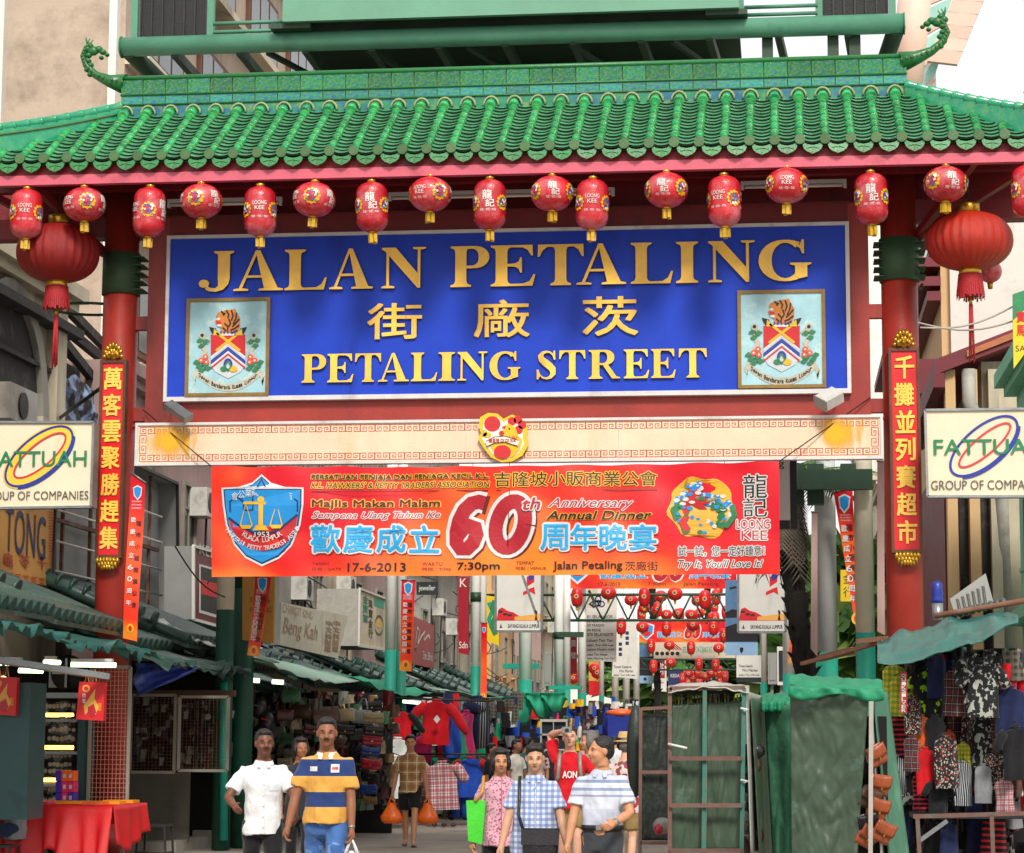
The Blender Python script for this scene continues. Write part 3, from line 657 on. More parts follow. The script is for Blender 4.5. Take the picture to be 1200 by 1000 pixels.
A.line([(570,521),(580,516),(592,515),(608,520)],.075,'badge_white',7); A.line([(570,524),(580,519.5),(592,518.5),(608,523.5)],.008,'black',8); A.line([(570,517.5),(580,512.5),(592,511.5),(608,516.5)],.008,'black',8)
A.text('雞旦哈 DI DI XIA',573,514,605,519,'badge_red',8,bold=.02)
A.build('picture',bd)

# ------------------------------------------------------------------ couplets on the pillars
def couplet(px0,px1,pyt,pyb,lean,txt,crown,lotus,side):
    Yc = -.2; cxp = (px0+px1)/2
    xt0,xt1 = at(px0,pyt,Yc).x, at(px1,pyt,Yc).x; xc=(xt0+xt1)/2; wd=(xt1-xt0)/2; zt,zb = at(cxp,pyt,Yc).z, at(cxp,pyb,Yc).z
    t = thing('couplet_board','tall red board of gold Chinese characters on the %s pillar'%side,'couplet board',(xc,Yc,zb),'couplet boards on the two pillars')
    mb = MB(); mb.box((xc-wd+.03,Yc,zb+.03),(xc+wd-.03,Yc+.06,zt-.03),'couplet_red'); mb.build('panel',t)
    mb = MB()
    for b in (((-wd,zb),(wd,zb+.04)),((-wd,zt-.04),(wd,zt)),((-wd,zb+.04),(-wd+.035,zt-.04)),((wd-.035,zb+.04),(wd,zt-.04))): mb.box((xc+b[0][0],Yc-.025,b[0][1]),(xc+b[1][0],Yc+.1,b[1][1]),'frame_brown')
    mb.build('frame',t)
    n=len(txt); h=(zt-zb-.16)/n; lp = Loc((0,Yc,0),(1,0,0),.004)
    for i,ch in enumerate(txt):
        A = Art(lp); z1_=zt-.08-i*h; j=random.uniform(-.006,.006)
        A.text(ch,xc-.125+j,z1_-h*.06,xc+.125+j,z1_-h*.90,'gold_letter',3,bold=.026,thick=.008)
        # rect_uv wants y0 top, y1 bottom
        A.build('character',t)
    # crown of petals above, lotus below
    def petals(cz,wid,hei,rows,name):
        mb = MB()
        mb.ball((xc,Yc-.02,cz+hei*.25),wid*.42,.05,hei*.3,'gold_metal',12,8)
        for r,(nn_,rad,sc) in enumerate(rows):
            for q in range(nn_):
                a = math.pi*(q+.5)/nn_; c=Vector((xc+rad*wid*math.cos(a),Yc-.03-.02*r,cz+rad*hei*math.sin(a)))
                mb.tube([c-Vector((math.cos(a)*wid,0,math.sin(a)*hei))*sc*.5,c,c+Vector((math.cos(a)*wid,0,math.sin(a)*hei))*sc*.45],[.012,.034*sc*2.4,.006],'gold_metal',7)
        for q in (-1,0,1): mb.ball((xc+q*.07,Yc-.07,cz+hei*.2),.028,.03,.035,'gold_metal',8,6)
        mb.build(name,t)
    petals(zt+.01,.165,.26,((9,.72,.42),(6,.42,.36)),'crown')
    mb = MB(); zl = zb-.015
    for r,(nn_,zz,ww,ln) in enumerate(((7,zl-.02,.155,.10),(6,zl-.07,.125,.10),(5,zl-.11,.085,.08))):
        for q in range(nn_):
            u=-1+2*(q+.5)/nn_; c=Vector((xc+u*ww,Yc-.03-.03*(1-u*u),zz)); mb.tube([c+Vector((0,0,.045)),c,c-Vector((-u*.02,0,ln*.55))],[.012,.03,.006],'gold_metal',7)
    mb.ball((xc,Yc,zl-.05),.12,.05,.09,'gold_metal',12,8); mb.build('lotus_base',t)
couplet(118,148.5,422,654,0,'萬客雲聚勝趕集',0,0,'left')
couplet(1041,1077,408,648,0,'千攤並列賽超市',0,0,'right')
# ------------------------------------------------------------------ lamps under the sign and tubes above it
def flood(name,lab,P0,P1,w,h,mat):
    p,q = at(*P0,-.32),at(*P1,-.45)
    t = thing(name,lab,'floodlight',tuple(p)); mb=MB(); mb.bar(p,q,w,h,mat,up=(0,-.6,.8)); mb.build('housing',t)
    mb=MB(); mb.bar(q,q+(q-p)*.06,w*1.08,h*1.1,'steel',up=(0,-.6,.8)); mb.build('rim',t)
    mb=MB(); mb.tube([p,p+Vector((0,.2,.02)),(p.x,-.04,p.z+.03)],.015,'dark_steel',6); mb.build('arm',t)
flood('floodlight','slim silver floodlight under the lower left corner of the blue board',(197,474),(220,490),.14,.09,'steel')
flood('floodlight','boxy white floodlight under the lower right corner of the blue board',(982,462),(962,473),.22,.14,'frame_white')
for k,(x0,x1,y) in enumerate(((196,330,234),(455,720,226),(868,992,213))):
    a,b = at(x0,y+4,-.35),at(x1,y-(x1-x0)*.016,-.35); b.z=a.z
    t = thing('tube_light','long unlit fluorescent batten under the eaves, %s'%('behind the leftmost capsule lanterns','over the middle of the sign','above the last letters of the sign')[k],'tube light',tuple(a),'fluorescent battens under the eaves')
    mb=MB(); mb.box((a.x,a.y,a.z),(b.x,a.y+.08,a.z+.05),'frame_white'); mb.build('batten',t)
    mb=MB(); mb.tube([(a.x+.05,a.y+.02,a.z-.03),(b.x-.05,a.y+.02,a.z-.03)],.018,'tube_glass',8); mb.build('tube',t)
    mb=MB(); mb.box((a.x,a.y-.0,a.z-.06),(a.x+.04,a.y+.05,a.z),'frame_white'); mb.box((b.x-.04,a.y-.0,a.z-.06),(b.x,a.y+.05,a.z),'frame_white'); mb.build('holder',t)
    mb=MB(); mb.bar((a.x+.4,a.y+.04,a.z+.05),(a.x+.4,a.y+.04,ZE-.1),.02,.02,'dark_steel'); mb.bar((b.x-.4,a.y+.04,a.z+.05),(b.x-.4,a.y+.04,ZE-.1),.02,.02,'dark_steel'); mb.build('hanger',t)
# ------------------------------------------------------------------ lanterns under the eaves
M('lantern_red','be1c28',.28,.14,5,dirt='c47a80',da=.42,ds=2.5,bump=.3,bs=50,rnd=.14,coat=.25)  # pale pink patches put the sheen of light from above into the colour
M('lantern_fade','c0616a',.4,.1,6,rnd=.1)
M('tassel_gold','c39a1e',.5,.25,30,bump=.4)
M('print_white','dcd6d2',.4,.05); M('print_yellow','e2a81c',.4,.1); M('print_blue','2a5ab0',.4,.1); M('print_green','2f9a4a',.4,.1); M('print_red','d02a22',.4,.1)
M('silk_red','8a100e',.5,.18,4,dirt='7a0f0c',da=.3,bump=.5,bs=120); M('silk_red_bright','b0240f',.45,.15,4,dirt='8a1a0c',da=.2,bump=.5,bs=120)
M('fringe_red','a81c24',.7,.2,30,bump=.6)
class Rev(Loc):
    def __init__(s, c, rf, a0): s.c = Vector(c); s.rf = rf; s.a0 = a0; s.lift = .003; s.o = s.c
    def p(s, U, V, off=0.):
        r = s.rf(V); a = s.a0 + U/max(s.rf(0),.01); r += .004+off
        return s.c + Vector((r*math.sin(a), -r*math.cos(a), V))
def make_lantern(kind):
    if kind == 'capsule':
        r, h = .2, .33; rf = lambda z: r*min(1, (max(0,1-max(0,(abs(z)-h*.52)/(h*.48))**2.2))**.5)
    else:
        r, h = .262, .225; rf = lambda z: r*max(.001,(1-min(1,abs(z/h))**2.3))**.5
    t = thing('paper_lantern','','lantern',(0,0,0))
    n = 14; prof = [(max(.05,rf(-h+2*h*i/n)),-h+2*h*i/n) for i in range(n+1)]
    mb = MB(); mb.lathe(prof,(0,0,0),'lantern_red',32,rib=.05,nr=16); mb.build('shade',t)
    mb = MB(); mb.lathe([(.055,h-.01),(.06,h+.02),(.04,h+.035),(.02,h+.04)],(0,0,0),'gold_metal',14); mb.build('cap',t)
    mb = MB(); mb.tube([(0,0,h+.04),(.012,0,h+.1),(0,0,h+.17)],.006,'wire',5); mb.build('hook',t)
    mb = MB(); mb.lathe([(.05,-h-.025),(.056,-h+.01),(.05,-h+.02)],(0,0,0),'gold_metal',14); mb.build('collar',t)
    mb = MB()
    for k in range(4): a=math.pi/2*k+.4; mb.box((.038*math.cos(a)-.022,.038*math.sin(a)-.022,-h-.13-.01*(k%2)),(.038*math.cos(a)+.022,.038*math.sin(a)+.022,-h-.022),'tassel_gold')
    stuff(mb.build('tassel',t))
    random.seed(3)
    k = 1.0 if kind=='capsule' else 1.12
    for q in range(3):
        A = Art(Rev((0,0,0),rf,q*2*math.pi/3)); m=12
        A.ell(0,0,.088*k,.088*k,'print_yellow',1,20)
        for i in range(m): a=2*math.pi*i/m; A.ell(.083*k*math.cos(a),.083*k*math.sin(a),.02,.02,'print_yellow',1.3,8)
        for i in range(26):
            a=random.uniform(0,6.28); d=.075*k*random.random()**.6; A.ell(d*math.cos(a),d*math.sin(a),random.uniform(.012,.024),random.uniform(.01,.018),random.choice(['print_blue','print_white','print_red','print_green','print_white','print_blue','print_red']),2+i*.12,7,rot=random.random()*3)
        A.build('flower_print',t)
    for q in range(3):
        A = Art(Rev((0,0,0),rf,(q+.5)*2*math.pi/3))
        if q == 0:
            A.text('龍',-.07,.15*k**-1,.05,.03,'print_white',1,bold=.02) if kind=='capsule' else A.text('龍',-.075,.11,.04,.01,'print_white',1,bold=.02)
            A.text('記',-.03,.03,.08,-.07,'print_white',1,bold=.02) if kind=='capsule' else A.text('記',-.03,.01,.075,-.07,'print_white',1,bold=.02)
            zz = -.10 if kind=='capsule' else -.09
        else:
            A.text('LOONG',-.085,.10 if kind=='capsule' else .08,.085,.05 if kind=='capsule' else .03,'print_white',1,bold=.01)
            A.text('KEE',-.06,.035 if kind=='capsule' else .02,.06,-.015 if kind=='capsule' else -.03,'print_white',1,bold=.01)
            zz = -.10 if kind=='capsule' else -.075
        A.text('肉乾・肉松・肉絲',-.10,zz+.015,.10,zz-.02,'print_white',1)
        A.build('lettering',t)
    return t
proto = {'capsule':make_lantern('capsule'),'round':make_lantern('round')}
LY = EY+.12
D_,C_,K_ = 0,60,180           # flower, Chinese, Latin lettering to the front
LANT = [('capsule',31,251,K_,12,'leftmost capsule lantern, half in front of the big red ball lantern'),
('round',99,240,D_,25,'leftmost round lantern with its flower print facing front, left of the pillar'),
('capsule',175,249,D_,12,'capsule lantern just right of the left pillar, flower print to the right'),
('round',236,236,D_,-3,'round lantern above the space left of the letter J'),
('capsule',305,248,K_,10,'capsule lantern hanging above the letter A of the first gold word'),
('round',368,234,D_,5,'round lantern with central flower print above the first letter L'),
('capsule',436,243,C_,5,'capsule lantern with large white characters above the second letter A of the sign'),
('round',504,228,D_,38,'round lantern above the gap between the two gold words'),
('capsule',574,240,C_,0,'capsule lantern with large white characters above the gold letter E'),
('round',647,227,D_,-50,'round lantern hanging above the gold letter T, its flower print at the left edge'),
('capsule',694,240,K_,5,'capsule lantern close beside a round one above the third letter A'),
('round',781,223,C_,-8,'round lantern with white characters in front above the letter I'),
('capsule',849,236,K_,-22,'capsule lantern with flower print on its right, above the letter N of the second word'),
('round',922,218,K_,0,'round lantern with white lettering in front above the gold letter G'),
('capsule',1021,233,C_,0,'capsule lantern partly in front of the right pillar'),
('round',1108,216,D_,-42,'rightmost round lantern, hanging above the big ribbed red lantern'),
('capsule',1205,224,C_,0,'capsule lantern cut by the right edge of the view')]
used = set()
for kind,px,py,a,da,lab in LANT:
    P = at(px,py,LY); rz = -R(a-da) if a else R(da)
    if kind not in used: o = proto[kind]; used.add(kind); o.location = P; o['label'] = lab; o['group'] = 'small printed lanterns under the eaves'
    else: o = dup(proto[kind],P,lab,'small printed lanterns under the eaves')
    o.rotation_euler = (random.uniform(-.03,.03),random.uniform(-.05,.05),rz)
# big festival lanterns
def big_lantern(px,py,rx,rz_,mat,lab,Y,tail):
    c = at(px,py,Y); k = F/(Y-CAM.y); rx/=k; rz_/=k; tail/=k
    t = thing('ball_lantern',lab,'lantern',tuple(c),'big red ball lanterns beside the pillars')
    n=18; prof=[(max(.09,rx*abs(math.sin(math.pi*i/n))**.8),-rz_*math.cos(math.pi*i/n)) for i in range(n+1)]
    mb=MB(); mb.lathe(prof,c,mat,96,rib=.06,nr=28); mb.build('shade',t)
    for s,h in ((1,.12),(-1,.07)):
        mb=MB(); mb.lathe([(.13,0),(.14,.01),(.14,h-.01),(.13,h)] if s>0 else [(.13,-h),(.14,-h+.01),(.14,.02),(.12,.03)],c+Vector((0,0,s*rz_)),'gold_metal',20); mb.build('collar',t)
    m=40; zt=c.z-rz_-.06; vs=[]
    mb=MB()
    for j in range(m):
        a=2*math.pi*j/m; b=2*math.pi*(j+.85)/m; l=.30+random.uniform(-.03,.03); r=.18
        mb.add([c+Vector((r*.82*math.cos(a),r*.82*math.sin(a),zt-c.z)),c+Vector((r*.82*math.cos(b),r*.82*math.sin(b),zt-c.z)),c+Vector((r*math.cos(b),r*math.sin(b),zt-c.z-l)),c+Vector((r*math.cos(a),r*math.sin(a),zt-c.z-l))],[(0,1,2,3)],'fringe_red')
    mb.lathe([(.15,-.27),(.15,0)],(c.x,c.y,zt),'fringe_red',24); stuff(mb.build('fringe',t))
    mb=MB(); mb.tube([(c.x,c.y,zt-.28),(c.x,c.y,zt-.40)],.022,'gold_metal',10); mb.build('bead',t)
    mb=MB()
    for q in range(7): a=q*.9; mb.tube([(c.x+.015*math.cos(a),c.y+.015*math.sin(a),zt-.38),(c.x+.035*math.cos(a),c.y+.03*math.sin(a),zt-.38-tail+random.uniform(0,.08))],[.012,.008],'fringe_red',5)
    stuff(mb.build('tassel',t))
    mb=MB(); mb.tube([(c.x,c.y,c.z+rz_+.1),(c.x,c.y,ZE+.1)],.008,'wire',5); mb.build('cord',t)
big_lantern(68,297,50,36,'silk_red','big dark red ball lantern with fringe and long tassel left of the left pillar',-.75,68)
big_lantern(1136,283,50,34,'silk_red_bright','big orange red ribbed lantern with fringe and long tassel right of the right pillar',-.75,70)
for k,(px,py,rx,ry,lab) in enumerate(((1160,318,14,14,'small plain red lantern peeping out below the big right lantern'),(1090,270,17,15,'small plain red lantern just right of the right pillar collar'))):
    c=at(px,py,.9); t=thing('ball_lantern',lab,'lantern',tuple(c)); kk=F/30.9
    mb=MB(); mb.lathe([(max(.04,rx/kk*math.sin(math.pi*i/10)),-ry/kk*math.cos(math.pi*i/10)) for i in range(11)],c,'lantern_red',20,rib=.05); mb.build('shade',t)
    mb=MB(); mb.lathe([(.03,-.08),(.04,0)],c-Vector((0,0,ry/kk)),'gold_metal',10); mb.build('collar',t)
    mb=MB(); mb.tube([c+Vector((0,0,ry/kk)),(c.x,c.y,ZE-.1)],.005,'wire',4); mb.build('cord',t)

# ------------------------------------------------------------------ the red and orange banner
def banner_mat(key, tex, seedv=0., c1='d00c22', c2='e8361c', c3='f28a2c', mid=0.5):
    m = bpy.data.materials.new(key); m.use_nodes=True; n=m.node_tree.nodes; L=m.node_tree.links; MATS[key]=m; b=n['Principled BSDF']; b.inputs['Roughness'].default_value=.38; b.inputs['Specular IOR Level'].default_value=.4
    tc=n.new('ShaderNodeTexCoord'); mp=n.new('ShaderNodeMapping'); mp.inputs['Location'].default_value=(seedv,seedv,seedv); mp.inputs['Rotation'].default_value=(0,R(25),0); mp.inputs['Scale'].default_value=(tex,1,tex*1.6); L.new(tc.outputs['Object'],mp.inputs[0])
    nz=n.new('ShaderNodeTexNoise'); nz.inputs['Scale'].default_value=1; nz.inputs['Detail'].default_value=2; nz.inputs['Distortion'].default_value=.8; L.new(mp.outputs[0],nz.inputs[0])
    sx=n.new('ShaderNodeSeparateXYZ'); L.new(tc.outputs['Generated'],sx.inputs[0])
    # printed artwork: orange in the middle band, red at both ends
    rp=n.new('ShaderNodeValToRGB'); e=rp.color_ramp.elements; e[0].position=0; e[0].color=(.62,)*3+(1,); e[1].position=1; e[1].color=(.18,)*3+(1,)
    for pos,v in ((.05,.68),(.14,.42),(.2,.45),(.35,.72),(.6,.78),(.78,.6),(.86,.3)):
        q=e.new(pos); q.color=(v,v,v,1)
    L.new(sx.outputs[0 if mid else 2],rp.inputs[0])
    sc=n.new('ShaderNodeMath'); sc.operation='MULTIPLY_ADD'; sc.inputs[1].default_value=-.42; sc.inputs[2].default_value=.20; L.new(sx.outputs[2],sc.inputs[0])
    a1=n.new('ShaderNodeMath'); a1.operation='MULTIPLY_ADD'; a1.inputs[1].default_value=1.1; L.new(nz.outputs[0],a1.inputs[0]); 
    a2=n.new('ShaderNodeMath'); a2.operation='ADD'; L.new(rp.outputs[0],a1.inputs[2]); L.new(a1.outputs[0],a2.inputs[0]); L.new(sc.outputs[0],a2.inputs[1])
    a3=n.new('ShaderNodeMath'); a3.operation='SUBTRACT'; a3.inputs[1].default_value=.63; L.new(a2.outputs[0],a3.inputs[0])
    cr=n.new('ShaderNodeValToRGB'); e=cr.color_ramp.elements; e[0].position=.28; e[0].color=(*lin(c1),1); e[1].position=.85; e[1].color=(*lin(c3),1); q=e.new(.52); q.color=(*lin(c2),1)
    L.new(a3.outputs[0],cr.inputs[0]); L.new(cr.outputs[0],b.inputs['Base Color'])
banner_mat('banner_cloth',.35)
M('cyan','12a6e6',.4,.05); M('crimson','b01226',.4,.08); M('maroon','6a0f1a',.45,.08); M('ink','1c0f0c',.5,.1); M('gold_print','e8b040',.4,.08); M('amber','f2b84a',.4,.08)
M('shield_blue','1a8fd8',.4,.08); M('navy','12285a',.45,.1)
BY = -.42
def bwarp(U,V): return .03*math.sin(U*1.9+V*1.4)+.022*math.sin(U*4.1-V*3.2+1)+.014*math.sin(U*7.3+V*5+2)+.03*abs(smoothnoise((U*1.1,V*1.7,2)))
def cloth_plane(Y, warp=bwarp, lift=.007):
    p = Plane((0,Y,0),(1,0,0),lift); p.warp = warp; return p
def sheet(name, parent, pl, quad, mat, nu=40, nv=14, edge=None, solid=None, label=None):
    uv=[pl.hit(*q) for q in quad]            # TL TR BR BL
    def f(u,v):
        U=(uv[3][0]*(1-u)+uv[2][0]*u)*(1-v)+(uv[0][0]*(1-u)+uv[1][0]*u)*v; V=(uv[3][1]*(1-u)+uv[2][1]*u)*(1-v)+(uv[0][1]*(1-u)+uv[1][1]*u)*v
        if edge: V += edge(u,v)
        return pl.p(U,V,0)
    mb=MB(); mb.grid(f,nu,nv,mat); return mb.build(name,parent,solid=solid,label=label)
bp = cloth_plane(BY)
bt = thing('banner','wide red and orange cloth banner with the number 60 and a blue shield','banner',tuple(at(580,676,BY)))
sheet('cloth',bt,bp,[(248,547),(913,541),(914,673),(247,676)],'banner_cloth',90,18,edge=lambda u,v:(-.03*math.sin(math.pi*u)*v if True else 0)+.008*math.sin(u*60)*(v>.95))
A = Art(bp)
# shield
sh=[(307,556),(318,566),(334,571),(357,572),(357,592),(353,616),(343,640),(328,655),(307,664),(287,654),(273,638),(264,615),(261,592),(260,572),(280,571),(296,566)]
sc=lambda k,dx=0,dy=0:[(309+(x-309)*k+dx,608+(y-608)*k+dy) for x,y in sh]
A.poly(sc(1),'white',1.2); A.poly(sc(.95),'navy',2); A.poly(sc(.92),'shield_blue',2.6)
A.poly([(268,607),(280,616),(300,626),(325,624),(350,604),(348,618),(340,634),(330,642),(309,646),(290,642),(277,630),(270,618)],'badge_red',3.2)
A.line([(268,607),(280,616),(300,626),(325,624),(350,604)],.03,'navy',3.8)
A.poly([(299,580),(302,580),(302,572),(307,562),(312,572),(312,580),(315,580),(315,600),(299,600)],'shield_blue',3.4); A.line([(270,600),(270,588),(278,582),(286,588),(286,598),(297,598),(297,578),(302,572),(307,562),(312,572),(317,578),(317,598),(328,598),(328,590),(340,582),(350,588),(350,600)],.02,'navy',4)
for i,ch in enumerate('會公業商販小坡隆吉'): 
    u=-1+2*i/8; x=308+u*32; y=577+5*u*u-(0 if abs(u)>.1 else 3); A.text(ch,x-4,y-4.5+(1 if i==4 else 0),x+4,y+4.5,'white',5)
A.line([(306.5,586),(306.5,618)],.06,'yellow',5); A.ell(306.5,586,4,4,'yellow',5.6,12); A.line([(286,590),(327,590)],.035,'yellow',5.3); A.poly([(297,622),(316,622),(312,616),(301,616)],'yellow',5.5)
for x in (289,325): A.line([(x,590),(x-7,616),(x+7,616)],.02,'yellow',5.4,closed=True); A.poly([(x-8,616),(x+8,616),(x+5,620),(x-5,620)],'yellow',5.8)
A.text('1953',299,624,317,630,'white',5.4,bold=.01)
def arct(t,cx,cy,r,a0,a1,h,mat,l):
    n=len(t)
    for i,ch in enumerate(t):
        if ch==' ': continue
        a=R(a0+(a1-a0)*(i+.5)/n); x=cx+r*math.cos(a); y=cy+r*math.sin(a); rot=a-math.pi/2
        U,V=A.pl.hit(x,y); g,fs,asp=glyphs(ch,.015,0,1); hh=h/91
        uv=[((p-.5)*hh*asp*.9,(q-.5)*hh) for p,q in g]; c_,s_=math.cos(-rot),math.sin(-rot)
        A.raw([(U+p*c_-q*s_,V+p*s_+q*c_) for p,q in uv],fs,mat,l)
arct("KUALA LUMPUR",308,596,37,128,52,6,'white',5.4); arct("HAWKERS' PETTY TRADERS' ASSN.",308,594,49,148,30,5.4,'white',5.4)
T=A.otext
T('PERSATUAN PENJAJA DAN PENIAGA KECIL K.L.',366,556,573,563,'ink','gold_print',.012,l=1,bold=.02)
T("K.L. HAWKERS' & PETTY TRADERS' ASSOCIATION",366,565,574,572,'ink','gold_print',.012,l=1,bold=.0,shear=.2)
T('吉隆坡小販商業公會',580,553,770,570,'ink','gold_print',.014,l=1,bold=0)
A.line([(366,577),(572,575)],.012,'maroon',1); A.line([(582,575),(770,574)],.012,'maroon',1)
T('Majlis Makan Malam',367,586,516,597,'maroon','amber',.016,l=1,bold=.035)
T('Sempena Ulang Tahun Ke',367,600,516,610,'crimson','white',.012,l=1,bold=.0,shear=.35)
for i,ch in enumerate('歡慶成立'): 
    x=365+i*38.5; A.text(ch,x+2.5,619,x+36.5,651,'crimson',.8,bold=.02); T(ch,x,616,x+34,648,'cyan','white',.028,l=2.2,bold=.02)
for i,ch in enumerate('周年晚宴'):
    x=634+i*34.5; A.text(ch,x+2.5,618,x+34.5,648,'crimson',.8,bold=.02); T(ch,x,615,x+32,645,'cyan','white',.028,l=2.2,bold=.02)
def num(pts,l,ww):
    for k,(m_,w_,dx,dy) in enumerate((('maroon',.24,3.5,2.5),('white',.28,0,0),('crimson',.185,0,0))): A.line([(x+dx+(617-y)*.18,y+dy) for x,y in pts],w_*ww,m_,l+k*.9)
o6=[(563,590),(556,588),(548,590),(541,598),(537,610),(536,624),(538,636),(544,643),(552,643),(558,636),(560,626),(557,618),(550,616),(543,620),(538,628)]
num(o6,1,1); cx_=598
zz=[(cx_+17*math.cos(2*math.pi*q/26),615+27*math.sin(2*math.pi*q/26)) for q in range(27)]
num(zz,1.2,1)
T('th',613,584,634,598,'crimson','white',.02,l=4.4,bold=.03,shear=.2)
T('Anniversary',643,584,742,598,'crimson','white',.012,l=1,bold=.0,shear=.4)
T('Annual Dinner',641,599,764,609,'ink','gold_print',.012,l=1,bold=.035,shear=.25)
A.text('TARIKH',366,659,385,662.5,'maroon',1); A.text('日期 / DATE',366,665,400,669,'maroon',1)
A.text('17-6-2013',408,660,476,670,'ink',1,bold=.03); A.text('WAKTU',495,659,518,663,'maroon',1); A.text('時間 / TIME',495,665,528,669,'maroon',1)
A.text('7:30pm',535,659,586,670,'ink',1,bold=.03); A.text('TEMPAT',605,658,626,662,'maroon',1); A.text('地點 / VENUE',604,664,640,668,'maroon',1)
A.text('Jalan Petaling',648,658,730,670,'ink',1,bold=.02); A.text('茨廠街',733,658,771,669,'ink',1)
# dragon among clouds on a yellow glow
for i,(r,m_) in enumerate(((1.0,'gold_print'),(.93,'yellow'))): A.poly([(822+39*r*math.cos(a)*(1+.07*math.sin(7*a)),595+36*r*math.sin(a)*(1+.08*math.sin(6*a+1))) for a in [2*math.pi*q/48 for q in range(48)]],m_,1+i*.4)
random.seed(11)
for i in range(110):
    a=random.uniform(0,6.28); d=random.uniform(.1,.86)**.8; x=822+39*d*math.cos(a); y=596+34*d*math.sin(a)
    A.ell(x,y,random.uniform(3,5.5),random.uniform(2,3.4),'shield_blue' if i%3 else 'print_white',2+i*.02,10)
    A.ell(x+1,y-.7,2,1.1,'print_white',2.05+i*.02,7)
A.line([(805,625),(800,612),(812,600),(824,606),(836,616),(846,604),(840,588),(850,600)],.09,'leaf_green',5); A.line([(800,590),(790,598),(795,608)],.1,'leaf_green',5); A.line([(838,614),(852,616),(861,604),(858,592)],.07,'leaf_green',5)
A.line([(806,622),(800,612),(806,604),(802,594),(808,588)],.09,'badge_red',5.6); A.poly([(806,580),(808,571),(812,578),(817,573),(818,580),(826,583),(831,590),(824,592),(829,597),(819,597),(811,592),(804,590)],'badge_red',6.2)
for i in range(34):
    a=random.uniform(0,6.28); d=random.uniform(.35,.85); A.ell(822+38*d*math.cos(a),597+33*d*math.sin(a),random.uniform(2,4),random.uniform(1.4,2.6),['shield_blue','print_white','leaf_green','shield_blue'][i%4],6.6+i*.03,9); A.ell(817,584,1.6,1.6,'white',7.8,10); A.ell(817,584,.8,.8,'black',8.2,8); A.line([(828,588),(840,584)],.02,'yellow',7); A.line([(806,560),(803,568)],.02,'yellow',7)
T('龍',871,556,899,584,'ink','white',.014,l=1,bold=0); T('記',871,584,899,606,'ink','white',.014,l=1,bold=0)
T('LOONG',863,609,902,620,'crimson','white',.014,l=1,bold=-.015); T('KEE',869,622,899,633,'crimson','white',.014,l=1,bold=-.015)
T('試一試，您一定好鍾意！',795,640,896,652,'ink','white',.012,l=1,bold=0); T("Try It, You'll Love It!",795,656,894,668,'ink','white',.012,l=1,bold=.0,shear=.35)
stuff(A.build('printing',bt))
mb=MB()
for (x,y),(x2,y2) in (((248,547),(167,480)),((913,541),(1020,466)),((247,676),(243,685)),((914,673),(917,690))):
    mb.tube([at(x,y,BY),at(x2,y2,-.05 if y2<600 else BY)],.008,'wire',5)
stuff(mb.build('guy_rope',bt))
mb=MB(); mb.tube([at(597,541,-.3),at(597,575,BY-.03),at(595,640,BY-.04)],.005,'wire',4); mb.build('cord',bt)

# ------------------------------------------------------------------ box signs either side
M('sign_cream','ddd0b4',.35,.06,2,dirt='b8a57c',da=.2,streak=True,ds=.8); M('sign_green','0f7a4a',.4,.08); M('ring_yellow','e8c23a',.4,.08); M('ring_blue','1c2f8f',.4,.08); M('ring_red','c8323a',.4,.08); M('text_dark','4a4640',.5,.08)
def logo_sign(quad,Y,lab,ox,oy,txt,cut,ring_fill,tb,t2,t2b,text_cut):
    pl=PY(Y); t=thing('box_sign',lab,'sign',tuple(at(*quad[3],Y)),'beige box signs with green lettering')
    mb=MB(); panel(mb,pl,quad,'sign_cream',.25,'steel'); mb.build('face',t)
    q=quad; mb=MB(); P=[pl.p(*pl.hit(*a),.004) for a in q]
    for i in range(4): mb.bar(P[i],P[(i+1)%4],.03,.05,'steel',up=(0,1,0))
    mb.build('frame',t)
    A=Art(Plane((0,Y,0),(1,0,0),.004)); rot=R(-40)
    if ring_fill: A.ell(ox,oy,45,19,'ring_yellow',2,40,rot=rot,ring=.13)
    A.ell(ox,oy,48,22,'ring_blue',2.8,40,rot=rot,ring=.03); A.ell(ox+1,oy-1,38,13 if ring_fill else 11,'ring_red',3,40,rot=rot,ring=.025)
    for a0,a1 in ((-50,90),):
        A.ell(ox,oy,49,23.5,'ring_blue',3.4,30,rot=rot,ring=.05,a0=20,a1=150)
    A.text(txt,*tb,'sign_green',4.2,bold=.012); A.text(t2,*t2b,'text_dark',4.2,bold=.004)
    A.build('lettering',t); return t
logo_sign([(-22,495),(110,495),(107,594),(-22,596)],-1.0,'beige box sign with green lettering and a yellow filled ring left of the left pillar',46,535,'FATTUAH',0,True,(-12,529,102,547),'GROUP OF COMPANIES',(-22,576,104,586),0)
logo_sign([(1084,481),(1235,479),(1235,582),(1087,582)],-1.0,'beige box sign with green lettering and an open ring right of the right pillar',1153,523,'FATTUAH',0,False,(1094,515,1224,533),'GROUP OF COMPANIES',(1091,563,1226,574),0)
mb=MB(); 
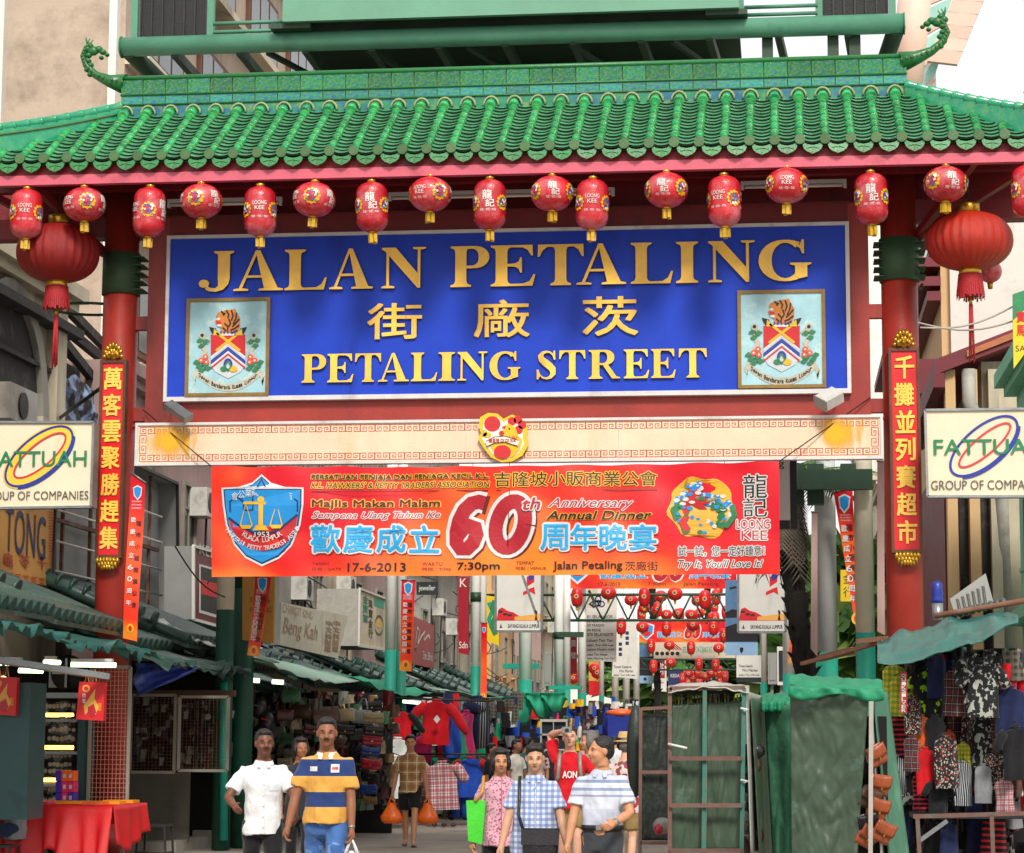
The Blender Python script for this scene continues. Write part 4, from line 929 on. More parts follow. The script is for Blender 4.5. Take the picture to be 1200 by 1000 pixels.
# ------------------------------------------------------------------ slim vertical banners
banner_mat('pennant_cloth',.5,4,mid=0); M('pennant_back','c9a7a0',.6,.1)
def pennant(quad,Y,lab,txt='歡慶成立60周年',txt2='隆市小販商業公會',back=False,g='slim red and orange pennants on the poles',detail=True,n=10):
    pl=Plane((0,Y,0),(1,0,0),.006); am=.03; pl.warp=lambda U,V: am*math.sin(V*2.4+U*4)
    t=thing('pennant',lab,'banner',tuple(at(*quad[3],Y)),g)
    sheet('cloth',t,pl,quad,'pennant_back' if back else 'pennant_cloth',6,24)
    if not back:
        (x0,y0),(x1,y1),(x2,y2),(x3,y3)=quad; A=Art(pl); w=x1-x0; H=y3-y0; L_=lambda u,v:((x0*(1-u)+x1*u)*(1-v)+(x3*(1-u)+x2*u)*v,(y0*(1-u)+y1*u)*(1-v)+(y3*(1-u)+y2*u)*v)
        c=L_(.5,.09); a=abs(w)*.32
        A.poly([(c[0]-a,c[1]-a),(c[0],c[1]-a*1.5),(c[0]+a,c[1]-a),(c[0]+a*.8,c[1]+a*.8),(c[0],c[1]+a*1.8),(c[0]-a*.8,c[1]+a*.8)],'white',1); A.poly([(c[0]-a*.8,c[1]-a*.8),(c[0],c[1]-a*1.2),(c[0]+a*.8,c[1]-a*.8),(c[0]+a*.6,c[1]+a*.6),(c[0],c[1]+a*1.4),(c[0]-a*.6,c[1]+a*.6)],'shield_blue',1.6)
        if detail:
            for k in range(3): p=L_(.15,.17+.02*k); q=L_(.85,.17+.02*k); A.text('PERSATUAN PENJAJA K.L.',p[0],p[1]-1.2,q[0],p[1]+1.2,'white',1)
            for col,tx,u,m_ in ((0,txt,.32,'white'),(1,txt2,.70,'maroon')):
                for i,ch in enumerate(tx): 
                    p=L_(u,.27+.58*i/len(tx)); s=abs(w)*.17; A.text(ch,p[0]-s,p[1]-s,p[0]+s,p[1]+s*1.1,m_,1,bold=.02)
        c=L_(.5,.93); A.ell(c[0],c[1],a*.8,a,'yellow',1,14); A.ell(c[0],c[1],a*.4,a*.6,'badge_red',1.5,10)
        A.build('printing',t)
    mb=MB(); mb.tube([pl.p(*pl.hit(quad[0][0]-1,quad[0][1]),.01),pl.p(*pl.hit(quad[1][0]+1,quad[1][1]),.01)],.012,'steel',6); mb.build('rod',t)
    return t
pennant([(153,553),(170,566),(161,752),(144,748)],-.35,'red and orange pennant hanging against the right side of the left pillar')
# ------------------------------------------------------------------ ground
M('road','8f857a',.85,.18,1.2,dirt='5c5650',da=.35,ds=.7,bump=.5,bs=25); M('pavement','7a746c',.85,.2,2,dirt='4a4640',da=.3,bump=.4); M('kerb','9a948a',.8,.15,3,dirt='4f4a44',da=.3)
mb=MB(); mb.grid(lambda u,v:Vector((-300+600*u,-60+700*v,-.012+.01*smoothnoise((u*90,v*60,0)))),60,60,'road'); structure(mb.build('ground'))
mb=MB(); mb.box((-8.2,3,-.1),(-5.15,120,.14),'pavement'); structure(mb.build('pavement'))
mb=MB(); mb.box((5.5,-2,-.1),(7.4,120,.14),'pavement'); structure(mb.build('pavement'))
mb=MB(); mb.box((-5.15,3,-.1),(-5.0,120,.15),'kerb'); structure(mb.build('kerb'))
mb=MB(); mb.box((5.35,-2,-.1),(5.5,120,.15),'kerb'); structure(mb.build('kerb'))
# ------------------------------------------------------------------ buildings
M('plaster_warm','b9a795',.85,.16,.5,dirt='6f6054',da=.42,ds=.5,streak=False,bump=.4,bs=8); M('plaster_cream','c9bda6',.8,.12,.7,dirt='5f584e',da=.42,ds=.5,streak=True,bump=.2,bs=8)
M('plaster_pink','a58a86',.85,.14,.7,dirt='5f524e',da=.42,streak=True,ds=.6); M('plaster_grey','96928a',.85,.15,.7,dirt='4a4640',da=.45,streak=True,ds=.6); M('plaster_white','dcd8d0',.85,.08,.6,dirt='9a9490',da=.38,ds=.6,bump=.3,bs=8)
M('plaster_tan','c7a377',.8,.08,.6,dirt='8f7350',da=.2,streak=True); M('plaster_mint','7fc3a4',.75,.1,.8,dirt='5a8f78',da=.25,streak=True); M('soot','2e2c2b',.9,.3,1.5,dirt='6a645e',da=.3,ds=2)
M('maroon_paint','6a1c28',.6,.12,2,dirt='3a1218',da=.2); M('window_glass','28323a',.12,.2,3,spec=.7); M('window_frame','8a8478',.6,.15); M('brown_wood','6a4430',.7,.2,6)
M('copper','b56a40',.6,.2,5,dirt='6a4a38',da=.3); M('debris_blue','8a9cc0',.7,.3,5,col2='2a2a2c',edge=.45); M('pipe_grey','a39e96',.6,.15,5,dirt='5f5850',da=.3); M('rust_steel','6f4a38',.8,.25,8,dirt='a08a78',da=.3); M('panel_grey','8e8f8d',.6,.12,1.5,dirt='5e5b58',da=.3,streak=True)
def building(name,lab,X,Y0,Y1,Z,side,wall,storeys,win=(1.1,1.5),depth=8,floor0=3.4,nwin=None,ledge=True,front=True,roof=None,wmat='window_frame'):
    s=-1 if side=='L' else 1; t=thing(name,lab,'building',(X,Y0,0))
    x0,x1=(X-depth,X) if s<0 else (X,X+depth)
    mb=MB(); mb.box((x0,Y0,-.1),(x1,Y1,Z),wall); mb.build('wall',t)
    H=(Z-floor0-.4)/max(1,storeys); n=nwin or max(1,int((Y1-Y0)/2.4)); fx=X-s*0; o=-s
    for k in range(storeys):
        zb=floor0+k*H+H*.22
        for i in range(n):
            yc=Y0+(Y1-Y0)*(i+.5)/n; w,h=win[0],min(win[1],H*.66)
            mb=MB(); 
            for (a,b,c,d) in ((yc-w/2-.07,yc-w/2,zb-.07,zb+h+.07),(yc+w/2,yc+w/2+.07,zb-.07,zb+h+.07),(yc-w/2,yc+w/2,zb+h,zb+h+.07),(yc-w/2,yc+w/2,zb-.07,zb)): mb.box((min(X,X+o*.07),a,c),(max(X,X+o*.07),b,d),wmat)
            mb.box((min(X+o*.012,X+o*.04),yc-.03,zb),(max(X+o*.012,X+o*.04),yc+.03,zb+h),wmat); mb.box((min(X+o*.014,X+o*.042),yc-w/2,zb+h*.62),(max(X+o*.014,X+o*.042),yc-.03,zb+h*.66),wmat); mb.box((min(X+o*.014,X+o*.042),yc+.03,zb+h*.62),(max(X+o*.014,X+o*.042),yc+w/2,zb+h*.66),wmat)
            f=mb.build('window',t); mb=MB(); mb.box((min(X+o*.003,X+o*.012),yc-w/2,zb),(max(X+o*.003,X+o*.012),yc+w/2,zb+h),'window_glass'); mb.build('pane',f)
            mb=MB(); mb.box((min(X,X+o*.14),yc-w/2-.12,zb-.14),(max(X,X+o*.14),yc+w/2+.12,zb-.075),wall); mb.build('sill',f)
        if ledge:
            mb=MB(); z=floor0+k*H; mb.box((min(X,X+o*.3),Y0-.02,z-.12),(max(X,X+o*.3),Y1+.02,z+.05),wall); mb.build('ledge',t)
    mb=MB(); mb.box((min(X,X+o*.35),Y0-.15,Z-.25),(max(X,X+o*.35),Y1+.15,Z-.02),wall); mb.box((min(X,X+o*.2),Y0-.1,Z-.4),(max(X,X+o*.2),Y1+.1,Z-.25),wall); mb.build('cornice',t)
    mb=MB(); yp=Y0+.25; mb.tube([(X+o*.09,yp,.1),(X+o*.09,yp,Z-.5)],.05,'pipe_grey',8); mb.build('downpipe',t)
    return t
# left-hand row
L1=building('shophouse','cream shophouse with a blackened arch at the far left above the box sign',-8,-4,6.6,8.9,'L','plaster_cream',1,nwin=1,win=(.1,.1),floor0=5.2)
def arch_outline(Y0_,Y1_,z0,zs,n=14):
    yc=(Y0_+Y1_)/2; r=(Y1_-Y0_)/2; return [(Y0_,z0),(Y1_,z0)]+[(yc+r*math.cos(math.pi*i/n),zs+r*math.sin(math.pi*i/n)*1.05) for i in range(n+1)]
X=-7.99
def xprism(pts,x0,d,mat,name,parent): 
    mb=MB(); mb.prism([(x0,y,z) for y,z in pts],(d,0,0),mat); return mb.build(name,parent)
yb=atX(22,455,X).y; xprism(arch_outline(yb-2.2,yb+.9,5.2,6.6),-7.98,-.4,'soot','arch_opening',L1)
mb=MB(); 
for a,b in ((yb-2.45,yb-2.2),(yb+.9,yb+1.15)): mb.box((-8.0,a,4.6),(-7.88,b,6.6),'plaster_cream')
n=14; yc=yb-.65; r=1.55
for i in range(n):
    a0,a1=math.pi*i/n,math.pi*(i+1)/n; P=[]
    for q in (r,r+.25): P+= [(yc+q*math.cos(a0),6.6+q*1.05*math.sin(a0)),(yc+q*math.cos(a1),6.6+q*1.05*math.sin(a1))]
    mb.prism([(-8.0,*P[0]),(-8.0,*P[1]),(-8.0,*P[3]),(-8.0,*P[2])],(.12,0,0),'plaster_grey')
mb.build('arch_surround',L1)
mb=MB(); mb.box((-8,yb+1.3,4.6),(-7.8,yb+1.75,8.6),'plaster_cream'); mb.build('pilaster',L1)
mb=MB(); mb.box((-8,2,8.05),(-7.7,6.7,8.2),'soot'); mb.box((-8,2,7.35),(-7.9,6.2,7.42),'soot'); mb.build('string_course',L1)
# air conditioner box at the very left edge
p=atX(16,480,-7.7); t=thing('air_conditioner','white outdoor air conditioner unit on the cream shophouse above the left box sign','air conditioner',tuple(p))
mb=MB(); mb.box((-7.95,p.y-.9,p.z-.25),(-7.45,p.y+.35,p.z+.28),'plaster_white'); mb.build('casing',t); mb=MB(); mb.tube([(-7.44,p.y-.35,p.z),(-7.42,p.y-.35,p.z)],.2,'dark_steel',16); mb.build('fan_grille',t)
# burnt-out gap
t=thing('ruined_house','burnt out low house with black beams and torn sheeting between cream shophouse and pillar','ruin',(-8.4,6.7,0))
mb=MB(); mb.box((-14,6.7,-.1),(-8.6,9.4,8.0),'soot'); mb.build('wall',t)
random.seed(5)
for k in range(7):
    z=7.2+k*.26; mb=MB(); mb.bar((-8.2-random.uniform(0,.5),6.7,z+.25),(-8.4-random.uniform(0,.4),11.2,z-.25),.12,.16,'soot'); mb.build('beam',t)
mb=MB(); mb.grid(lambda u,v:Vector((-8.35+.25*smoothnoise((u*5,v*5,3)),6.7+3.4*u,5.9+1.8*v+.2*smoothnoise((u*7,v*4,1)))),24,14,'debris_blue',smooth=False); mb.build('torn_sheet',t)
mb=MB(); mb.bar(at(55,372,10),at(104,404,10),.14,.12,'copper'); mb.build('copper_flashing',t)
mb=MB(); mb.tube([at(70,490,6),at(118,455,1)],.03,'dark_steel',6); mb.build('stay_rod',t)
LA=thing('tower_block','tall weathered plaster building with brown stains at the top left behind the tiled roof','building',(-9.2,14,0))
mb=MB(); mb.box((-30,14,-.1),(-9.3,34,26),'plaster_warm'); mb.build('wall',LA)
for q,(px0,px1,m) in enumerate(((0,8,'plaster_white'),(131,160,'plaster_white'))):
    a=at(px0-(40 if q==0 else 0),60,13.98).x; b=at(px1 if q==0 else 140,60,13.98).x; mb=MB(); mb.box((a,13.75,0),(b,14,26),m); mb.build('pilaster',LA)
for k in range(5):
    for i in range(4):
        z=9.2+k*3.1; y=15+i*4.6; mb=MB(); mb.box((-9.3,y,z),(-9.2,y+3.2,z+1.7),'brown_wood'); f=mb.build('window',LA)
        for j in range(3): mb=MB(); mb.box((-9.195,y+.15+j*1.0,z+.12),(-9.185,y+1.02+j*1.0,z+1.58),'window_glass'); mb.build('pane',f)
    mb=MB(); z=8.7+k*3.1; mb.box((-9.3,14,z),(-8.8,34,z+.18),'plaster_cream'); mb.build('balcony_slab',LA)
M('ac_case','c8c6c0',.5,.12,4,dirt='7a746a',da=.3)
for k,(px,py,X_,lb_) in enumerate(((232,590,-7.9,'on the pink wall beside the banner'),(350,690,-7.9,'above the slanted white signboard'),(402,688,-7.9,'left of the beige box sign'),(512,712,-7.9,'above the crimson cursive sign'),(528,735,-7.9,'beside the tall crimson sign'),(645,735,-7.9,'among the far left poles'),(598,720,-7.9,'behind the yellow vertical sign'))):
    p=atX(px,py,X_); t=thing('air_conditioner','grimy outdoor air conditioner unit %s'%lb_,'air conditioner',tuple(p)); mb=MB(); mb.box((X_-.1,p.y-.4,p.z-.28),(X_+.28,p.y+.4,p.z+.28),'ac_case'); mb.build('casing',t); mb=MB(); mb.tube([(X_+.27,p.y-.1,p.z),(X_+.30,p.y-.1,p.z)],.2,'dark_steel',14); mb.build('fan_grille',t); mb=MB(); mb.tube([(X_+.1,p.y+.3,p.z-.28),(X_+.05,p.y+.35,p.z-2.5)],.025,'wire',5); mb.build('hose',t)
random.seed(31)
for k in range(16):
    y0_=random.uniform(7,60); z_=random.uniform(4.2,7.5); L2=random.uniform(5,14); t=thing('cable','dark sagging cable number along the left facades','cable',(-7.8,y0_,z_)); t['label']='thin dark cable on the left facades, %s'%('nearest the pillar' if y0_<18 else 'above the roof of the bag stall' if y0_<32 else 'far down the row'); t['label']+=', %s'%('highest' if z_>6.5 else 'middle height' if z_>5.2 else 'lowest'); t['group']='cables along the left facades'
    mb=MB(); mb.tube([(-7.75+.25*math.sin(k+i),y0_+L2*i/8,z_-.5*math.sin(math.pi*i/8)+.06*i*math.sin(k*2)) for i in range(9)],.018,'wire',5); mb.build('strand',t)
building('shophouse','dull pink plastered shophouse behind the empty grey sign frame left of the banner',-8,9.5,20,8.2,'L','plaster_pink',1,floor0=4.6,win=(.9,1.2),nwin=3)
cols=['plaster_grey','plaster_cream','plaster_pink','plaster_white','plaster_grey','plaster_cream','plaster_tan','plaster_grey','plaster_cream']
labs=['grey shophouse behind the slanted white signboard','cream shophouse behind the beige box sign and first pole pair','pinkish shophouse behind the maroon cursive sign','pale shophouse behind the tall yellow street sign','grey shophouse with dark windows behind the thick single pole','cream shophouse far down the left side behind the white list sign','tan shophouse among the farthest left poles','grey block near the far end of the left row','cream block closing the far end of the left row']
y=20
for i,(c,l) in enumerate(zip(cols,labs)):
    L_=[7,6.5,7,6,8,8,9,12,14][i]; building('shophouse',l,-8-(i%3)*.2,y+.02,y+L_,10.5+(i*37%5)*.7,'L',c,2,win=(1.0,1.5)); y+=L_
# right-hand row
R1=building('shophouse','mint green shophouse with scrolled bracket at the right edge beyond the box sign',7.5,2,9.2,7.7,'R','plaster_mint',1,floor0=3.6,win=(1,1.4),nwin=2,depth=9)
mb=MB(); c=at(1158,440,8.9)

R2=thing('shophouse','cream house with square columns under a maroon roof right of the right pillar','building',(6.9,12,0))
mb=MB(); mb.box((7.2,12.4,-.1),(16,23.9,8.4),'plaster_cream'); mb.build('wall',R2)
for px in (1117,1143,1168): 
    a=at(px-6,640,12.1).x; b=at(px+6,640,12.1).x; mb=MB(); mb.box((a,12.0,0),(b,12.4,8.2),'plaster_tan' if px<1150 else 'plaster_cream'); mb.build('column',R2)
for px in (1130,1156): mb=MB(); a=at(px-5,640,12.3).x; b=at(px+5,640,12.3).x; mb.box((a,12.3,2.5),(b,12.39,7.5),'soot'); mb.build('opening',R2)
e0=at(1134,424,12).z
mb=MB(); mb.prism([(6.35,11.8,e0-.25),(6.35,11.8,e0+.02),(11,11.8,e0+1.8),(11,11.8,e0+1.5)],(0,12.5,0),'maroon_paint'); mb.build('roof',R2)
mb=MB(); mb.box((6.3,11.7,e0-.5),(6.5,24.2,e0-.24),'maroon_paint'); mb.build('eaves_board',R2)
mb=MB(); mb.prism([(6.9,11.75,e0+.05),(6.9,11.75,e0+.16),(9,11.75,e0+.98),(9,11.75,e0+.85)],(0,.2,0),'copper'); mb.build('verge',R2)
mb=MB(); q=at(1136,472,12); mb.tube([q+Vector((0,0,.6)),q,q+Vector((.12,0,-.3)),q+Vector((.5,0,-.6)),q+Vector((.6,.3,-6))],.13,'pipe_grey',10); mb.build('downpipe',R2)
mb=MB(); mb.box((6.6,14,-.1),(7.2,23.9,6.9),'maroon_paint'); mb.build('shopfront',R2)
R3=thing('tower_block','tall building with white stained end wall and tan street front at the right','building',(7.5,24,0))
mb=MB(); mb.box((7.5,24,-.1),(26,44,14.6),'plaster_white'); mb.build('wall',R3)
mb=MB(); mb.box((7.3,24.2,-.1),(7.5,44,14.6),'plaster_tan'); mb.build('street_wall',R3)
z3=at(1121,300,24).z
for dz,w in ((0,.5),(-.45,.32),(-.8,.2)): mb=MB(); mb.box((7.3-w*1.6,24.1,z3+dz-.22),(7.3,44,z3+dz),'maroon_paint'); mb.build('ledge',R3)
mb=MB(); mb.box((6.75,24.05,at(1112,400,24).z-1.2),(7.5,25.0,at(1112,400,24).z-.4),'maroon_paint'); mb.build('ledge_block',R3)
for k in range(3):
    mb=MB(); mb.box((7.2,26+k*5,z3+.6),(7.3,28.5+k*5,z3+3),'window_frame'); f=mb.build('window',R3); mb=MB(); mb.box((7.18,26.1+k*5,z3+.7),(7.2,28.4+k*5,z3+2.9),'window_glass'); mb.build('pane',f)
mb=MB(); mb.box((6.9,24.3,z3+.4),(7.3,25.2,z3+5),'panel_grey'); 
for k in range(14): mb.box((6.82,24.3,z3+.5+k*.3),(6.9,25.2,z3+.6+k*.3),'dark_steel')
mb.build('louvre_shaft',R3)
y=44.1
for i,(c,l) in enumerate((('plaster_grey','grey shophouse on the right behind the tall silver pole'),('plaster_cream','cream shophouse on the right behind the palm trunk'),('plaster_white','pale block far along the right side of the street'))):
    building('shophouse',l,7.4,y,y+18,(11,12,29)[i],'R',c,2,win=(1.2,1.6)); y+=18.1
# end of the street
M('foliage','3f6a2c',.7,.35,2,rnd=.25,dirt='1c3a18',da=.3); M('foliage_light','7f9a4a',.7,.3,2,rnd=.25); M('palm_green','5a7a3a',.6,.3,4,rnd=.2); M('palm_dead','5a5044',.85,.3,6); M('trunk_dark','1d1814',.95,.3,10,dirt='4a4034',da=.2,bump=.8)
building('office_block','pale office block closing the view at the far end of the street',18,150,156,9,'L','plaster_white',2,depth=36)
def crown(rx,rz,seedn,n=900,mat='foliage'):
    random.seed(seedn); mb=MB(); cl=[(Vector((random.gauss(0,.42),random.gauss(0,.42),random.gauss(0,.4))),random.uniform(.25,.5)) for _ in range(16)]
    for i in range(n):
        c,r=cl[i%16]; d=Vector((random.gauss(0,1),random.gauss(0,1),random.gauss(0,1))).normalized()*r*random.uniform(.6,1.05)
        p=c+d; p=Vector((p.x*rx,p.y*rx,p.z*rz)); a=Vector((random.gauss(0,1),random.gauss(0,1),random.gauss(0,.6))).normalized(); b=a.orthogonal().normalized(); s=random.uniform(.18,.4)
        mb.add([p-a*s,p+b*s*.5,p+a*s,p-b*s*.5],[(0,1,2,3)],mat if random.random()<.75 else 'foliage_light')
    return mb.mesh('crown')
cr=[crown(1,1,k) for k in (1,2)]
t=thing('leafy_tree','small leafy tree behind the silver and cream poles at the right','tree',(5.3,34,0)); mb=MB(); mb.tube([(5.3,34,0),(5.2,34,3),(5.3,34,5)],[.12,.1,.06],'trunk_dark',8); mb.build('trunk',t); inst(cr[0],'crown',t,(5.4,34,5.2),None,(1.9,1.9,2.9))
for k,(x,y,h,r) in enumerate(((-7,138,8,5),(-1.5,142,9,5.4),(4.0,140,8.5,5.2),(9,136,9,4.6))):
    t=thing('leafy_tree','leafy tree at the end of the street, %s'%('leftmost of four','second from the left behind the lantern strings','third of four behind the red canopy cart','rightmost of four beyond the palm')[k],'tree',(x,y,0),'trees at the far end of the street')
    mb=MB(); mb.tube([(x,y,0),(x+.2,y,h*.4),(x-.1,y,h*.7)],[.35,.25,.12],'trunk_dark',8)
    for j in range(5): a=j*1.3; mb.tube([(x,y,h*.4+j*.3),(x+1.2*math.cos(a),y+1.2*math.sin(a),h*.65),(x+2.2*math.cos(a),y+2.2*math.sin(a),h*.85)],[.12,.08,.03],'trunk_dark',6)
    mb.build('trunk',t); inst(cr[k%2],'crown',t,(x,y,h*.82),(0,0,k),(r,r,r*.62))
def palm(px,Y,ztop,lab,skirt=True,tr=.17,nf=16,z0=0):
    b=at(px,800,Y); x=b.x; t=thing('palm_tree',lab,'palm',(x,Y,0),'palms along the street')
    mb=MB(); n=26; P=[(x+.10*math.sin(i*.2)-.02*i*.3,Y,ztop*i/n) for i in range(n+1)]; mb.tube(P,[tr*(1+.22*(i%2)) for i in range(n+1)],'trunk_dark',12)
    random.seed(int(px))
    for i in range(120):
        z=random.uniform(1.5,ztop); a=random.uniform(0,6.28); k=int(z/ztop*n); c=Vector(P[min(k,n)]); d=Vector((math.cos(a),math.sin(a),0)); q=c+d*tr; mb.add([q+Vector((0,0,-.06)),q+d*.12+Vector((0,0,.12)),q+Vector((0,0,.06))+d.cross(Vector((0,0,1)))*.05],[(0,1,2)],'trunk_dark')
    mb.build('trunk',t)
    top=Vector(P[-1]); 
    def frond(a,el,L_,droop,mat):
        mb=MB(); pts=[]; 
        for i in range(9):
            s=i/8; pts.append(top+Vector((math.cos(a)*L_*s*math.cos(el),math.sin(a)*L_*s*math.cos(el),L_*s*math.sin(el)-droop*s*s)))
        mb.tube(pts,[.025*(1-.8*i/8) for i in range(9)],mat,5)
        for i in range(2,9):
            d=(pts[i]-pts[i-1]).normalized(); sd=d.cross(Vector((0,0,1))).normalized()
            for s_ in (-1,1):
                for q in range(3):
                    o=pts[i-1].lerp(pts[i],q/3); e=o+(sd*s_*.8+d*.7+Vector((0,0,-.25))).normalized()*(.55-.03*i); w_=d*.03; mb.add([o-w_,o+w_,e],[(0,1,2)],mat)
        return mb
    for k in range(nf): stuff_=frond(k*2*math.pi/nf,random.uniform(.1,1.0),random.uniform(1.3,1.9),random.uniform(.3,1.1),'palm_green').build('frond',t)
    if skirt:
        for k in range(16): frond(k*.39+.2,random.uniform(-1.3,-.8),random.uniform(.7,1.1),random.uniform(.5,.9),'palm_dead').build('dead_frond',t)
    return t
palm(944,9,5.9,'dark shaggy palm with dead fronds between the right signs and the tall silver pole')
palm(770,95,11,'palm with pale green fronds behind the nearest green truss',skirt=False)
palm(835,100,10.5,'farther palm behind the truss, right of the first one',skirt=False)
# ------------------------------------------------------------------ green steel structure above the roof
M('steel_green','4f8a70',.5,.12,2,dirt='2f5a48',da=.2); M('steel_green_dark','27402f',.6,.2,2); M('fascia_green','64997f',.5,.1,1,dirt='5a9078',da=.25,streak=True); M('mesh_black','15171a',.6,.2,12,bump=.6,bs=60); M('pink_steel','dfb8a8',.6,.08,2); M('teal_glass','9fd0c4',.15,.1,2,spec=.7)
cs=thing('canopy_structure','green steel street canopy with a long round tube and box beam above the tiled roof','canopy',(0,3,8))
Yc=3.0; k3=F/33
A0=at(143,57,Yc); A1=at(1059,26,Yc); A1.z=A0.z=(A0.z+A1.z)/2
mb=MB(); mb.tube([A0,A1],.145,'steel_green',24,ell=(0,0,1)); mb.build('main_tube',cs)
for a in (A0,A1):
    mb=MB(); mb.tube([a-Vector((.015,0,0)) if a is A0 else a,a+Vector((.015,0,0)) if a is A1 else a],.165,'steel_green',24,ell=(0,0,1)); mb.build('end_plate',cs)
    mb=MB(); s=1 if a is A0 else -1; mb.tube([a+Vector((s*.1,0,-.05)),a+Vector((s*.35,3.2,-.25))],.13,'steel_green_dark',14); mb.build('side_tube',cs)
mb=MB(); mb.tube([A0+Vector((.2,3.4,-.4)),A1+Vector((-.2,3.4,-.4))],.13,'steel_green',16,ell=(0,0,1)); mb.build('rear_tube',cs)
for i in range(11):
    x=A0.x+.8+(A1.x-A0.x-1.6)*i/10; mb=MB(); mb.bar((x,Yc,A0.z-.1),(x+.3,Yc+3.4,A0.z-.45),.1,.14,'steel_green_dark'); mb.build('cross_strut',cs)
for i in range(5):
    x=A0.x+2.2+i*1.5; mb=MB(); mb.bar((x,Yc+.1,A0.z-.12),(x+1.5,Yc+3.3,A0.z-.4),.07,.07,'steel_green_dark'); mb.build('diagonal',cs)
bx0=at(331,20,Yc-.4).x; bx1=at(866,10,Yc-.4).x; zb=at(600,17,Yc-.4).z
mb=MB(); mb.box((bx0,Yc-.4,zb),(bx1,Yc-.3,zb+2.4),'fascia_green'); mb.build('box_fascia',cs)
mb=MB(); mb.box((bx0+.02,Yc-.3,zb+.05),(bx1-.02,Yc+3.2,zb+.2),'steel_green_dark'); mb.build('box_underside',cs)
mb=MB(); mb.box((bx0,Yc+.6,A0.z+.2),(bx1,Yc+.7,zb+.05),'steel_green_dark'); mb.build('web_plate',cs)
mb=MB(); mb.box((bx0-1.0,Yc+3.0,A0.z-1.5),(bx1-.3,Yc+3.06,zb+.1),'mesh_black'); mb.build('dark_screen',cs)
for (x0,x1,y0,y1) in ((165,241,-30,45),(964,1040,-30,22)):
    a=at(x0,y1,Yc+.3); b=at(x1,y1,Yc+.3); mb=MB(); mb.box((a.x,Yc+.3,a.z),(b.x,Yc+.36,a.z+2.5),'mesh_black'); f=mb.build('grille',cs)
    for k in range(7): mb=MB(); xx=a.x+(b.x-a.x)*k/6; mb.box((xx-.012,Yc+.27,a.z),(xx+.012,Yc+.295,a.z+2.5),'dark_steel'); mb.build('bar',f)
for px in (158,247,868,960,1046): a=at(px,40,Yc+.25); mb=MB(); mb.box((a.x-.05,Yc+.2,A0.z),(a.x+.05,Yc+.3,A0.z+3),'steel_green'); mb.build('post',cs)
for (x0,x1,ys) in ((250,345,(28,38)),(872,958,(9,18))):
    for yy in ys: a=at(x0,yy,Yc+.2); b=at(x1,yy,Yc+.2); b.z=a.z; mb=MB(); mb.tube([a,b],.03,'steel_green',8); mb.build('rail',cs)
for s,(px,py) in ((0,(345,30)),(1,(852,30))): a=at(px,py,Yc); mb=MB(); mb.box((a.x-.3,Yc-.3,A0.z+.12),(a.x+.3,Yc+.1,A0.z+.2),'steel_green_dark'); mb.build('cleat',cs)
for px in (900,975,1000): a=at(px,76,Yc+1); mb=MB(); mb.box((a.x-.08,Yc+.1,A0.z-.5),(a.x+.08,Yc+.2,A0.z-.1),'steel_green_dark'); mb.build('hanger',cs)
lc=thing('steel_mast','pale pink leaning steel mast behind the right end of the green tube','mast',tuple(at(1062,90,6)))
mb=MB(); mb.tube([at(1058,130,6),at(1076,-40,6)],.26,'pink_steel',20); mb.build('tube',lc)
gr=thing('glass_roof','glazed roof edge with pink louvred fins at the top right against the sky','roof',tuple(at(1090,100,8)))
for k in range(4):
    a=at(1078+k*2,-20+k*34,8.4); b=at(1122-k*6,-36+k*33,8.4); c=at(1112-k*6,-6+k*33,8.4); d=at(1078+k*2,8+k*34,8.4)
    mb=MB(); mb.prism([a,b,c,d],(0,.05,0),'teal_glass'); mb.build('pane',gr)
    mb=MB(); mb.bar(d,c,.07,.07,'pink_steel'); mb.build('glazing_bar',gr)
mb=MB(); mb.bar(at(1140,-40,8.2),at(1098,68,8.2),.12,.2,'pink_steel'); mb.build('edge_beam',gr)
for k in range(6):
    f=k/6; a=at(1158-f*52+8,-20+k*15,8); mb=MB(); w_=at(1158-k*5-36,-18+k*15,8)
    q=[at(1122-k*6,-15+k*14.5,8),at(1158-k*6,-12+k*14.5,8),at(1152-k*6,3+k*14.5,8),at(1117-k*6,-1+k*14.5,8)]
    mb.prism(q,(0,.12,0),'pink_steel'); mb.build('fin',gr)
# ------------------------------------------------------------------ street poles
M('pole_white','eeede9',.45,.08,2,dirt='b0aca0',da=.2,streak=True); M('pole_teal','0e8f78',.5,.12,3,dirt='1f5a4a',da=.2); M('pole_cream','e0d8c2',.6,.1,2,dirt='8a8070',da=.25,streak=True); M('bracket_green','1f3f2a',.5,.15,4); M('pole_silver','d4d7d8',.4,.1,2,metal=.0,dirt='8a8c8c',da=.2,streak=True); M('pole_green_dark','0e4a38',.6,.15,3)
def pole(px,Y,wpx,yb,lab,H=9,mat='pole_white',base='pole_teal',ydn=None,collars=()):
    k=F/(Y-CAM.y); c=at(px,yb,Y); r=wpx/2/k; t=thing('street_pole',lab,'pole',(c.x,Y,0),'round poles with teal feet along the street')
    mb=MB(); mb.tube([(c.x,Y,c.z),(c.x,Y,H)],r,mat,20); mb.build('shaft',t)
    mb=MB(); mb.tube([(c.x,Y,0),(c.x,Y,c.z)],r*1.02,base,20); mb.build('painted_foot',t)
    for cy in collars: z=at(px,cy,Y).z; mb=MB(); mb.tube([(c.x,Y,z-.12),(c.x,Y,z+.12)],r*1.15,'bracket_green',20); mb.build('collar',t)
    return t
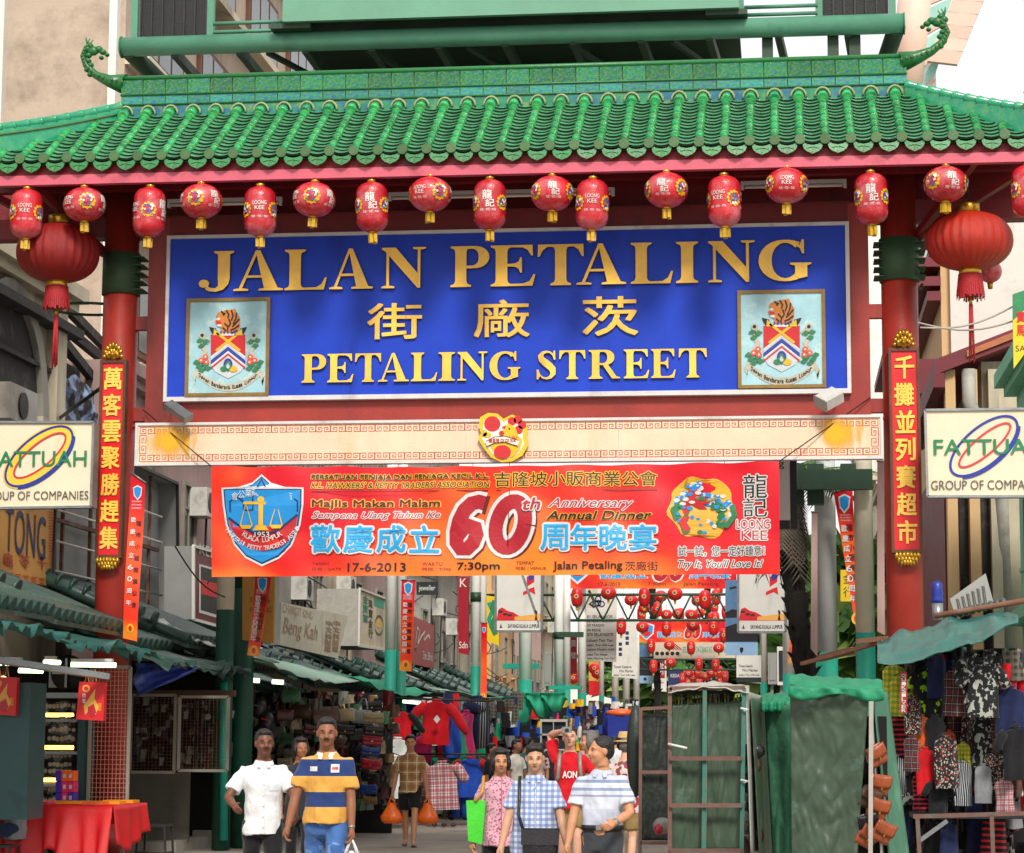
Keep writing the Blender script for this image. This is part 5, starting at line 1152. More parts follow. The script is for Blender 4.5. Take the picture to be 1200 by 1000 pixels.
for a in ((457.5,16.8,13,762,'slim white pole, left one of the pair right of the beige box sign'),(470,17.6,12,764,'white pole half hidden by a red pennant, right one of the pair'),
 (557,29.5,11,781,'white pole in front of the maroon vertical sign, left of a thin pennant'),(565,30.2,9,782,'white pole just behind the one left of the yellow sign'),(615.5,40,15,797,'thickest white pole, below the large white billboard'),
 (655,50,11,802,'white pole right of the thick one beside a grey box'),(664,51,9,803,'white pole close behind the one with the teal bracket'),(682,58,10,812,'white pole below the tall white list sign'),(705,67,6,815,'thin grey pole between two list signs'),(721,72,8,821,'far white pole left of the dark poster'),(734,78,8,823,'far white pole below the dark poster'),(746,84,7,825,'farthest left white pole')):
    pole(*a,collars=(700,) if a[0] in(557,) else (745,) if a[0]==655 else ())
pole(264,3.8,21,715,'cream pole with dark green foot beside the maroon framed sign at left',mat='pole_cream',base='pole_green_dark',H=8)
pole(287,4.6,24,690,'dark green post behind the yellow hanging sign at left',mat='pole_green_dark',base='pole_green_dark',H=8)
pole(1014,6.2,22,742,'cream pole with teal foot just left of the right red pillar',mat='pole_cream',collars=())
pole(969,10,25,765,'thick silver pole with teal foot between two pennants on the right',mat='pole_silver')
pole(925,22,15,790,'white pole behind the palm trunk',collars=(696,))
pole(895,40,8,800,'slim white pole below the right billboard')
brk=thing('cross_bracket','dark green steel bracket joining the two right hand poles','bracket',tuple(at(970,565,6)))
mb=MB(); a=at(917,575,5.9); b=at(1022,551,5.9); mb.box((a.x,5.75,a.z),(b.x,5.95,b.z),'bracket_green'); mb.build('plate',brk)
for (x0,y0,x1,y1) in ((918,545,942,593),(946,545,965,592),(985,545,1004,575)): a=at(x0,y1,6.3); b=at(x1,y0,6.3); mb=MB(); mb.box((a.x,6.1,a.z),(b.x,6.4,b.z),'bracket_green'); mb.build('channel',brk)
for k in range(8): a=at(930,550+k*5.5,6.05); mb=MB(); mb.tube([a-Vector((0,.05,0)),a],.02,'steel',6); mb.build('bolt',brk)
brk2=thing('cross_bracket','green bracket arm with teal rods on the slim poles under the white billboard','bracket',tuple(at(640,744,49)))
for (x0,x1,y0,y1,m) in ((655,684,741,747,'bracket_green'),(640,682,804,808,'pole_teal'),(590,632,778,784,'pole_teal')): a=at(x0,y1,48); b=at(x1,y0,48); mb=MB(); mb.box((a.x,47.8,a.z),(b.x,48,b.z),m); mb.build('arm',brk2)

# ------------------------------------------------------------------ signs along the left side
M('sign_orange','e0a04a',.5,.1,1,dirt='b87a30',da=.2); M('navy_ink','1c2a5a',.5,.1); M('sign_maroon','5a1424',.4,.1,2); M('sign_crimson','9a1226',.35,.08,2); M('sign_white','d4d2cc',.4,.06,2,dirt='9a958a',da=.2,streak=True); M('sign_yellow','e6c11a',.4,.08); M('sign_faded','c9c0ae',.6,.1,3,dirt='9a8f7c',da=.3); M('sign_sky','8fb4d8',.35,.1,2); M('teal_text','2f9a84',.5,.1); M('char_grey','4a463f',.6,.1); M('sign_dark','1c2426',.5,.1); M('faded_text','a8876a',.6,.1); M('poster_blue','5a80a8',.3,.15,3); M('poster_dark','26222a',.35,.2,3)
def sidesign(lab,X,quad,mat,side='steel',d=.18,cat='sign',frame=None,name='shop_sign'):
    pl=PX(X); uv=[pl.hit(*q) for q in quad]; t=thing(name,lab,cat,tuple(pl.p(*uv[3])))
    mb=MB(); panel(mb,pl,quad,mat,d,side); mb.build('face',t)
    if frame:
        mb=MB(); P=[pl.p(*a,.01) for a in uv]
        for i in range(4): mb.bar(P[i],P[(i+1)%4],.05,.05,frame,up=(1,0,0))
        mb.build('frame',t)
    return t,pl
# tea shop sign
t,pl=sidesign('orange tea shop sign with tall navy letters below the left box sign',-7.0,[(-60,575),(64,592),(60,690),(-60,670)],'sign_orange','dark_steel',frame='dark_steel')
A=Art(pl); A.text('H TONG',-12,597,53,650,'navy_ink',2,bold=.005,space=1.05)
for ch,x in (('龜',9),('苓',28),('千',49)): A.text(ch,x-6,655+x*.1-8,x+6,655+x*.1+8,'fret_red',2,bold=.01)
for i in range(7):
    x=-8+i*9.3; y=674+x*.17
    for q in (0,1): A.line([(x-3+q*1.6,y-4+q*2),(x+4-q*1.6,y-3.4+q*2),(x+4-q*1.6,y+4-q*2),(x-3+q*1.6,y+3.4-q*2)],.018,'fret_red',2,closed=True)
for i in range(12): A.line([(57,600+i*6.6),(61,600.6+i*6.6),(61,604+i*6.6),(57,603.4+i*6.6)],.016,'fret_red',2)
A.build('lettering',t)
# empty light-box frame
pl=PX(-7.1); Q=[(62,500),(208,567),(209,722),(62,695)]
t=thing('sign_frame','empty grey light box frame with white tube rails behind the left pillar','sign frame',tuple(pl.p(*pl.hit(*Q[3]))))
mb=MB(); panel(mb,Plane((-7.45,0,0),(0,1,0)),[(66,500),(196,560),(197,716),(66,690)],'panel_grey',.03); mb.build('back_panel',t)
P=[pl.p(*pl.hit(*q)) for q in Q]; 
for i in range(4):
    mb=MB(); a,b=P[i],P[(i+1)%4]; o=Vector((-.36,0,0)); mb.add([a,b,b+o,a+o],[(0,1,2,3)],'panel_grey'); mb.bar(a,b,.05,.05,'dark_steel',up=(1,0,0)); mb.build('frame_side',t)
for px in (88,120,158,188):
    mb=MB(); u0,v0=pl.hit(px,560); z1=P[0].z+(P[1].z-P[0].z)*.5; mb.box((-7.3,u0-.03,P[2].z-.02),(-7.25,u0+.03,P[1].z+.05),'rust_steel'); mb.build('upright',t)
for k,yy in enumerate((598,628,660,690)):
    mb=MB(); a=pl.p(*pl.hit(196,yy+8),-.1); z=a.z; y0=pl.hit(70,600)[0]; mb.tube([(-7.2,y0,z),(-7.2,a.y,z)],.02,'tube_glass',6); mb.build('tube_rail',t)
for k,yy in enumerate((645,)):
    mb=MB(); a=pl.p(*pl.hit(196,yy),-.1); mb.box((-7.3,pl.hit(70,600)[0],a.z-.03),(-7.24,a.y,a.z+.03),'rust_steel'); mb.build('cross_rail',t)
# maroon framed light box
t,pl=sidesign('maroon framed light box with black and red panels left of the banner',-6.4,[(226,640),(318,668),(318,752),(226,726)],'sign_maroon','panel_grey',d=.5,frame='sign_white')
A=Art(pl); A.poly([(233,661),(316,684),(316,742),(233,718)],'sign_white',1); A.poly([(235,664),(314,686),(314,700),(235,679)],'sign_dark',1.6); A.poly([(235,679),(314,700),(314,716),(235,696)],'red',1.6); A.poly([(235,696),(314,716),(314,738),(235,715)],'sign_dark',1.6); A.text('KEDAI BUNGA',233,648,300,660,'sign_white',1.5,bold=.01); A.build('lettering',t)
# yellow sign behind
t=thing('hanging_sign','plain ochre yellow sign behind an orange pennant at left','sign',tuple(at(284,752,4.2))); M('ochre','b98a3a',.5,.1,2)
mb=MB(); panel(mb,PY(4.2),[(284,672),(322,672),(320,754),(284,750)],'ochre',.1); mb.build('face',t)
A=Art(PY(4.2)); A.text('SLARIS',293,700,316,706,'char_grey',1); A.text('PRINTING',293,712,318,718,'char_grey',1); A.build('lettering',t)
pennant([(299,676),(318,676),(303,770),(290,768)],3.6,'orange pennant blown to the left beside the maroon framed light box')
# slanted white shop board
t,pl=sidesign('slanted faded white signboard with pale brown script above the bag stall',-5.8,[(330,706),(408,722),(396,772),(328,756)],'sign_faded','panel_grey')
A=Art(pl); A.text('CHARGIT KING',331,712,366,722,'faded_text',1); A.text('Beng Kah',331,728,372,752,'faded_text',1,bold=.01,shear=.3)
for k in range(2): A.vtext('中文美髮屋',386+k*9,727,764,8,'faded_text',1,dx=-3)
A.build('lettering',t)
# beige box sign with green characters
t,pl=sidesign('beige box sign with green characters left of the first white pole pair',-6.2,[(421,690),(452,702),(452,762),(420,757)],'plaster_cream','pipe_grey',d=1.0,frame='sign_white')
A=Art(pl); A.vtext('金寶當',428,697,730,6,'pole_teal',1); A.vtext('珠寶金行',434,702,748,5,'char_grey',1); A.rect(438,702,450,712,'teal_text',1); A.ell(444,733,5,11,'char_grey',1.5,14,ring=.05); A.ell(444,731,3,5,'yellow',1,10); A.build('lettering',t)
# maroon cursive sign
t,pl=sidesign('crimson sign with white cursive writing below the white pole pair',-6.6,[(484,722),(509,733),(508,784),(483,778)],'sign_crimson','sign_maroon')
A=Art(pl); A.line([(487,752),(489,735),(492,740),(489,755),(486,762),(494,745),(498,740),(497,750),(502,744),(504,748)],.07,'sign_white',1); A.text('Sdn.Bhd.',495,764,507,774,'sign_white',1,bold=.01); A.build('lettering',t)
for (lab,quad,Y,mat,txts) in (
 ('small dark jeweller sign high behind the first white poles',[(488,682),(513,682),(513,697),(488,697)],28,'sign_dark',[('jeweller',491,686,510,694,'sign_white')]),
 ('tall crimson vertical sign with white lettering left of the third white pole',[(537,676),(549,676),(549,768),(537,765)],28,'sign_crimson',[('K',539,678,547,688,'sign_white'),('Sdn',538,752,548,760,'sign_white')]),
 ('yellow vertical sign with green figures right of the third white pole',[(570,698),(585,700),(585,757),(570,751)],33,'sign_yellow',[]),
 ('pale pink vertical panel behind the thick white pole',[(603,735),(634,735),(634,775),(603,768)],46,'plaster_pink',[]),
 ('yellow sign with black characters behind the right hand pennant',[(985,668),(1004,668),(1004,705),(985,705)],14,'sign_yellow',[('金',988,672,1001,684,'char_grey'),('行',988,688,1001,700,'char_grey')]),
 ('white framed box sign with dark edge above the right end of the banner',[(890,535),(934,535),(934,620),(890,620)],2.6,'sign_white',[('g',912,542,919,550,'bracket_green')]),
 ('crimson upright sign with rounded white line among the far left poles',[(668,742),(676,742),(676,790),(668,790)],60,'sign_crimson',[('寶',669,750,675,758,'sign_white'),('號',669,764,675,772,'sign_white')]),
 ('pale poster with red bottom band behind the far left poles',[(690,775),(703,775),(703,815),(690,815)],75,'sign_orange',[]),
):
    pl=PY(Y); t=thing('street_sign',lab,'sign',tuple(at(*quad[3],Y))); mb=MB(); panel(mb,pl,quad,mat,.12,'dark_steel'); mb.build('face',t); A=Art(pl)
    for (s,a,b,c,d,m) in txts: A.text(s,a,b,c,d,m,1.5)
    if 'yellow vertical' in lab: 
        A.line([(573,706),(577,716),(573,726),(578,738)],.12,'pole_teal',1); A.line([(580,704),(577,712),(581,722),(576,734),(581,744)],.14,'green',1.5)
    if 'white framed' in lab: A.rect(926,535,934,620,'sign_dark',1); A.rect(890,610,926,620,'sign_dark',1)
    if 'red bottom' in lab: A.rect(690,798,703,815,'red',1); A.ell(696,785,3,3,'red',1,10)
    if A.mb.v: A.build('lettering',t)
# billboards with the runner artwork
def billboard(quad,Y,lab,mirror):
    pl=PY(Y); (x0,y0),(x1,_),(_,y1),_=quad; w=x1-x0; t=thing('billboard',lab,'billboard',tuple(at(*quad[3],Y)),'white city billboards on the poles')
    mb=MB(); panel(mb,pl,quad,'sign_white',.08,'steel'); mb.build('face',t)
    mb=MB(); P=[pl.p(*pl.hit(*q),.01) for q in quad]
    for i in range(4): mb.bar(P[i],P[(i+1)%4],.05,.06,'steel',up=(0,1,0))
    mb.build('frame',t); A=Art(pl); X=lambda u:x0+w*u
    A.poly([(X(.02),726),(X(.06),714),(X(.14),712),(X(.25),716),(X(.38),718),(X(.5),722),(X(.98),724),(X(.98),727.5),(X(.02),727.5)],'badge_red',1)
    A.poly([(X(.4),723),(X(.98),719),(X(.98),727.3),(X(.4),727.3)],'sign_orange',1.5)
    for a,b in ((.1,717),(.2,720),(.3,721)): A.ell(X(a),b,3,1.4,'sign_dark',2,10)
    A.poly([(X(.83),727),(X(.85),720),(X(.83),716),(X(.86),715),(X(.89),718),(X(.87),721),(X(.89),727)],'black',2.4)
    A.poly([(X(.66),676),(X(.82),672),(X(.82),682),(X(.66),688)],'red',1); A.poly([(X(.7),672),(X(.82),670),(X(.82),678),(X(.7),681)],'blue',1.4)
    A.poly([(X(.58),694),(X(.72),690),(X(.82),688),(X(.84),697),(X(.74),694),(X(.58),698)],'red',1)
    A.text('SAYANG KUALA LUMPUR',X(.26),y1-8.5,X(.93),y1-4,'ink',1.5,bold=.01); A.poly([(X(.08),y1-4),(X(.11),y1-9),(X(.14),y1-4)],'char_grey',1.5)
    A.poly([(X(.33),y0),(X(.38),y0),(X(.93),y1-13),(X(.91),y1-7)],'steel',1.2) if mirror else None
    A.build('artwork',t)
billboard([(581,640),(636,640),(635,740),(581,740)],22,'white city billboard with flags and a runner right of the yellow sign',True)
billboard([(865,660),(921,660),(921,741),(865,741)],20,'white city billboard beside the palm trunk at the right',False)
# list signs and posters hanging in the middle of the street
def hangsign(quad,Y,lab,mat,rows,draw=None):
    pl=PY(Y); t=thing('hanging_sign',lab,'sign',tuple(at(*quad[3],Y)),'banner signs hung over the street'); mb=MB(); panel(mb,pl,quad,mat,.06,'steel'); mb.build('face',t); A=Art(pl)
    for (s,a,b,c,d,m) in rows: A.text(s,a,b,c,d,m,1.5,bold=.01)
    if draw: draw(A)
    A.build('lettering',t)
    mb=MB(); 
    for q in quad[:2]: p=pl.p(*pl.hit(*q)); mb.tube([p,p+Vector((0,0,3))],.01,'wire',4)
    stuff(mb.build('wire',t))
hangsign([(686,686),(723,688),(722,776),(686,774)],60,'tallest white list sign with black numbers and a red scribble, hung over the street','sign_white',
 [('01 SELANGOR',688,721,718,724.5,'char_grey'),('02 KENTAL LAMA',688,726,720,729.5,'char_grey'),('03 MASJID',688,731.5,708,735,'char_grey'),('04 REGE',688,737,704,740,'char_grey'),('070 SELANGOR',688,742,719,745.5,'char_grey'),('Laluan Tun Tan',688,749,718,752,'ink'),('Jalan Tun HS Lee',688,755,719,758,'ink'),('Laluan Masjid India',688,760,720,763,'ink'),('Jalan Tun Perak',688,766,712,769,'ink'),('Jalan Petaling Tun Tan',688,770.5,720,773.5,'ink')],
 lambda A:(A.line([(690,692),(696,704),(691,708),(697,712)],.1,'ink',1),A.poly([(688,690),(700,690),(702,712),(688,712)],'sign_faded',.8),[A.ell(x,y,3.2,3.2,'navy_ink',1.5,14,ring=.05) for x,y in ((701,702),(698,708),(705,708),(701,707))]))
hangsign([(722,726),(747,728),(747,796),(717,793)],68,'second white list sign with small blue blocks and grey bottom text','sign_white',
 [('Taman Kesatria',719,780,740,783,'char_grey'),('Mini Market',726,785,742,788,'char_grey'),('Jalan Tun HS Lee',719,790,744,793,'char_grey')],
 lambda A:[A.rect(x,y,x+4,y+4,'navy_ink',1) for x,y in ((733,740),(733,746),(733,752),(725,753),(725,759),(725,765))])
hangsign([(747,755),(767,757),(767,801),(744,799)],96,'small dark car poster with pale foot left of the lantern strings','poster_dark',[],
 lambda A:(A.rect(745,792,767,801,'sign_sky',1),A.rect(748,756,766,770,'poster_blue',1),A.ell(756,796,2,2,'ink',1.5,8)))
hangsign([(766,772),(781,772),(781,811),(764,809)],100,'narrow white sign with red block beside the small car poster','sign_white',
 [('Pusat Kebajikan',766,799,778,801.5,'char_grey')],lambda A:(A.rect(768,773,779,795,'sign_crimson',1),A.text('萬味',769,776,778,792,'sign_white',1.5)))
hangsign([(783,786),(800,786),(800,806),(783,806)],104,'dark blue small sign under the far truss','navy_ink',[('KEDAI',786,790,797,794,'sign_white')])
hangsign([(850,680),(888,680),(888,768),(850,768)],26,'tall blue car poster with pale foot hung behind the right billboard','poster_blue',[],
 lambda A:(A.rect(850,753,888,768,'sign_sky',1),A.poly([(850,745),(850,735),(862,731),(880,732),(888,738),(888,752),(850,752)],'poster_dark',1.2),A.poly([(850,718),(858,714),(868,716),(868,724),(850,724)],'poster_dark',1.2),A.line([(855,690),(863,688)],.05,'ink',1),A.poly([(867,759),(871,759),(871,763),(869,766),(867,763)],'ink',1.5)))
hangsign([(863,768),(892,768),(892,801),(863,799)],36,'grey white notice below the tall blue car poster','sign_white',[('Taman Kesatria',866,779,882,782,'char_grey'),('Mini Market',870,784,888,787,'char_grey'),('Jalan Tun HS Lee',866,790,890,792.5,'char_grey')],lambda A:A.rect(863,794,892,800,'sign_dark',1))
hangsign([(766,753),(862,753),(862,771),(766,773)],94,'faded green long banner with small photographs below the second red banner','sign_faded',[('SELAMAT DATANG KE PASAR MALAM',800,758,858,765,'teal_text')],lambda A:[A.ell(770+6*i,766,2.4,2.4,'ink',1.5,10) for i in range(5)]+[A.line([(782+i*3,755),(790+i*3,762)],.05,'sign_crimson',1.4) for i in range(4)])
# small repeats of the street banner
banner_mat('banner_far',.4,9)
def mini(x0,y0,x1,y1,Y,lab):
    pl=PY(Y); t=thing('banner',lab,'banner',tuple(at(x0,y1,Y)),'small red banners hung over the street'); w=x1-x0; h=y1-y0
    mb=MB(); panel(mb,pl,[(x0,y0),(x1,y0),(x1,y1),(x0,y1)],'banner_far',.02); mb.build('cloth',t); A=Art(pl)
    X=lambda u:x0+w*u; Yv=lambda v:y0+h*v; s=h*.42; cx,cy=X(.1),Yv(.48)
    for kk,m,l in ((1,'white',1),(.85,'shield_blue',2)): A.poly([(cx-s*.9*kk,cy-s*.7*kk),(cx,cy-s*kk),(cx+s*.9*kk,cy-s*.7*kk),(cx+s*.8*kk,cy+s*.3*kk),(cx,cy+s*kk),(cx-s*.8*kk,cy+s*.3*kk)],m,l)
    A.ell(cx,cy+s*.25,s*.5,s*.3,'red',3,12)
    A.text('歡慶成立',X(.22),Yv(.5),X(.5),Yv(.78),'white',1,bold=.05); A.text('歡慶成立',X(.225),Yv(.51),X(.495),Yv(.77),'cyan',3,bold=.02)
    A.text('60',X(.52),Yv(.12),X(.72),Yv(.85),'white',2,bold=.06,shear=.2); A.text('60',X(.53),Yv(.15),X(.71),Yv(.82),'crimson',4,bold=.03,shear=.2)
    A.text('周年晚宴',X(.73),Yv(.5),X(.97),Yv(.78),'white',1,bold=.05); A.text('周年晚宴',X(.735),Yv(.51),X(.965),Yv(.77),'cyan',3,bold=.02)
    A.text('17-6-2013',X(.22),Yv(.85),X(.34),Yv(.95),'ink',1); A.text('7:30pm',X(.5),Yv(.85),X(.6),Yv(.95),'ink',1); A.text('Jalan Petaling',X(.7),Yv(.85),X(.9),Yv(.95),'ink',1); A.text('小販商業公會',X(.5),Yv(.04),X(.8),Yv(.14),'ink',1)
    A.build('printing',t)
mini(656,640,863,690,57,'large far red banner partly hidden behind the main banner')
mini(747,728,851,753,92,'small far red banner with blue shield below the green truss')
# trusses
def truss(x0,x1,yt,yb,Y,n,lab):
    a=at(x0,yb,Y); b=at(x1,yb,Y); zt=at((x0+x1)/2,yt,Y).z; zb=at((x0+x1)/2,yb,Y).z; t=thing('truss',lab,'truss',(a.x,Y,zb),'green trusses over the street'); r=.05
    for z in (zb,zt): mb=MB(); mb.tube([(a.x,Y,z),(b.x,Y,z)],r,'bracket_green',8); mb.build('chord',t)
    for i in range(n):
        u0=a.x+(b.x-a.x)*i/n; u1=a.x+(b.x-a.x)*(i+1)/n; m=(u0+u1)/2
        mb=MB(); mb.tube([(u0,Y,zb),(m,Y,zt)],r*.7,'bracket_green',6); mb.build('web',t); mb=MB(); mb.tube([(m,Y,zt),(u1,Y,zb)],r*.7,'bracket_green',6); mb.build('web',t)
truss(560,975,697,727,54,14,'nearest green zigzag truss crossing the street behind the lanterns')
truss(690,930,773,785,90,10,'farther thin green truss crossing low over the street')
# lantern strings over the street
G='lantern strings over the street'
M('lantern_far','cf1f22',.4,.12,6,rnd=.15,bump=0)
def far_lantern(kind):
    t=thing('paper_lantern','','lantern'); r,h=(.2,.33) if kind else (.26,.23); mb=MB(); mb.lathe([(max(.05,r*math.sin(math.pi*i/8)**(.5 if kind else .8)),-h*math.cos(math.pi*i/8)) for i in range(9)],(0,0,0),'lantern_far',16,rib=.04); mb.build('shade',t)
    mb=MB(); mb.box((-.04,-.04,-h-.13),(.04,.04,-h),'tassel_gold'); mb.build('tassel',t); A=Art(Loc((0,-r-.01,0),(1,0,0),.003)); A.ell(0,.02,.08,.08,'print_yellow',1,12); A.ell(0,.02,.05,.05,'print_blue',2,8); A.build('flower_print',t); return t
fp_=[far_lantern(1),far_lantern(0)]; fu=[0,0]; random.seed(21)
rows=[(50,[(676,700,1),(713,695,0)]),(50.5,[(755,700,1),(791,696,0),(826,703,1)]),(62,[(728,734,1)]),(64,[(753,735,0),(781,736,1),(812,733,0),(836,735,1)])]
for Y,xs,ys,n in ((34,(728,790),(697,706),2),(40,(800,856),(700,708),2),(46,(745,800),(712,722),3),(50,(735,858),(720,726),4),(58,(750,850),(756,760),4),(64,(800,858),(714,724),4),(68,(755,850),(776,781),4),(80,(800,850),(787,792),4),(88,(792,856),(790,797),5),(96,(798,852),(799,803),4),(74,(762,846),(711,723),4)):
    rows.append((Y*.75+38,[(xs[0]+(xs[1]-xs[0])*(i+random.uniform(.3,.7))/n,random.uniform(*ys),random.random()<.5) for i in range(n)]))
for Y in (70,78): rows.append((Y,[(674,790,0),(697,784,0),(700,789,0),(672,795,0)] if Y==70 else [(848,745,1),(842,690,1)]))
nn=0
for ri,(Y,L_) in enumerate(rows):
    for px,py,kd in L_:
        P=at(px,py,Y); k=0 if kd else 1
        lb='%s red lantern in the %s string over the street behind the banner, %s'%('capsule' if kd else 'round',('nearest','second','third','fourth','fifth','sixth','seventh','eighth','ninth','tenth','eleventh','twelfth','thirteenth','fourteenth','fifteenth','farthest','last')[min(16,ri)],'left half' if px<790 else 'right half')
        if not fu[k]: o=fp_[k]; o.location=P; o['label']=lb; o['group']=G; fu[k]=1
        else: o=dup(fp_[k],P,lb,G)
        nn+=1
# pennants further down
pennant([(471,680),(487,680),(482,787),(468,786)],16.0,'red pennant on the right pole of the white pair')
pennant([(564,730),(571,730),(570,822),(563,821)],29.0,'thin red pennant beside the yellow vertical sign',detail=False)
pennant([(977,577),(999,573),(1006,735),(1003,738)],9.2,'pennant twisted to a point between the silver and cream poles')
pennant([(1028,541),(1036,541),(1037,745),(1028,740)],2.0,'narrow pink pennant edge hanging beside the right pillar',back=True)
pennant([(951,600),(958,600),(958,770),(950,760)],8.4,'pale pennant seen from its back left of the silver pole',back=True)
pennant([(926,735),(937,700),(932,775),(924,778)],18,'faded red pennant behind the palm trunk',detail=False)
# grey meter boxes and white lamp on poles
for (x0,y0,x1,y1,Y,lab,m) in ((637,766,646,804,44,'grey upright switch box beside the slim left pole','panel_grey'),(900,765,910,802,30,'light grey upright cabinet under the right billboard','panel_grey'),(911,758,922,803,30,'grey cabinet with dark oval window under the right billboard','sign_white')):
    a=at(x0,y1,Y); b=at(x1,y0,Y); t=thing('switch_box',lab,'box',tuple(a)); mb=MB(); mb.box((a.x,Y,a.z),(b.x,Y+.3,b.z),m); mb.build('casing',t); mb=MB(); mb.box((a.x+.04,Y-.02,a.z+.1),(b.x-.04,Y-.002,b.z-.1),'window_glass' if m=='sign_white' else m); mb.build('door',t)
    mb=MB(); mb.bar((a.x+.1,Y+.2,0),(a.x+.1,Y+.2,a.z),.08,.08,'steel'); mb.build('post',t)
# ------------------------------------------------------------------ cloth patterns
def N_(m): return m.node_tree.nodes, m.node_tree.links
def cloth(key, c1, kind='plain', c2=None, c3=None, sc=20., stops=None, rough=.85, wr=.35):
    m=bpy.data.materials.new(key); m.use_nodes=True; n,L=N_(m); MATS[key]=m; b=n['Principled BSDF']; b.inputs['Roughness'].default_value=rough; b.inputs['Specular IOR Level'].default_value=.25; b.inputs['Sheen Weight'].default_value=.15
    tc=n.new('ShaderNodeTexCoord'); sep=n.new('ShaderNodeSeparateXYZ'); L.new(tc.outputs['Object'],sep.inputs[0])
    def thr(sock,freq,w,off=0):
        a=n.new('ShaderNodeMath'); a.operation='MULTIPLY_ADD'; a.inputs[1].default_value=freq; a.inputs[2].default_value=off+100; L.new(sock,a.inputs[0]); f=n.new('ShaderNodeMath'); f.operation='FRACT'; L.new(a.outputs[0],f.inputs[0]); g=n.new('ShaderNodeMath'); g.operation='LESS_THAN'; g.inputs[1].default_value=w; L.new(f.outputs[0],g.inputs[0]); return g.outputs[0]
    def mix(fac,a,bb,f=1.):
        q=n.new('ShaderNodeMix'); q.data_type='RGBA'; 
        if f!=1: z=n.new('ShaderNodeMath'); z.operation='MULTIPLY'; z.inputs[1].default_value=f; L.new(fac,z.inputs[0]); fac=z.outputs[0]
        L.new(fac,q.inputs[0])
        for i,v in ((6,a),(7,bb)):
            if isinstance(v,tuple): q.inputs[i].default_value=(*v,1)
            else: L.new(v,q.inputs[i])
        return q.outputs[2]
    C1=lin(c1); C2=lin(c2) if c2 else None; C3=lin(c3) if c3 else None; out=None
    if kind=='check': out=mix(thr(sep.outputs[0],sc,.5),C1,C2,.55); out=mix(thr(sep.outputs[2],sc,.5),out,C2,.55); 
    elif kind=='plaid':
        out=mix(thr(sep.outputs[0],sc,.45),C1,C2,.6); out=mix(thr(sep.outputs[2],sc,.45),out,C2,.6); out=mix(thr(sep.outputs[0],sc,.09,.3),out,C3,.8); out=mix(thr(sep.outputs[2],sc,.09,.3),out,C3,.8)
    elif kind=='vstripe': out=mix(thr(sep.outputs[0],sc,.4),C1,C2)
    elif kind=='hstripe': out=mix(thr(sep.outputs[2],sc,.4),C1,C2)
    elif kind=='bands':
        rp=n.new('ShaderNodeValToRGB'); rp.color_ramp.interpolation='CONSTANT'; e=rp.color_ramp.elements; e[0].position=0; e[0].color=(*lin(stops[0][1]),1); e[1].position=stops[1][0]; e[1].color=(*lin(stops[1][1]),1)
        for p,c in stops[2:]: q=e.new(p); q.color=(*lin(c),1)
        z=n.new('ShaderNodeMath'); z.operation='MULTIPLY'; z.inputs[1].default_value=.5; L.new(sep.outputs[2],z.inputs[0]); L.new(z.outputs[0],rp.inputs[0]); out=rp.outputs[0]
    elif kind=='print':
        v=n.new('ShaderNodeTexVoronoi'); v.inputs['Scale'].default_value=sc; L.new(tc.outputs['Object'],v.inputs[0]); g=n.new('ShaderNodeMath'); g.operation='LESS_THAN'; g.inputs[1].default_value=.38; L.new(v.outputs['Distance'],g.inputs[0]); out=mix(g.outputs[0],C1,C2)
        if C3: v=n.new('ShaderNodeTexVoronoi'); v.inputs['Scale'].default_value=sc*.6; L.new(tc.outputs['Object'],v.inputs[0]); g=n.new('ShaderNodeMath'); g.operation='LESS_THAN'; g.inputs[1].default_value=.3; L.new(v.outputs['Distance'],g.inputs[0]); out=mix(g.outputs[0],out,C3)
    elif kind=='camo':
        for k,cc in enumerate((C2,C3)):
            v=n.new('ShaderNodeTexNoise'); v.inputs['Scale'].default_value=sc*(1+.6*k); v.inputs['Detail'].default_value=2; L.new(tc.outputs['Object'],v.inputs[0]); g=n.new('ShaderNodeMath'); g.operation='GREATER_THAN'; g.inputs[1].default_value=.55; L.new(v.outputs[0],g.inputs[0]); out=mix(g.outputs[0],out or C1,cc)
    nz=n.new('ShaderNodeTexNoise'); nz.inputs['Scale'].default_value=9; nz.inputs['Detail'].default_value=4; L.new(tc.outputs['Object'],nz.inputs[0])
    mr=n.new('ShaderNodeMapRange'); mr.inputs[1].default_value=.3; mr.inputs[2].default_value=.7; mr.inputs[3].default_value=.88; mr.inputs[4].default_value=1.08; L.new(nz.outputs[0],mr.inputs[0])
    vm=n.new('ShaderNodeVectorMath'); vm.operation='SCALE'; L.new(mr.outputs[0],vm.inputs['Scale'])
    if out: L.new(out,vm.inputs[0])
    else: vm.inputs[0].default_value=C1
    L.new(vm.outputs[0],b.inputs['Base Color'])
    bp=n.new('ShaderNodeBump'); bp.inputs['Strength'].default_value=wr; bp.inputs['Distance'].default_value=.03; L.new(nz.outputs[0],bp.inputs['Height']); L.new(bp.outputs[0],b.inputs['Normal'])
    return m
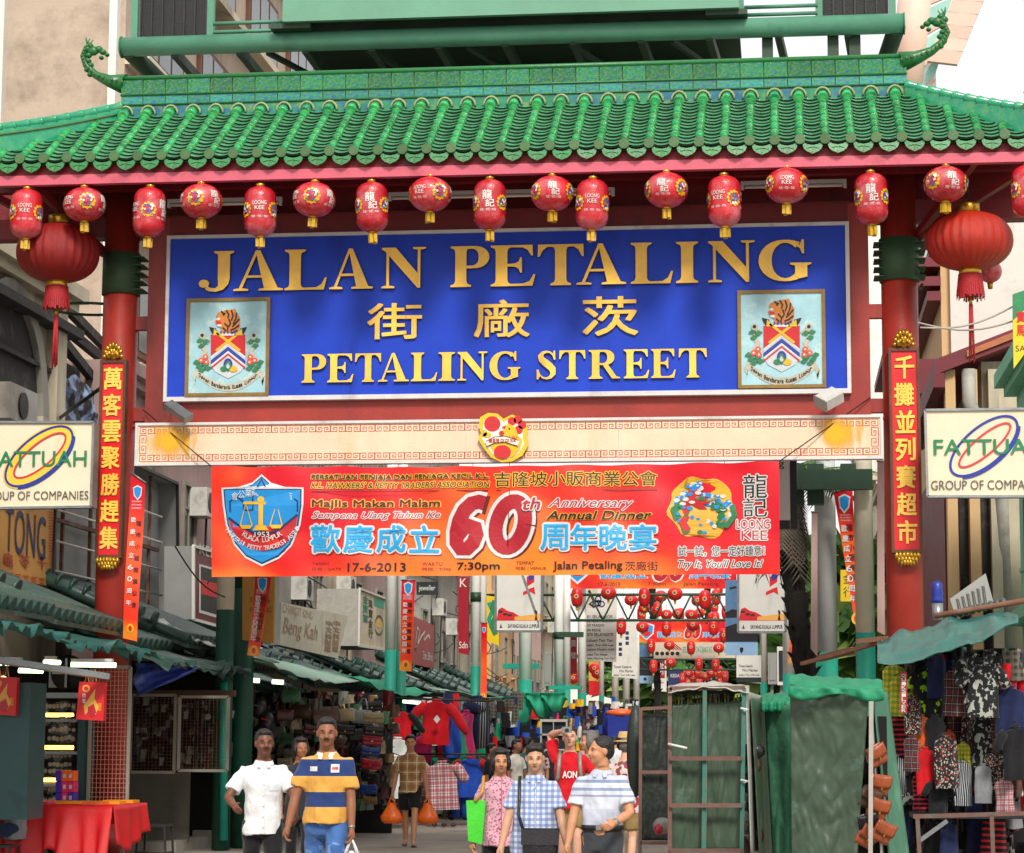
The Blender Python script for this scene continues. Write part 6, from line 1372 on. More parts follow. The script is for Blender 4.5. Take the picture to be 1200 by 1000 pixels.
# ------------------------------------------------------------------ stall materials
M('roll_green','28443c',.4,.3,4,dirt='6a7470',da=.3,ds=3,rnd=.2); M('teal_sheet','184e48',.45,.2,3,dirt='1f4a46',da=.3,ds=3); M('teal_awning','236a64',.4,.2,2,dirt='1f4f4a',da=.4,ds=3); M('green_canvas','1a8a68',.8,.2,4,dirt='136048',da=.3); M('pale_awning','7a9f8a',.5,.15,3,dirt='5f8a72',da=.3); M('clear_plastic','c9d0cc',.3,.15,6,bump=.6,bs=20); M('dark_inside','0f0e0d',.95,.3,2); M('grey_shutter','5a554c',.7,.1,3,dirt='3a3630',da=.3); M('blue_tarp','3f58c0',.5,.2,5,col2='7a8ad8',edge=.52); M('teal_metal','244a4c',.5,.15,3,dirt='14282a',da=.3); M('grid_wire','8f887c',.5,.1); M('mesh_wire','c98a7a',.5,.1); M('wood_brown','4a3524',.7,.2,8); M('tablecloth_red','c80f18',.55,.1,4); M('rust_frame','6a4a42',.7,.2,10,dirt='3f6a60',da=.3,ds=6); M('teal_frame','2f6f60',.6,.2,8,dirt='6a4a3a',da=.4,ds=8)  # dark_inside is near black so stall interiors carry their shade as colour
def litm(key,c,e):
    m=bpy.data.materials.new(key); m.use_nodes=True; b=m.node_tree.nodes['Principled BSDF']; b.inputs['Base Color'].default_value=(*lin(c),1); b.inputs['Emission Color'].default_value=(*lin(c),1); b.inputs['Emission Strength'].default_value=e; MATS[key]=m
litm('lit_green_tube','d8f0c0',2.2); litm('lit_yellow_tube','f8c860',3.0); litm('lit_bulb','ffc890',4.0)
# ------------------------------------------------------------------ left row of stall roofs
def roof_module():
    t=thing('market_canopy','','stall roof',(0,0,0)); 
    a0,a1=Vector((-7.7,0,3.98)),Vector((-4.95,0,2.92)); d=(a1-a0)
    mb=MB(); mb.add([a0+Vector((0,0,-.03)),a1+Vector((0,0,-.03)),a1+Vector((0,3,-.03)),a0+Vector((0,3,-.03)),a0+Vector((0,0,-.08)),a1+Vector((0,0,-.08)),a1+Vector((0,3,-.08)),a0+Vector((0,3,-.08))],[(0,1,2,3),(7,6,5,4),(1,5,6,2),(0,4,5,1),(2,6,7,3)],'roll_green'); mb.build('deck',t)
    rm=MB(); n=10; rm.tube([(0,0,0)]+[(d.x*i/6,0,d.z*i/6+.0) for i in range(1,7)],[.1,.088,.1,.088,.1,.088,.1],'roll_green',10); rme=rm.mesh('roof_roll')
    for i in range(11): inst(rme,'roof_roll',t,(a0.x,.13+i*.275,a0.z+.03))
    for k,yy in enumerate((-.02,)):       # ringed barrel roll up the side
        mb=MB(); mb.tube([(a0.x,yy,a0.z+.14),(a1.x-.5,yy,a1.z+.2)],.10,'roll_green',12)
        for i in range(12): u=i/11; p=Vector((a0.x,yy,a0.z+.14)).lerp(Vector((a1.x-.5,yy,a1.z+.34)),u); q=p+d.normalized()*.05; mb.tube([p,q],.118,'roll_green',12)
        mb.build('barrel_roll',t)
    return t
rp_=roof_module(); rlab=['over the red table at the far left','just in front of the left pillar','touching the left pillar','right behind the left pillar','over the closed mesh stall with the blue tarp','beside the cream and green pole','over the hanging handbags','behind the first white pole pair','above the red jerseys','between the second and first pole','near the thin pennant','before the thick white pole','beside the thick white pole','past the thick white pole','left of the slim pole','beyond the slim pole','near the white list sign','far down the row','farther down the row','close to the row end','next to last in the row','last of the row']
for i in range(22):
    y=-9.4+i*3.12; loc=(random.uniform(-.06,.06) if i else 0,y,random.uniform(-.06,.08)-(.32 if y>5 else 0)); l='dark green ribbed stall roof '+rlab[i]
    if i==0: rp_.location=loc; rp_['label']=l; rp_['group']='dark green ribbed roofs over the left stalls'; o=rp_
    else: o=dup(rp_,loc,l)
    o.rotation_euler=(random.uniform(-.02,.02),random.uniform(-.03,.03),0)
def corrugated(x0,x1,y0,y1,z0,z1,mat,lab,sag=0.,amp=.022,lam=.13,jag=.0,name='awning_sheet',cat='awning'):
    t=thing(name,lab,cat,(x1,y0,z1)); n=int((y1-y0)/lam*6); 
    def f(u,v):
        y=y0+(y1-y0)*u; x=x0+(x1-x0)*v+jag*(v>.9)*smoothnoise((y*3,0,1)); return Vector((x,y,z0+(z1-z0)*v+amp*math.sin(2*math.pi*y/lam)+.03*smoothnoise((x*2,y*1.5,0))-sag*math.sin(math.pi*v)*.5-jag*.6*(v>.9)*smoothnoise((y*5,2,1))))
    mb=MB(); mb.grid(f,n,5,mat); mb.build('sheet',t,solid=.006); return t
corrugated(-5.3,-4.35,-9.5,-4.3,2.95,2.72,'teal_sheet','teal corrugated sheet at the far left above the red hanging bags',jag=.25)
corrugated(-5.3,-4.4,-4.25,-.4,2.92,2.66,'teal_sheet','teal corrugated sheet in front of the left pillar',jag=.3)
corrugated(-5.3,-4.3,-.3,4.4,2.86,2.56,'roll_green','torn dark corrugated sheet over the closed mesh stall',jag=.3)
def canvas(pts,mat,lab,nu=16,nv=6,sag=.12,wr=.05,name='awning',solid=.01):
    P=[Vector(p) for p in pts]; t=thing(name,lab,'awning',tuple(P[3]))
    def f(u,v):
        q=(P[3].lerp(P[2],u)).lerp(P[0].lerp(P[1],u),v); return q+Vector((0,0,-sag*math.sin(math.pi*u)*(1-v)+wr*smoothnoise(q*2.3)+wr*.5*smoothnoise(q*7)))
    mb=MB(); mb.grid(f,nu,nv,mat); mb.build('canvas',t,solid=solid); return t
canvas([(-5.3,4.4,3.05),(-5.2,11.5,2.95),(-3.9,11.3,2.62),(-4.0,4.6,2.70)],'pale_awning','pale green awning over the hanging handbags')
canvas([(-5.6,3.2,3.3),(-5.2,6.8,3.2),(-4.6,6.6,2.98),(-4.9,3.2,3.05)],'clear_plastic','crumpled clear plastic sheet on the pale green awning',wr=.12)
canvas([(-5.2,11.6,2.9),(-5.2,20,2.85),(-3.9,20,2.58),(-3.9,11.8,2.62)],'green_canvas','green canvas awning edge above the red jerseys',wr=.1)
canvas([(-5.1,20.1,2.85),(-5.1,27,2.8),(-3.6,27,2.5),(-3.6,20.1,2.58)],'dark_inside','dark canvas awning left of the scalloped green flap',wr=.1)
canvas([(-5.1,27.1,2.85),(-5.1,36,2.8),(-3.3,36,2.5),(-3.3,27.1,2.58)],'pale_awning','grey green awning over the third group of stalls',wr=.1)
canvas([(-5.1,36.1,2.9),(-5.1,50,2.9),(-3.0,50,2.6),(-3.0,36.1,2.6)],'green_canvas','far green awning with a white corner in the left row',wr=.1)
t=thing('awning_flap','scalloped teal canvas flap hanging from the awning beside the crowd','awning flap',tuple(at(635,850,21)))
for k,(a,b,c) in enumerate(((598,628,850),(615,650,843),(632,662,836))):
    mb=MB(); mb.grid(lambda u,v:at(a+(b-a)*u+4*v*math.sin(k),812+(c-812)*v*max(.35,(1-abs(2*u-1)**2.2)),20.5-k*.2)+Vector((0,.12*math.sin(u*9+v*2)+.05*math.sin(v*7),0)),16,10,'green_canvas'); mb.build('scallop',t,solid=.01)
# ------------------------------------------------------------------ watch stall and red table, far left
ws=thing('watch_stall','dark stall with yellow lit shelves of watches behind the red table','stall',(-7,-1,0))
def pbox(mb,x0,y0,x1,y1,Y,d,mat):
    a=at(x0,y1,Y); b=at(x1,y0,Y); mb.box((a.x,Y,a.z),(b.x,Y+d,b.z),mat)
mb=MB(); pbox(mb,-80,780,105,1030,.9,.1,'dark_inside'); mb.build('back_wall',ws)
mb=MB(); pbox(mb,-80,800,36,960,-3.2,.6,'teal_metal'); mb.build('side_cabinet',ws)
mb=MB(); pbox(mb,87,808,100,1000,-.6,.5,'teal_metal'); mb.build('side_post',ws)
mb=MB(); pbox(mb,33,812,92,818,.1,.5,'steel'); mb.build('top_rail',ws)
for yy in (838,876,914): 
    mb=MB(); pbox(mb,33,yy+5,90,yy+8,.1,.6,'steel'); mb.build('shelf',ws); mb=MB(); a=at(35,yy,.3); b=at(86 if yy<900 else 66,yy,.3); b.z=a.z; mb.tube([a,b],.028,'lit_yellow_tube',8); mb.build('shelf_tube',ws)
wm=MB(); wm.box((-.028,-.01,-.05),(.028,.01,.05),'window_glass'); wm.tube([(0,-.012,.005),(0,-.02,.005)],.026,'gold_metal',8); wm.tube([(0,-.02,.005),(0,-.022,.005)],.02,'frame_white',8); wme=wm.mesh('watch')
for r,(y0,nx) in enumerate(((828,12),(846,12),(856,12),(866,12),(886,11),(897,11),(905,11),(925,10),(938,10))):
    for i in range(nx): 
        if 47<36+i*4.6<56 and r in(2,3,5): continue
        inst(wme,'watch',ws,at(36+i*4.6,y0+random.uniform(-1,1),.25),(random.uniform(-.1,.1),0,random.uniform(-.3,.3)),random.uniform(1.0,1.45))
for (a,b,c) in ((83,136,779),(22,50,786),(-30,30,777),(52,70,776)): 
    p=at(a,c,-2.5); q=at(b,c+2,-2.3); q.z=p.z; t=thing('tube_light','lit greenish tube under the teal sheet, %s'%({83:'the longest, over the hanging red bag',22:'the short one over the shelves',-30:'cut by the left edge',52:'the one above the wall fan'}[a]),'tube light',tuple(p)); mb=MB(); mb.tube([p,q],.03,'lit_green_tube',8); mb.build('tube',t); mb=MB(); mb.box((p.x,p.y,p.z+.03),(q.x,p.y+.09,p.z+.07),'frame_white'); mb.build('batten',t)
t=thing('gutter','long sagging grey gutter strip below the teal sheets at left','gutter',tuple(at(0,775,-5))); mb=MB(); mb.bar(at(-40,768,-5),at(124,793,-3.4),.14,.07,'steel'); mb.build('strip',t)
t=thing('wall_fan','dark round wall fan on a pale panel above the watch shelves','fan',tuple(at(78,792,.2))); mb=MB(); pbox(mb,57,786,98,806,.3,.05,'frame_white'); mb.build('panel',t); c=at(80,789,.2); ax=Matrix.Rotation(R(90),3,'X'); mb=MB(); mb.lathe([(.22,-.02),(.24,0),(.22,.02)],c,'dark_steel',20,axis=ax); mb.build('cage',t)
for k in range(4): mb=MB(); a=k*1.57; mb.bar(c+Vector((0,-.06,0)),c+Vector((.19*math.cos(a),-.06,.19*math.sin(a))),.03,.08,'steel',up=(0,1,0)); mb.build('blade',t)
for px,py,lab in ((106,821,'red gift bag with flame picture hanging from the gutter in front of the pillar'),(3,815,'red gift bag hanging at the far left edge with a lamp above')):
    Y=-3.3; t=thing('gift_bag',lab,'bag',tuple(at(px,py+24,Y)),'red gift bags hanging from the gutter'); w=17; mb=MB(); pl=PY(Y); panel(mb,pl,[(px-w+4,py-22),(px+w,py-21),(px+w-2,py+24),(px-w,py+22)],'red',.1); mb.build('sack',t)
    A=Art(pl); A.ell(px-5,py-14,3.5,3.5,'sign_orange',1,12,ring=.02); A.poly([(px-6,py+17),(px-8,py+6),(px-2,py-2),(px+6,py-14),(px+5,py-2),(px+10,py+8),(px+6,py+17),(px,py+10)],'sign_orange',1); A.poly([(px-3,py+16),(px-3,py+8),(px+4,py+4),(px+7,py+14),(px+2,py+20)],'crimson',1.6); A.vtext('肉乾',px-7,py-9,py+4,4,'white',2); A.text('龍記',px+9,py+3,px+13,py+12,'sign_yellow',2); A.build('printing',t)
    for s in (-4,5): mb=MB(); p=at(px+s-2,py-22,Y); q=at(px+s+2,py-22,Y); mb.tube([p,p.lerp(q,.5)+Vector((0,0,.14)),q],.008,'sign_orange',5); mb.build('handle',t)
# fan of light: a bare bulb glow is a small lamp
t=thing('bulb','small lit orange bulb above the leftmost gift bag','lamp',tuple(at(4,797,-3))); mb=MB(); mb.ball(at(4,797,-3),.05,mat='lit_bulb',n=12,m=8); mb.build('glass',t); mb=MB(); mb.tube([at(4,793,-3),at(4,770,-3)],.02,'dark_steel',6); mb.build('cord',t)
# red table
tb=thing('table','long stall table covered with small boxes in front of the watch stall','table',tuple(at(95,1015,-.8)))
x0,x1=at(20,945,-1.5).x,at(160,940,-.9).x; zt=at(90,943,-1.3).z
mb=MB(); mb.box((x0,-2.1,zt-.04),(x1,-.7,zt),'wood_brown'); mb.build('top',tb)
for x in (x0+.15,x1-.2):
    for y in (-2.0,-.8): mb=MB(); mb.box((x-.025,y-.025,0),(x+.025,y+.025,zt-.04),'pipe_grey'); mb.build('leg',tb)
tc_=thing('tablecloth','bright red cloth draped in folds over the stall table at left','tablecloth',(x0,-2.1,zt),None)
def drape(u,v):
    x=x0-.06+(x1-x0+.12)*u; fold=math.sin(u*38)*.5+math.sin(u*17+1)*.7; 
    if v<.35: return Vector((x,-.66-1.5*v/.35,zt+.012))
    w=(v-.35)/.65; return Vector((x+.05*fold*w,-2.16-.10*w+.055*fold*w,zt+.012-w*(.62+.06*math.sin(u*9)+.05*math.sin(u*23))))
mb=MB(); mb.grid(drape,110,14,'tablecloth_red'); mb.grid(lambda u,v:Vector((x1+.07+.05*v+.03*math.sin(u*22)*v,-2.16+1.5*u,zt+.012-v*(.45+.1*math.sin(u*5)))),30,8,'tablecloth_red'); mb.grid(lambda u,v:Vector((x0-.07-.05*v-.03*math.sin(u*22)*v,-2.16+1.5*u,zt+.012-v*.5)),30,8,'tablecloth_red'); mb.build('cloth',tc_,solid=.006)
M('box_yellow','e8961a',.4,.1); M('box_purple','4a2fae',.35,.1); M('box_pink','e03070',.35,.1); M('box_orange','f0662a',.35,.1)
for k,(a,b,c,d,Y,m,lab) in enumerate(((36,945,140,939,-1.6,'box_yellow','long yellow box lying on the red tablecloth'),(30,948,56,943,-1.9,'box_pink','flat pink box on the near left corner of the red table'),(120,943,156,937,-1.0,'box_yellow','yellow box at the right end of the red table'),(96,944,120,940,-1.9,'box_orange','orange box lying in the middle of the red table'))):
    p=at(a,b,Y); q=at(c,d,Y); t=thing('product_box',lab,'box',(p.x,Y,zt)); mb=MB(); mb.box((p.x,Y,zt+.014),(q.x,Y+.3,zt+.014+.035),m); mb.build('carton',t)
st=thing('gift_box_stack','stack of purple, pink and orange window boxes on the red table','boxes',tuple(at(66,940,-1.2)))
for r in range(3):
    for c_ in range(3):
        p=at(65+c_*7,938-r*12,-1.2); m=['box_purple','box_pink' if r<2 else 'box_orange','box_pink' if r==1 else 'box_orange' if r==2 else 'box_purple'][c_]
        if c_==0: m='box_purple'
        mb=MB(); zz=zt+.015+r*.135; mb.box((p.x,-1.2,zz),(p.x+.075,-1.0,zz+.13),m); f=mb.build('box',st); mb=MB(); 
        if c_: mb.box((p.x+.02,-1.206,zz+.04),(p.x+.055,-1.2,zz+.09),'frame_white'); mb.build('window',f)
# mesh cage in front of the left pillar
def wiremesh(t,x0,y0,x1,y1,Y,nx,ny,mat='mesh_wire',frame='grid_wire',r=.006,fr=.02):
    a=at(x0,y1,Y); b=at(x1,y0,Y); g=MB()
    for i in range(1,nx): x=a.x+(b.x-a.x)*i/nx; g.bar((x,Y,a.z),(x,Y,b.z),r,r,mat)
    for j in range(1,ny): z=a.z+(b.z-a.z)*j/ny; g.bar((a.x,Y+r,z),(b.x,Y+r,z),r,r,mat)
    stuff(g.build('wire_grid',t))
    for p,q in (((a.x,a.z),(a.x,b.z)),((b.x,a.z),(b.x,b.z)),((a.x,a.z),(b.x,a.z)),((a.x,b.z),(b.x,b.z))): g=MB(); g.bar((p[0],Y,p[1]),(q[0],Y,q[1]),fr*2,fr*2,frame); g.build('frame_bar',t)
t=thing('mesh_cage','pinkish wire mesh screen standing around the foot of the left pillar','screen',tuple(at(105,1000,-.5))); wiremesh(t,103,782,153,945,-.5,10,30)
t=thing('mesh_gate','pair of light framed mesh gates beside the left pillar','gate',tuple(at(155,905,2.6))); wiremesh(t,152,815,206,905,2.6,12,22,'rust_steel',r=.0035); 
t=thing('mesh_gate','mesh gate panel in front of the dark stall interior, right one','gate',tuple(at(209,905,2.55))); wiremesh(t,209,817,268,903,2.55,13,22,'rust_steel',r=.0035)
t=thing('closed_stall','dark closed stall with grey shutter behind the mesh gates','stall',tuple(at(150,985,4)))
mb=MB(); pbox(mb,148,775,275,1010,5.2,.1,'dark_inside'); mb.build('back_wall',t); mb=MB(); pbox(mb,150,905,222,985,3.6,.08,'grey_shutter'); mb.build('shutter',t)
mb=MB(); 
for i in range(6): pbox(mb,228+i*7,822,232+i*7,900,4.6,.03,'debris_blue' if i%2 else 'grey_shutter')
stuff(mb.build('hanging_packets',t))
mb=MB(); pbox(mb,148,809,275,816,3.4,.1,'wood_brown'); mb.build('beam',t)
mb=MB(); pbox(mb,225,974,292,1000,5.0,.5,'kerb'); structure(mb.build('plinth'))
mb=MB(); mb.tube([at(262,800,3.6),at(262,985,3.6)],.06,'pole_teal',12); t=thing('stall_post','teal round post beside the leather belts','post',tuple(at(262,985,3.6))); mb.build('shaft',t)
# blue tarpaulin
t=thing('tarpaulin','crumpled blue tarpaulin tied under the torn roof right of the left pillar','tarpaulin',tuple(at(160,812,1.2)))
def bt_(u,v):
    x=158+72*u; y=777+8*u*.3+(1-u)**.8*36*v+4*v; p=at(x,y,1.2); return p+Vector((0,.1*smoothnoise((u*4,v*3,1))+.08*math.sin(v*9+u*4),0))
mb=MB(); mb.grid(bt_,24,10,'blue_tarp'); mb.build('sheet',t,solid=.006)
# stools
for px,py,lab in ((182,966,'low dark stool beside the red tablecloth'),(0,990,'low metal stool under the seated man at the left edge')):
    Y=-.2 if px>100 else -3; p=at(px,py,Y); t=thing('stool',lab,'stool',(p.x,Y,0)); w=.19; mb=MB(); mb.box((p.x-w,Y-w,p.z-.03),(p.x+w,Y+w,p.z),'dark_steel'); mb.build('seat',t)
    for sx in (-1,1):
        for sy in (-1,1): mb=MB(); mb.bar((p.x+sx*(w-.02),Y+sy*(w-.02),p.z-.03),(p.x+sx*(w+.01),Y+sy*(w+.01),0),.025,.025,'dark_steel'); mb.build('leg',t)
        mb=MB(); mb.bar((p.x+sx*w,Y-w,.15),(p.x+sx*w,Y+w,.15),.02,.02,'dark_steel'); mb.build('stretcher',t)
    mb=MB(); mb.bar((p.x-w,Y-w,.15),(p.x+w,Y-w,.15),.02,.02,'dark_steel'); mb.build('stretcher',t)
# ------------------------------------------------------------------ handbags
def lea(key,c,r=.3): M(key,c,r,.2,8,dirt='1a1614',da=.12,bump=.3,bs=30)
for k,c in (('lea_black','17171a'),('lea_brown','4a2f22'),('lea_cream','a89878'),('lea_grey','7f8078'),('lea_red','a8142c'),('lea_blue','1f4590'),('lea_green','3f6a4a'),('lea_tan','8a6a48'),('lea_maroon','4a1018'),('lea_silver','8f9494'),('lea_orange','8f4626')): lea(k,c)
def bag(mat,style):
    t=thing('handbag','','bag',(0,0,0)); mb=MB(); w,h,d=(.5,.3,.13) if style=='tote' else (.5,.28,.10)
    secs=[(-1,.86,.6),(-.96,.93,.9),(-.3,1,1),(.5,.95,.75),(.9,.88,.35),(1,.84,.15)]
    def f(u,v):
        i=v*(len(secs)-1); k=min(int(i),len(secs)-2); q=i-k; s=[secs[k][j]*(1-q)+secs[k+1][j]*q for j in range(3)]; a=2*math.pi*u
        c_,s_=math.cos(a),math.sin(a); e=.45; x=abs(c_)**e*(1 if c_>0 else -1); y=abs(s_)**e*(1 if s_>0 else -1)
        return Vector((x*w/2*s[1],y*d/2*s[2]+.01*smoothnoise((x*3,y,s[0]*3)),s[0]*h/2))
    mb.grid(f,28,10,mat); mb.grid(lambda u,v:Vector((math.cos(2*math.pi*u)*w/2*.86*v,math.sin(2*math.pi*u)*d/2*.6*v,-h/2)),20,2,mat); mb.build('body',t)
    if style=='tote':
        for s in (-1,1):
            hb=MB(); hb.tube([(-w*.25,s*d*.2,h/2-.06),(-w*.2,s*d*.2,h/2+.1),(-w*.08,s*d*.12,h/2+.24),(w*.08,s*d*.12,h/2+.24),(w*.2,s*d*.2,h/2+.1),(w*.25,s*d*.2,h/2-.06)],.012,mat,6); hb.build('handle',t)
    else:
        hb=MB(); hb.grid(lambda u,v:Vector(((u-.5)*w*.96,-d/2-.012-.01*math.sin(math.pi*v),h/2*.98-v*h*.62+.03*abs(u-.5))),10,4,mat); hb.build('flap',t,solid=.01)
        hb=MB(); hb.tube([(0,-d/2-.02,-.03),(0,-d/2-.035,-.03)],.02,'gold_metal',10); hb.build('clasp',t)
    return t
BG={}
bags=[('tote','lea_brown',382,839,34,'brown tote with pale handles at the middle of the top row'),('tote','lea_cream',405,838,24,'cream tote right of the brown one'),('tote','lea_silver',424,840,26,'silver tote with long straps'),('flap','lea_black',436,828,24,'black flap bag hung from pale straps'),('tote','lea_brown',352,834,26,'brown tote left in the top row'),('tote','lea_green',341,816,24,'green tote near the awning'),
('flap','lea_cream',438,841,25,'cream flap bag, second of the right column'),('flap','lea_black',438,857,24,'black flap bag, third of the right column'),('flap','lea_red',436,868,24,'glossy red flap bag, upper one'),('flap','lea_blue',434,881,22,'blue flap bag, upper one'),('flap','lea_red',435,896,24,'red flap bag, lower one'),('flap','lea_black',434,911,23,'quilted black flap bag, low in the column'),('flap','lea_blue',432,925,22,'blue flap bag at the column foot'),
('flap','lea_black',405,856,24,'black bag below the cream tote'),('tote','lea_black',420,862,24,'shiny black bag right of the head of the striped man'),('flap','lea_maroon',368,855,26,'maroon bag under the brown tote'),('flap','lea_black',355,861,22,'small black bag between green and maroon'),('flap','lea_green',343,866,28,'large green grey bag over the shoulder of the man in white'),('flap','lea_grey',345,884,28,'grey bag behind the man in white'),('tote','lea_grey',326,858,20,'grey tote at left of the bag display'),('flap','lea_black',342,906,24,'black bag low behind the man in white'),('flap','lea_tan',348,924,22,'tan bag low behind the man in white'),('flap','lea_cream',334,893,18,'straw coloured bag beside the red shirt'),('flap','lea_brown',392,872,24,'brown bag half behind the head of the striped man'),('flap','lea_black',424,880,20,'black bag left of the blue one'),('tote','lea_maroon',334,838,22,'dark red tote in the shade'),('flap','lea_black',424,900,20,'black bag left of the lower red one'),('flap','lea_tan',434,938,18,'tan bag lowest of the right column'),('tote','lea_black',319,842,20,'black tote beside the backpacks'),('flap','lea_grey',330,918,18,'grey bag at knee height left')]
for i,(st_,m,px,py,w,lab) in enumerate(bags):
    Y=7.5+.25*(i%5); k=F/(Y+30); sc=w/k/.5; P=at(px,py,Y); key=(st_,m)
    if key not in BG: o=bag(m,st_); BG[key]=o; o.location=P; o['label']=lab; o['group']='handbags hanging in the bag stall'
    else: o=dup(BG[key],P,lab,'handbags hanging in the bag stall')
    o.scale=(sc,sc,sc*(1.05 if st_=='tote' else .85)); o.rotation_euler=(random.uniform(-.1,.1),random.uniform(-.12,.12),random.uniform(-.35,.35))
# backpacks and belts left of the bags
for i,(px,py) in enumerate(((303,830),(312,846),(304,862),(313,872),(308,890),(300,905))):
    Y=6.2; P=at(px,py,Y); t=thing('backpack','dark backpack hanging left of the handbags, number %s from the top'%['one','two','three','four','five','six'][i],'backpack',tuple(P),'dark backpacks left of the handbags')
    t['label']=['topmost dark backpack left of the handbags','grey black backpack just under the topmost one','dark backpack with red tag in the middle of the column','dark backpack beside the man in white','dark backpack level with the head of the man in white','lowest dark backpack by the shoulder of the man in white'][i]
    mb=MB(); mb.ball(P,.13,.09,.17,'lea_black',14,10); mb.build('body',t); mb=MB(); mb.ball(P+Vector((.01,-.07,-.04)),.09,.05,.09,'poster_dark',12,8); mb.build('pocket',t); mb=MB(); mb.bar(P+Vector((-.05,-.13,.05)),P+Vector((.06,-.13,.02)),.02,.02,'red' if i%2 else 'steel'); mb.build('zip',t)
for i in range(11):
    px=268+i*2.4; Y=5.2; a=at(px+6,800+random.uniform(0,14),Y); b=at(px,880+random.uniform(-30,20),Y-.1); t=thing('belt','','belt',tuple(b),'belts hanging beside the teal post'); t['label']='%s of the leather belts hanging in a bunch beside the teal post'%('leftmost','second from left','third from left','fourth from left','fifth from left','middle one','fifth from right','fourth from right','third from right','second from right','rightmost')[i]
    mb=MB(); mb.bar(a,b,.045,.012,['lea_brown','lea_black','lea_tan','ochre','lea_maroon'][i%5],up=(0,1,0)); mb.build('strap',t); mb=MB(); mb.bar(b+Vector((0,-.01,.05)),b+Vector((0,-.01,0)),.05,.02,'steel',up=(0,1,0)); mb.build('buckle',t)
t=thing('red_handbag','large dark red bag with a gold disc hanging below the belts','bag',tuple(at(272,895,4.8))); mb=MB(); mb.ball(at(272,900,4.8),.2,.08,.28,'lea_maroon',16,10); mb.build('body',t); mb=MB(); c=at(272,905,4.7); mb.tube([c,c-Vector((0,.02,0))],.03,'gold_metal',12); mb.build('disc',t)
# near-black sheets paint in the stall shade behind the goods
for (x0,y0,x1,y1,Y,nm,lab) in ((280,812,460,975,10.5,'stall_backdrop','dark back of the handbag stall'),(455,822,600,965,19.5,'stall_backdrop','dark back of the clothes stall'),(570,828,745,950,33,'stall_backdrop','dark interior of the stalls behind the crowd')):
    t=thing(nm,lab,'stall',tuple(at(x0,y1,Y))); mb=MB(); pbox(mb,x0,y0,x1,y1,Y,.1,'dark_inside'); mb.build('shade_backing',t)
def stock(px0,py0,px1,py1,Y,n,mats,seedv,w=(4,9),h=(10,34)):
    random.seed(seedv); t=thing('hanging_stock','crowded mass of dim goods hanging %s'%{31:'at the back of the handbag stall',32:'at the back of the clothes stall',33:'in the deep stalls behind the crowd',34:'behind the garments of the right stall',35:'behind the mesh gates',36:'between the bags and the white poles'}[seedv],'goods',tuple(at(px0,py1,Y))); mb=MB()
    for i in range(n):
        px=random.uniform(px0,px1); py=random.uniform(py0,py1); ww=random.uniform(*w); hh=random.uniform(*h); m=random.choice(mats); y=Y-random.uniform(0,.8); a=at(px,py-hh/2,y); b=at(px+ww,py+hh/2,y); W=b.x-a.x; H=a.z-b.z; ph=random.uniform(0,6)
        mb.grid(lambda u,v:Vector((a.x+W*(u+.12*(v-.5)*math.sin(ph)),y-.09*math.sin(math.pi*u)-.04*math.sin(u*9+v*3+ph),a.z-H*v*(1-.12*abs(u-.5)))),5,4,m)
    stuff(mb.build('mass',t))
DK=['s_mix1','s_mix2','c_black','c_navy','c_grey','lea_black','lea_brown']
# ------------------------------------------------------------------ clothes
CL={'c_red':('c4101c',),'c_black':('16161a',),'c_navy':('1a2348',),'c_blue':('1f4ab0',),'c_green':('12926a',),'c_pink':('d02a6a',),'c_white':('cfd2d0',),'c_grey':('7a7c80',),'c_yellow':('e0a81c',),'c_orange':('d8602a',)}
for k,(c,) in CL.items(): cloth(k,c)
cloth('c_plaid_red','c9b8b8','plaid','9a2434','1f2a50',sc=9); cloth('c_plaid_dark','1a1c22','plaid','6a2a30','8a8a80',sc=8); cloth('c_camo','1c1e20','camo','1c1e20','a0a29a',sc=8); cloth('c_stripe','20242c','vstripe','b0b4b8',sc=22); cloth('c_neon','15181c','camo','9ad01c','15181c',sc=6); cloth('c_rasta','e0c020','check','1a8a40',sc=10); cloth('c_print','1a1c20','print','a8a090','8a2a2a',sc=26); cloth('c_hoop','16161c','hstripe','c02030',sc=12)
cloth('s_mix1','2a2c34','print','7a3038','8a8a88',sc=9); cloth('s_mix2','3a3024','check','6a6a60',sc=14)
stock(282,815,455,945,9.9,330,['lea_black','lea_black','lea_brown','lea_grey','lea_maroon','lea_green','lea_tan','lea_black','lea_cream'],31,w=(8,16),h=(8,16)); stock(455,822,600,950,18.9,260,DK+['c_red','c_white','c_blue','c_green'],32,w=(8,14),h=(12,26)); stock(570,822,745,895,32,300,DK+['c_red','c_white','c_blue','c_green','c_pink','c_yellow'],33,w=(5,10),h=(6,14)); stock(1042,772,1200,1000,-4.8,260,DK+['c_plaid_dark','c_camo','c_red'],34,w=(10,24),h=(20,46)); stock(157,820,268,900,4.9,120,['grey_shutter','c_black','lea_grey','s_mix1'],35,w=(5,10),h=(5,12))
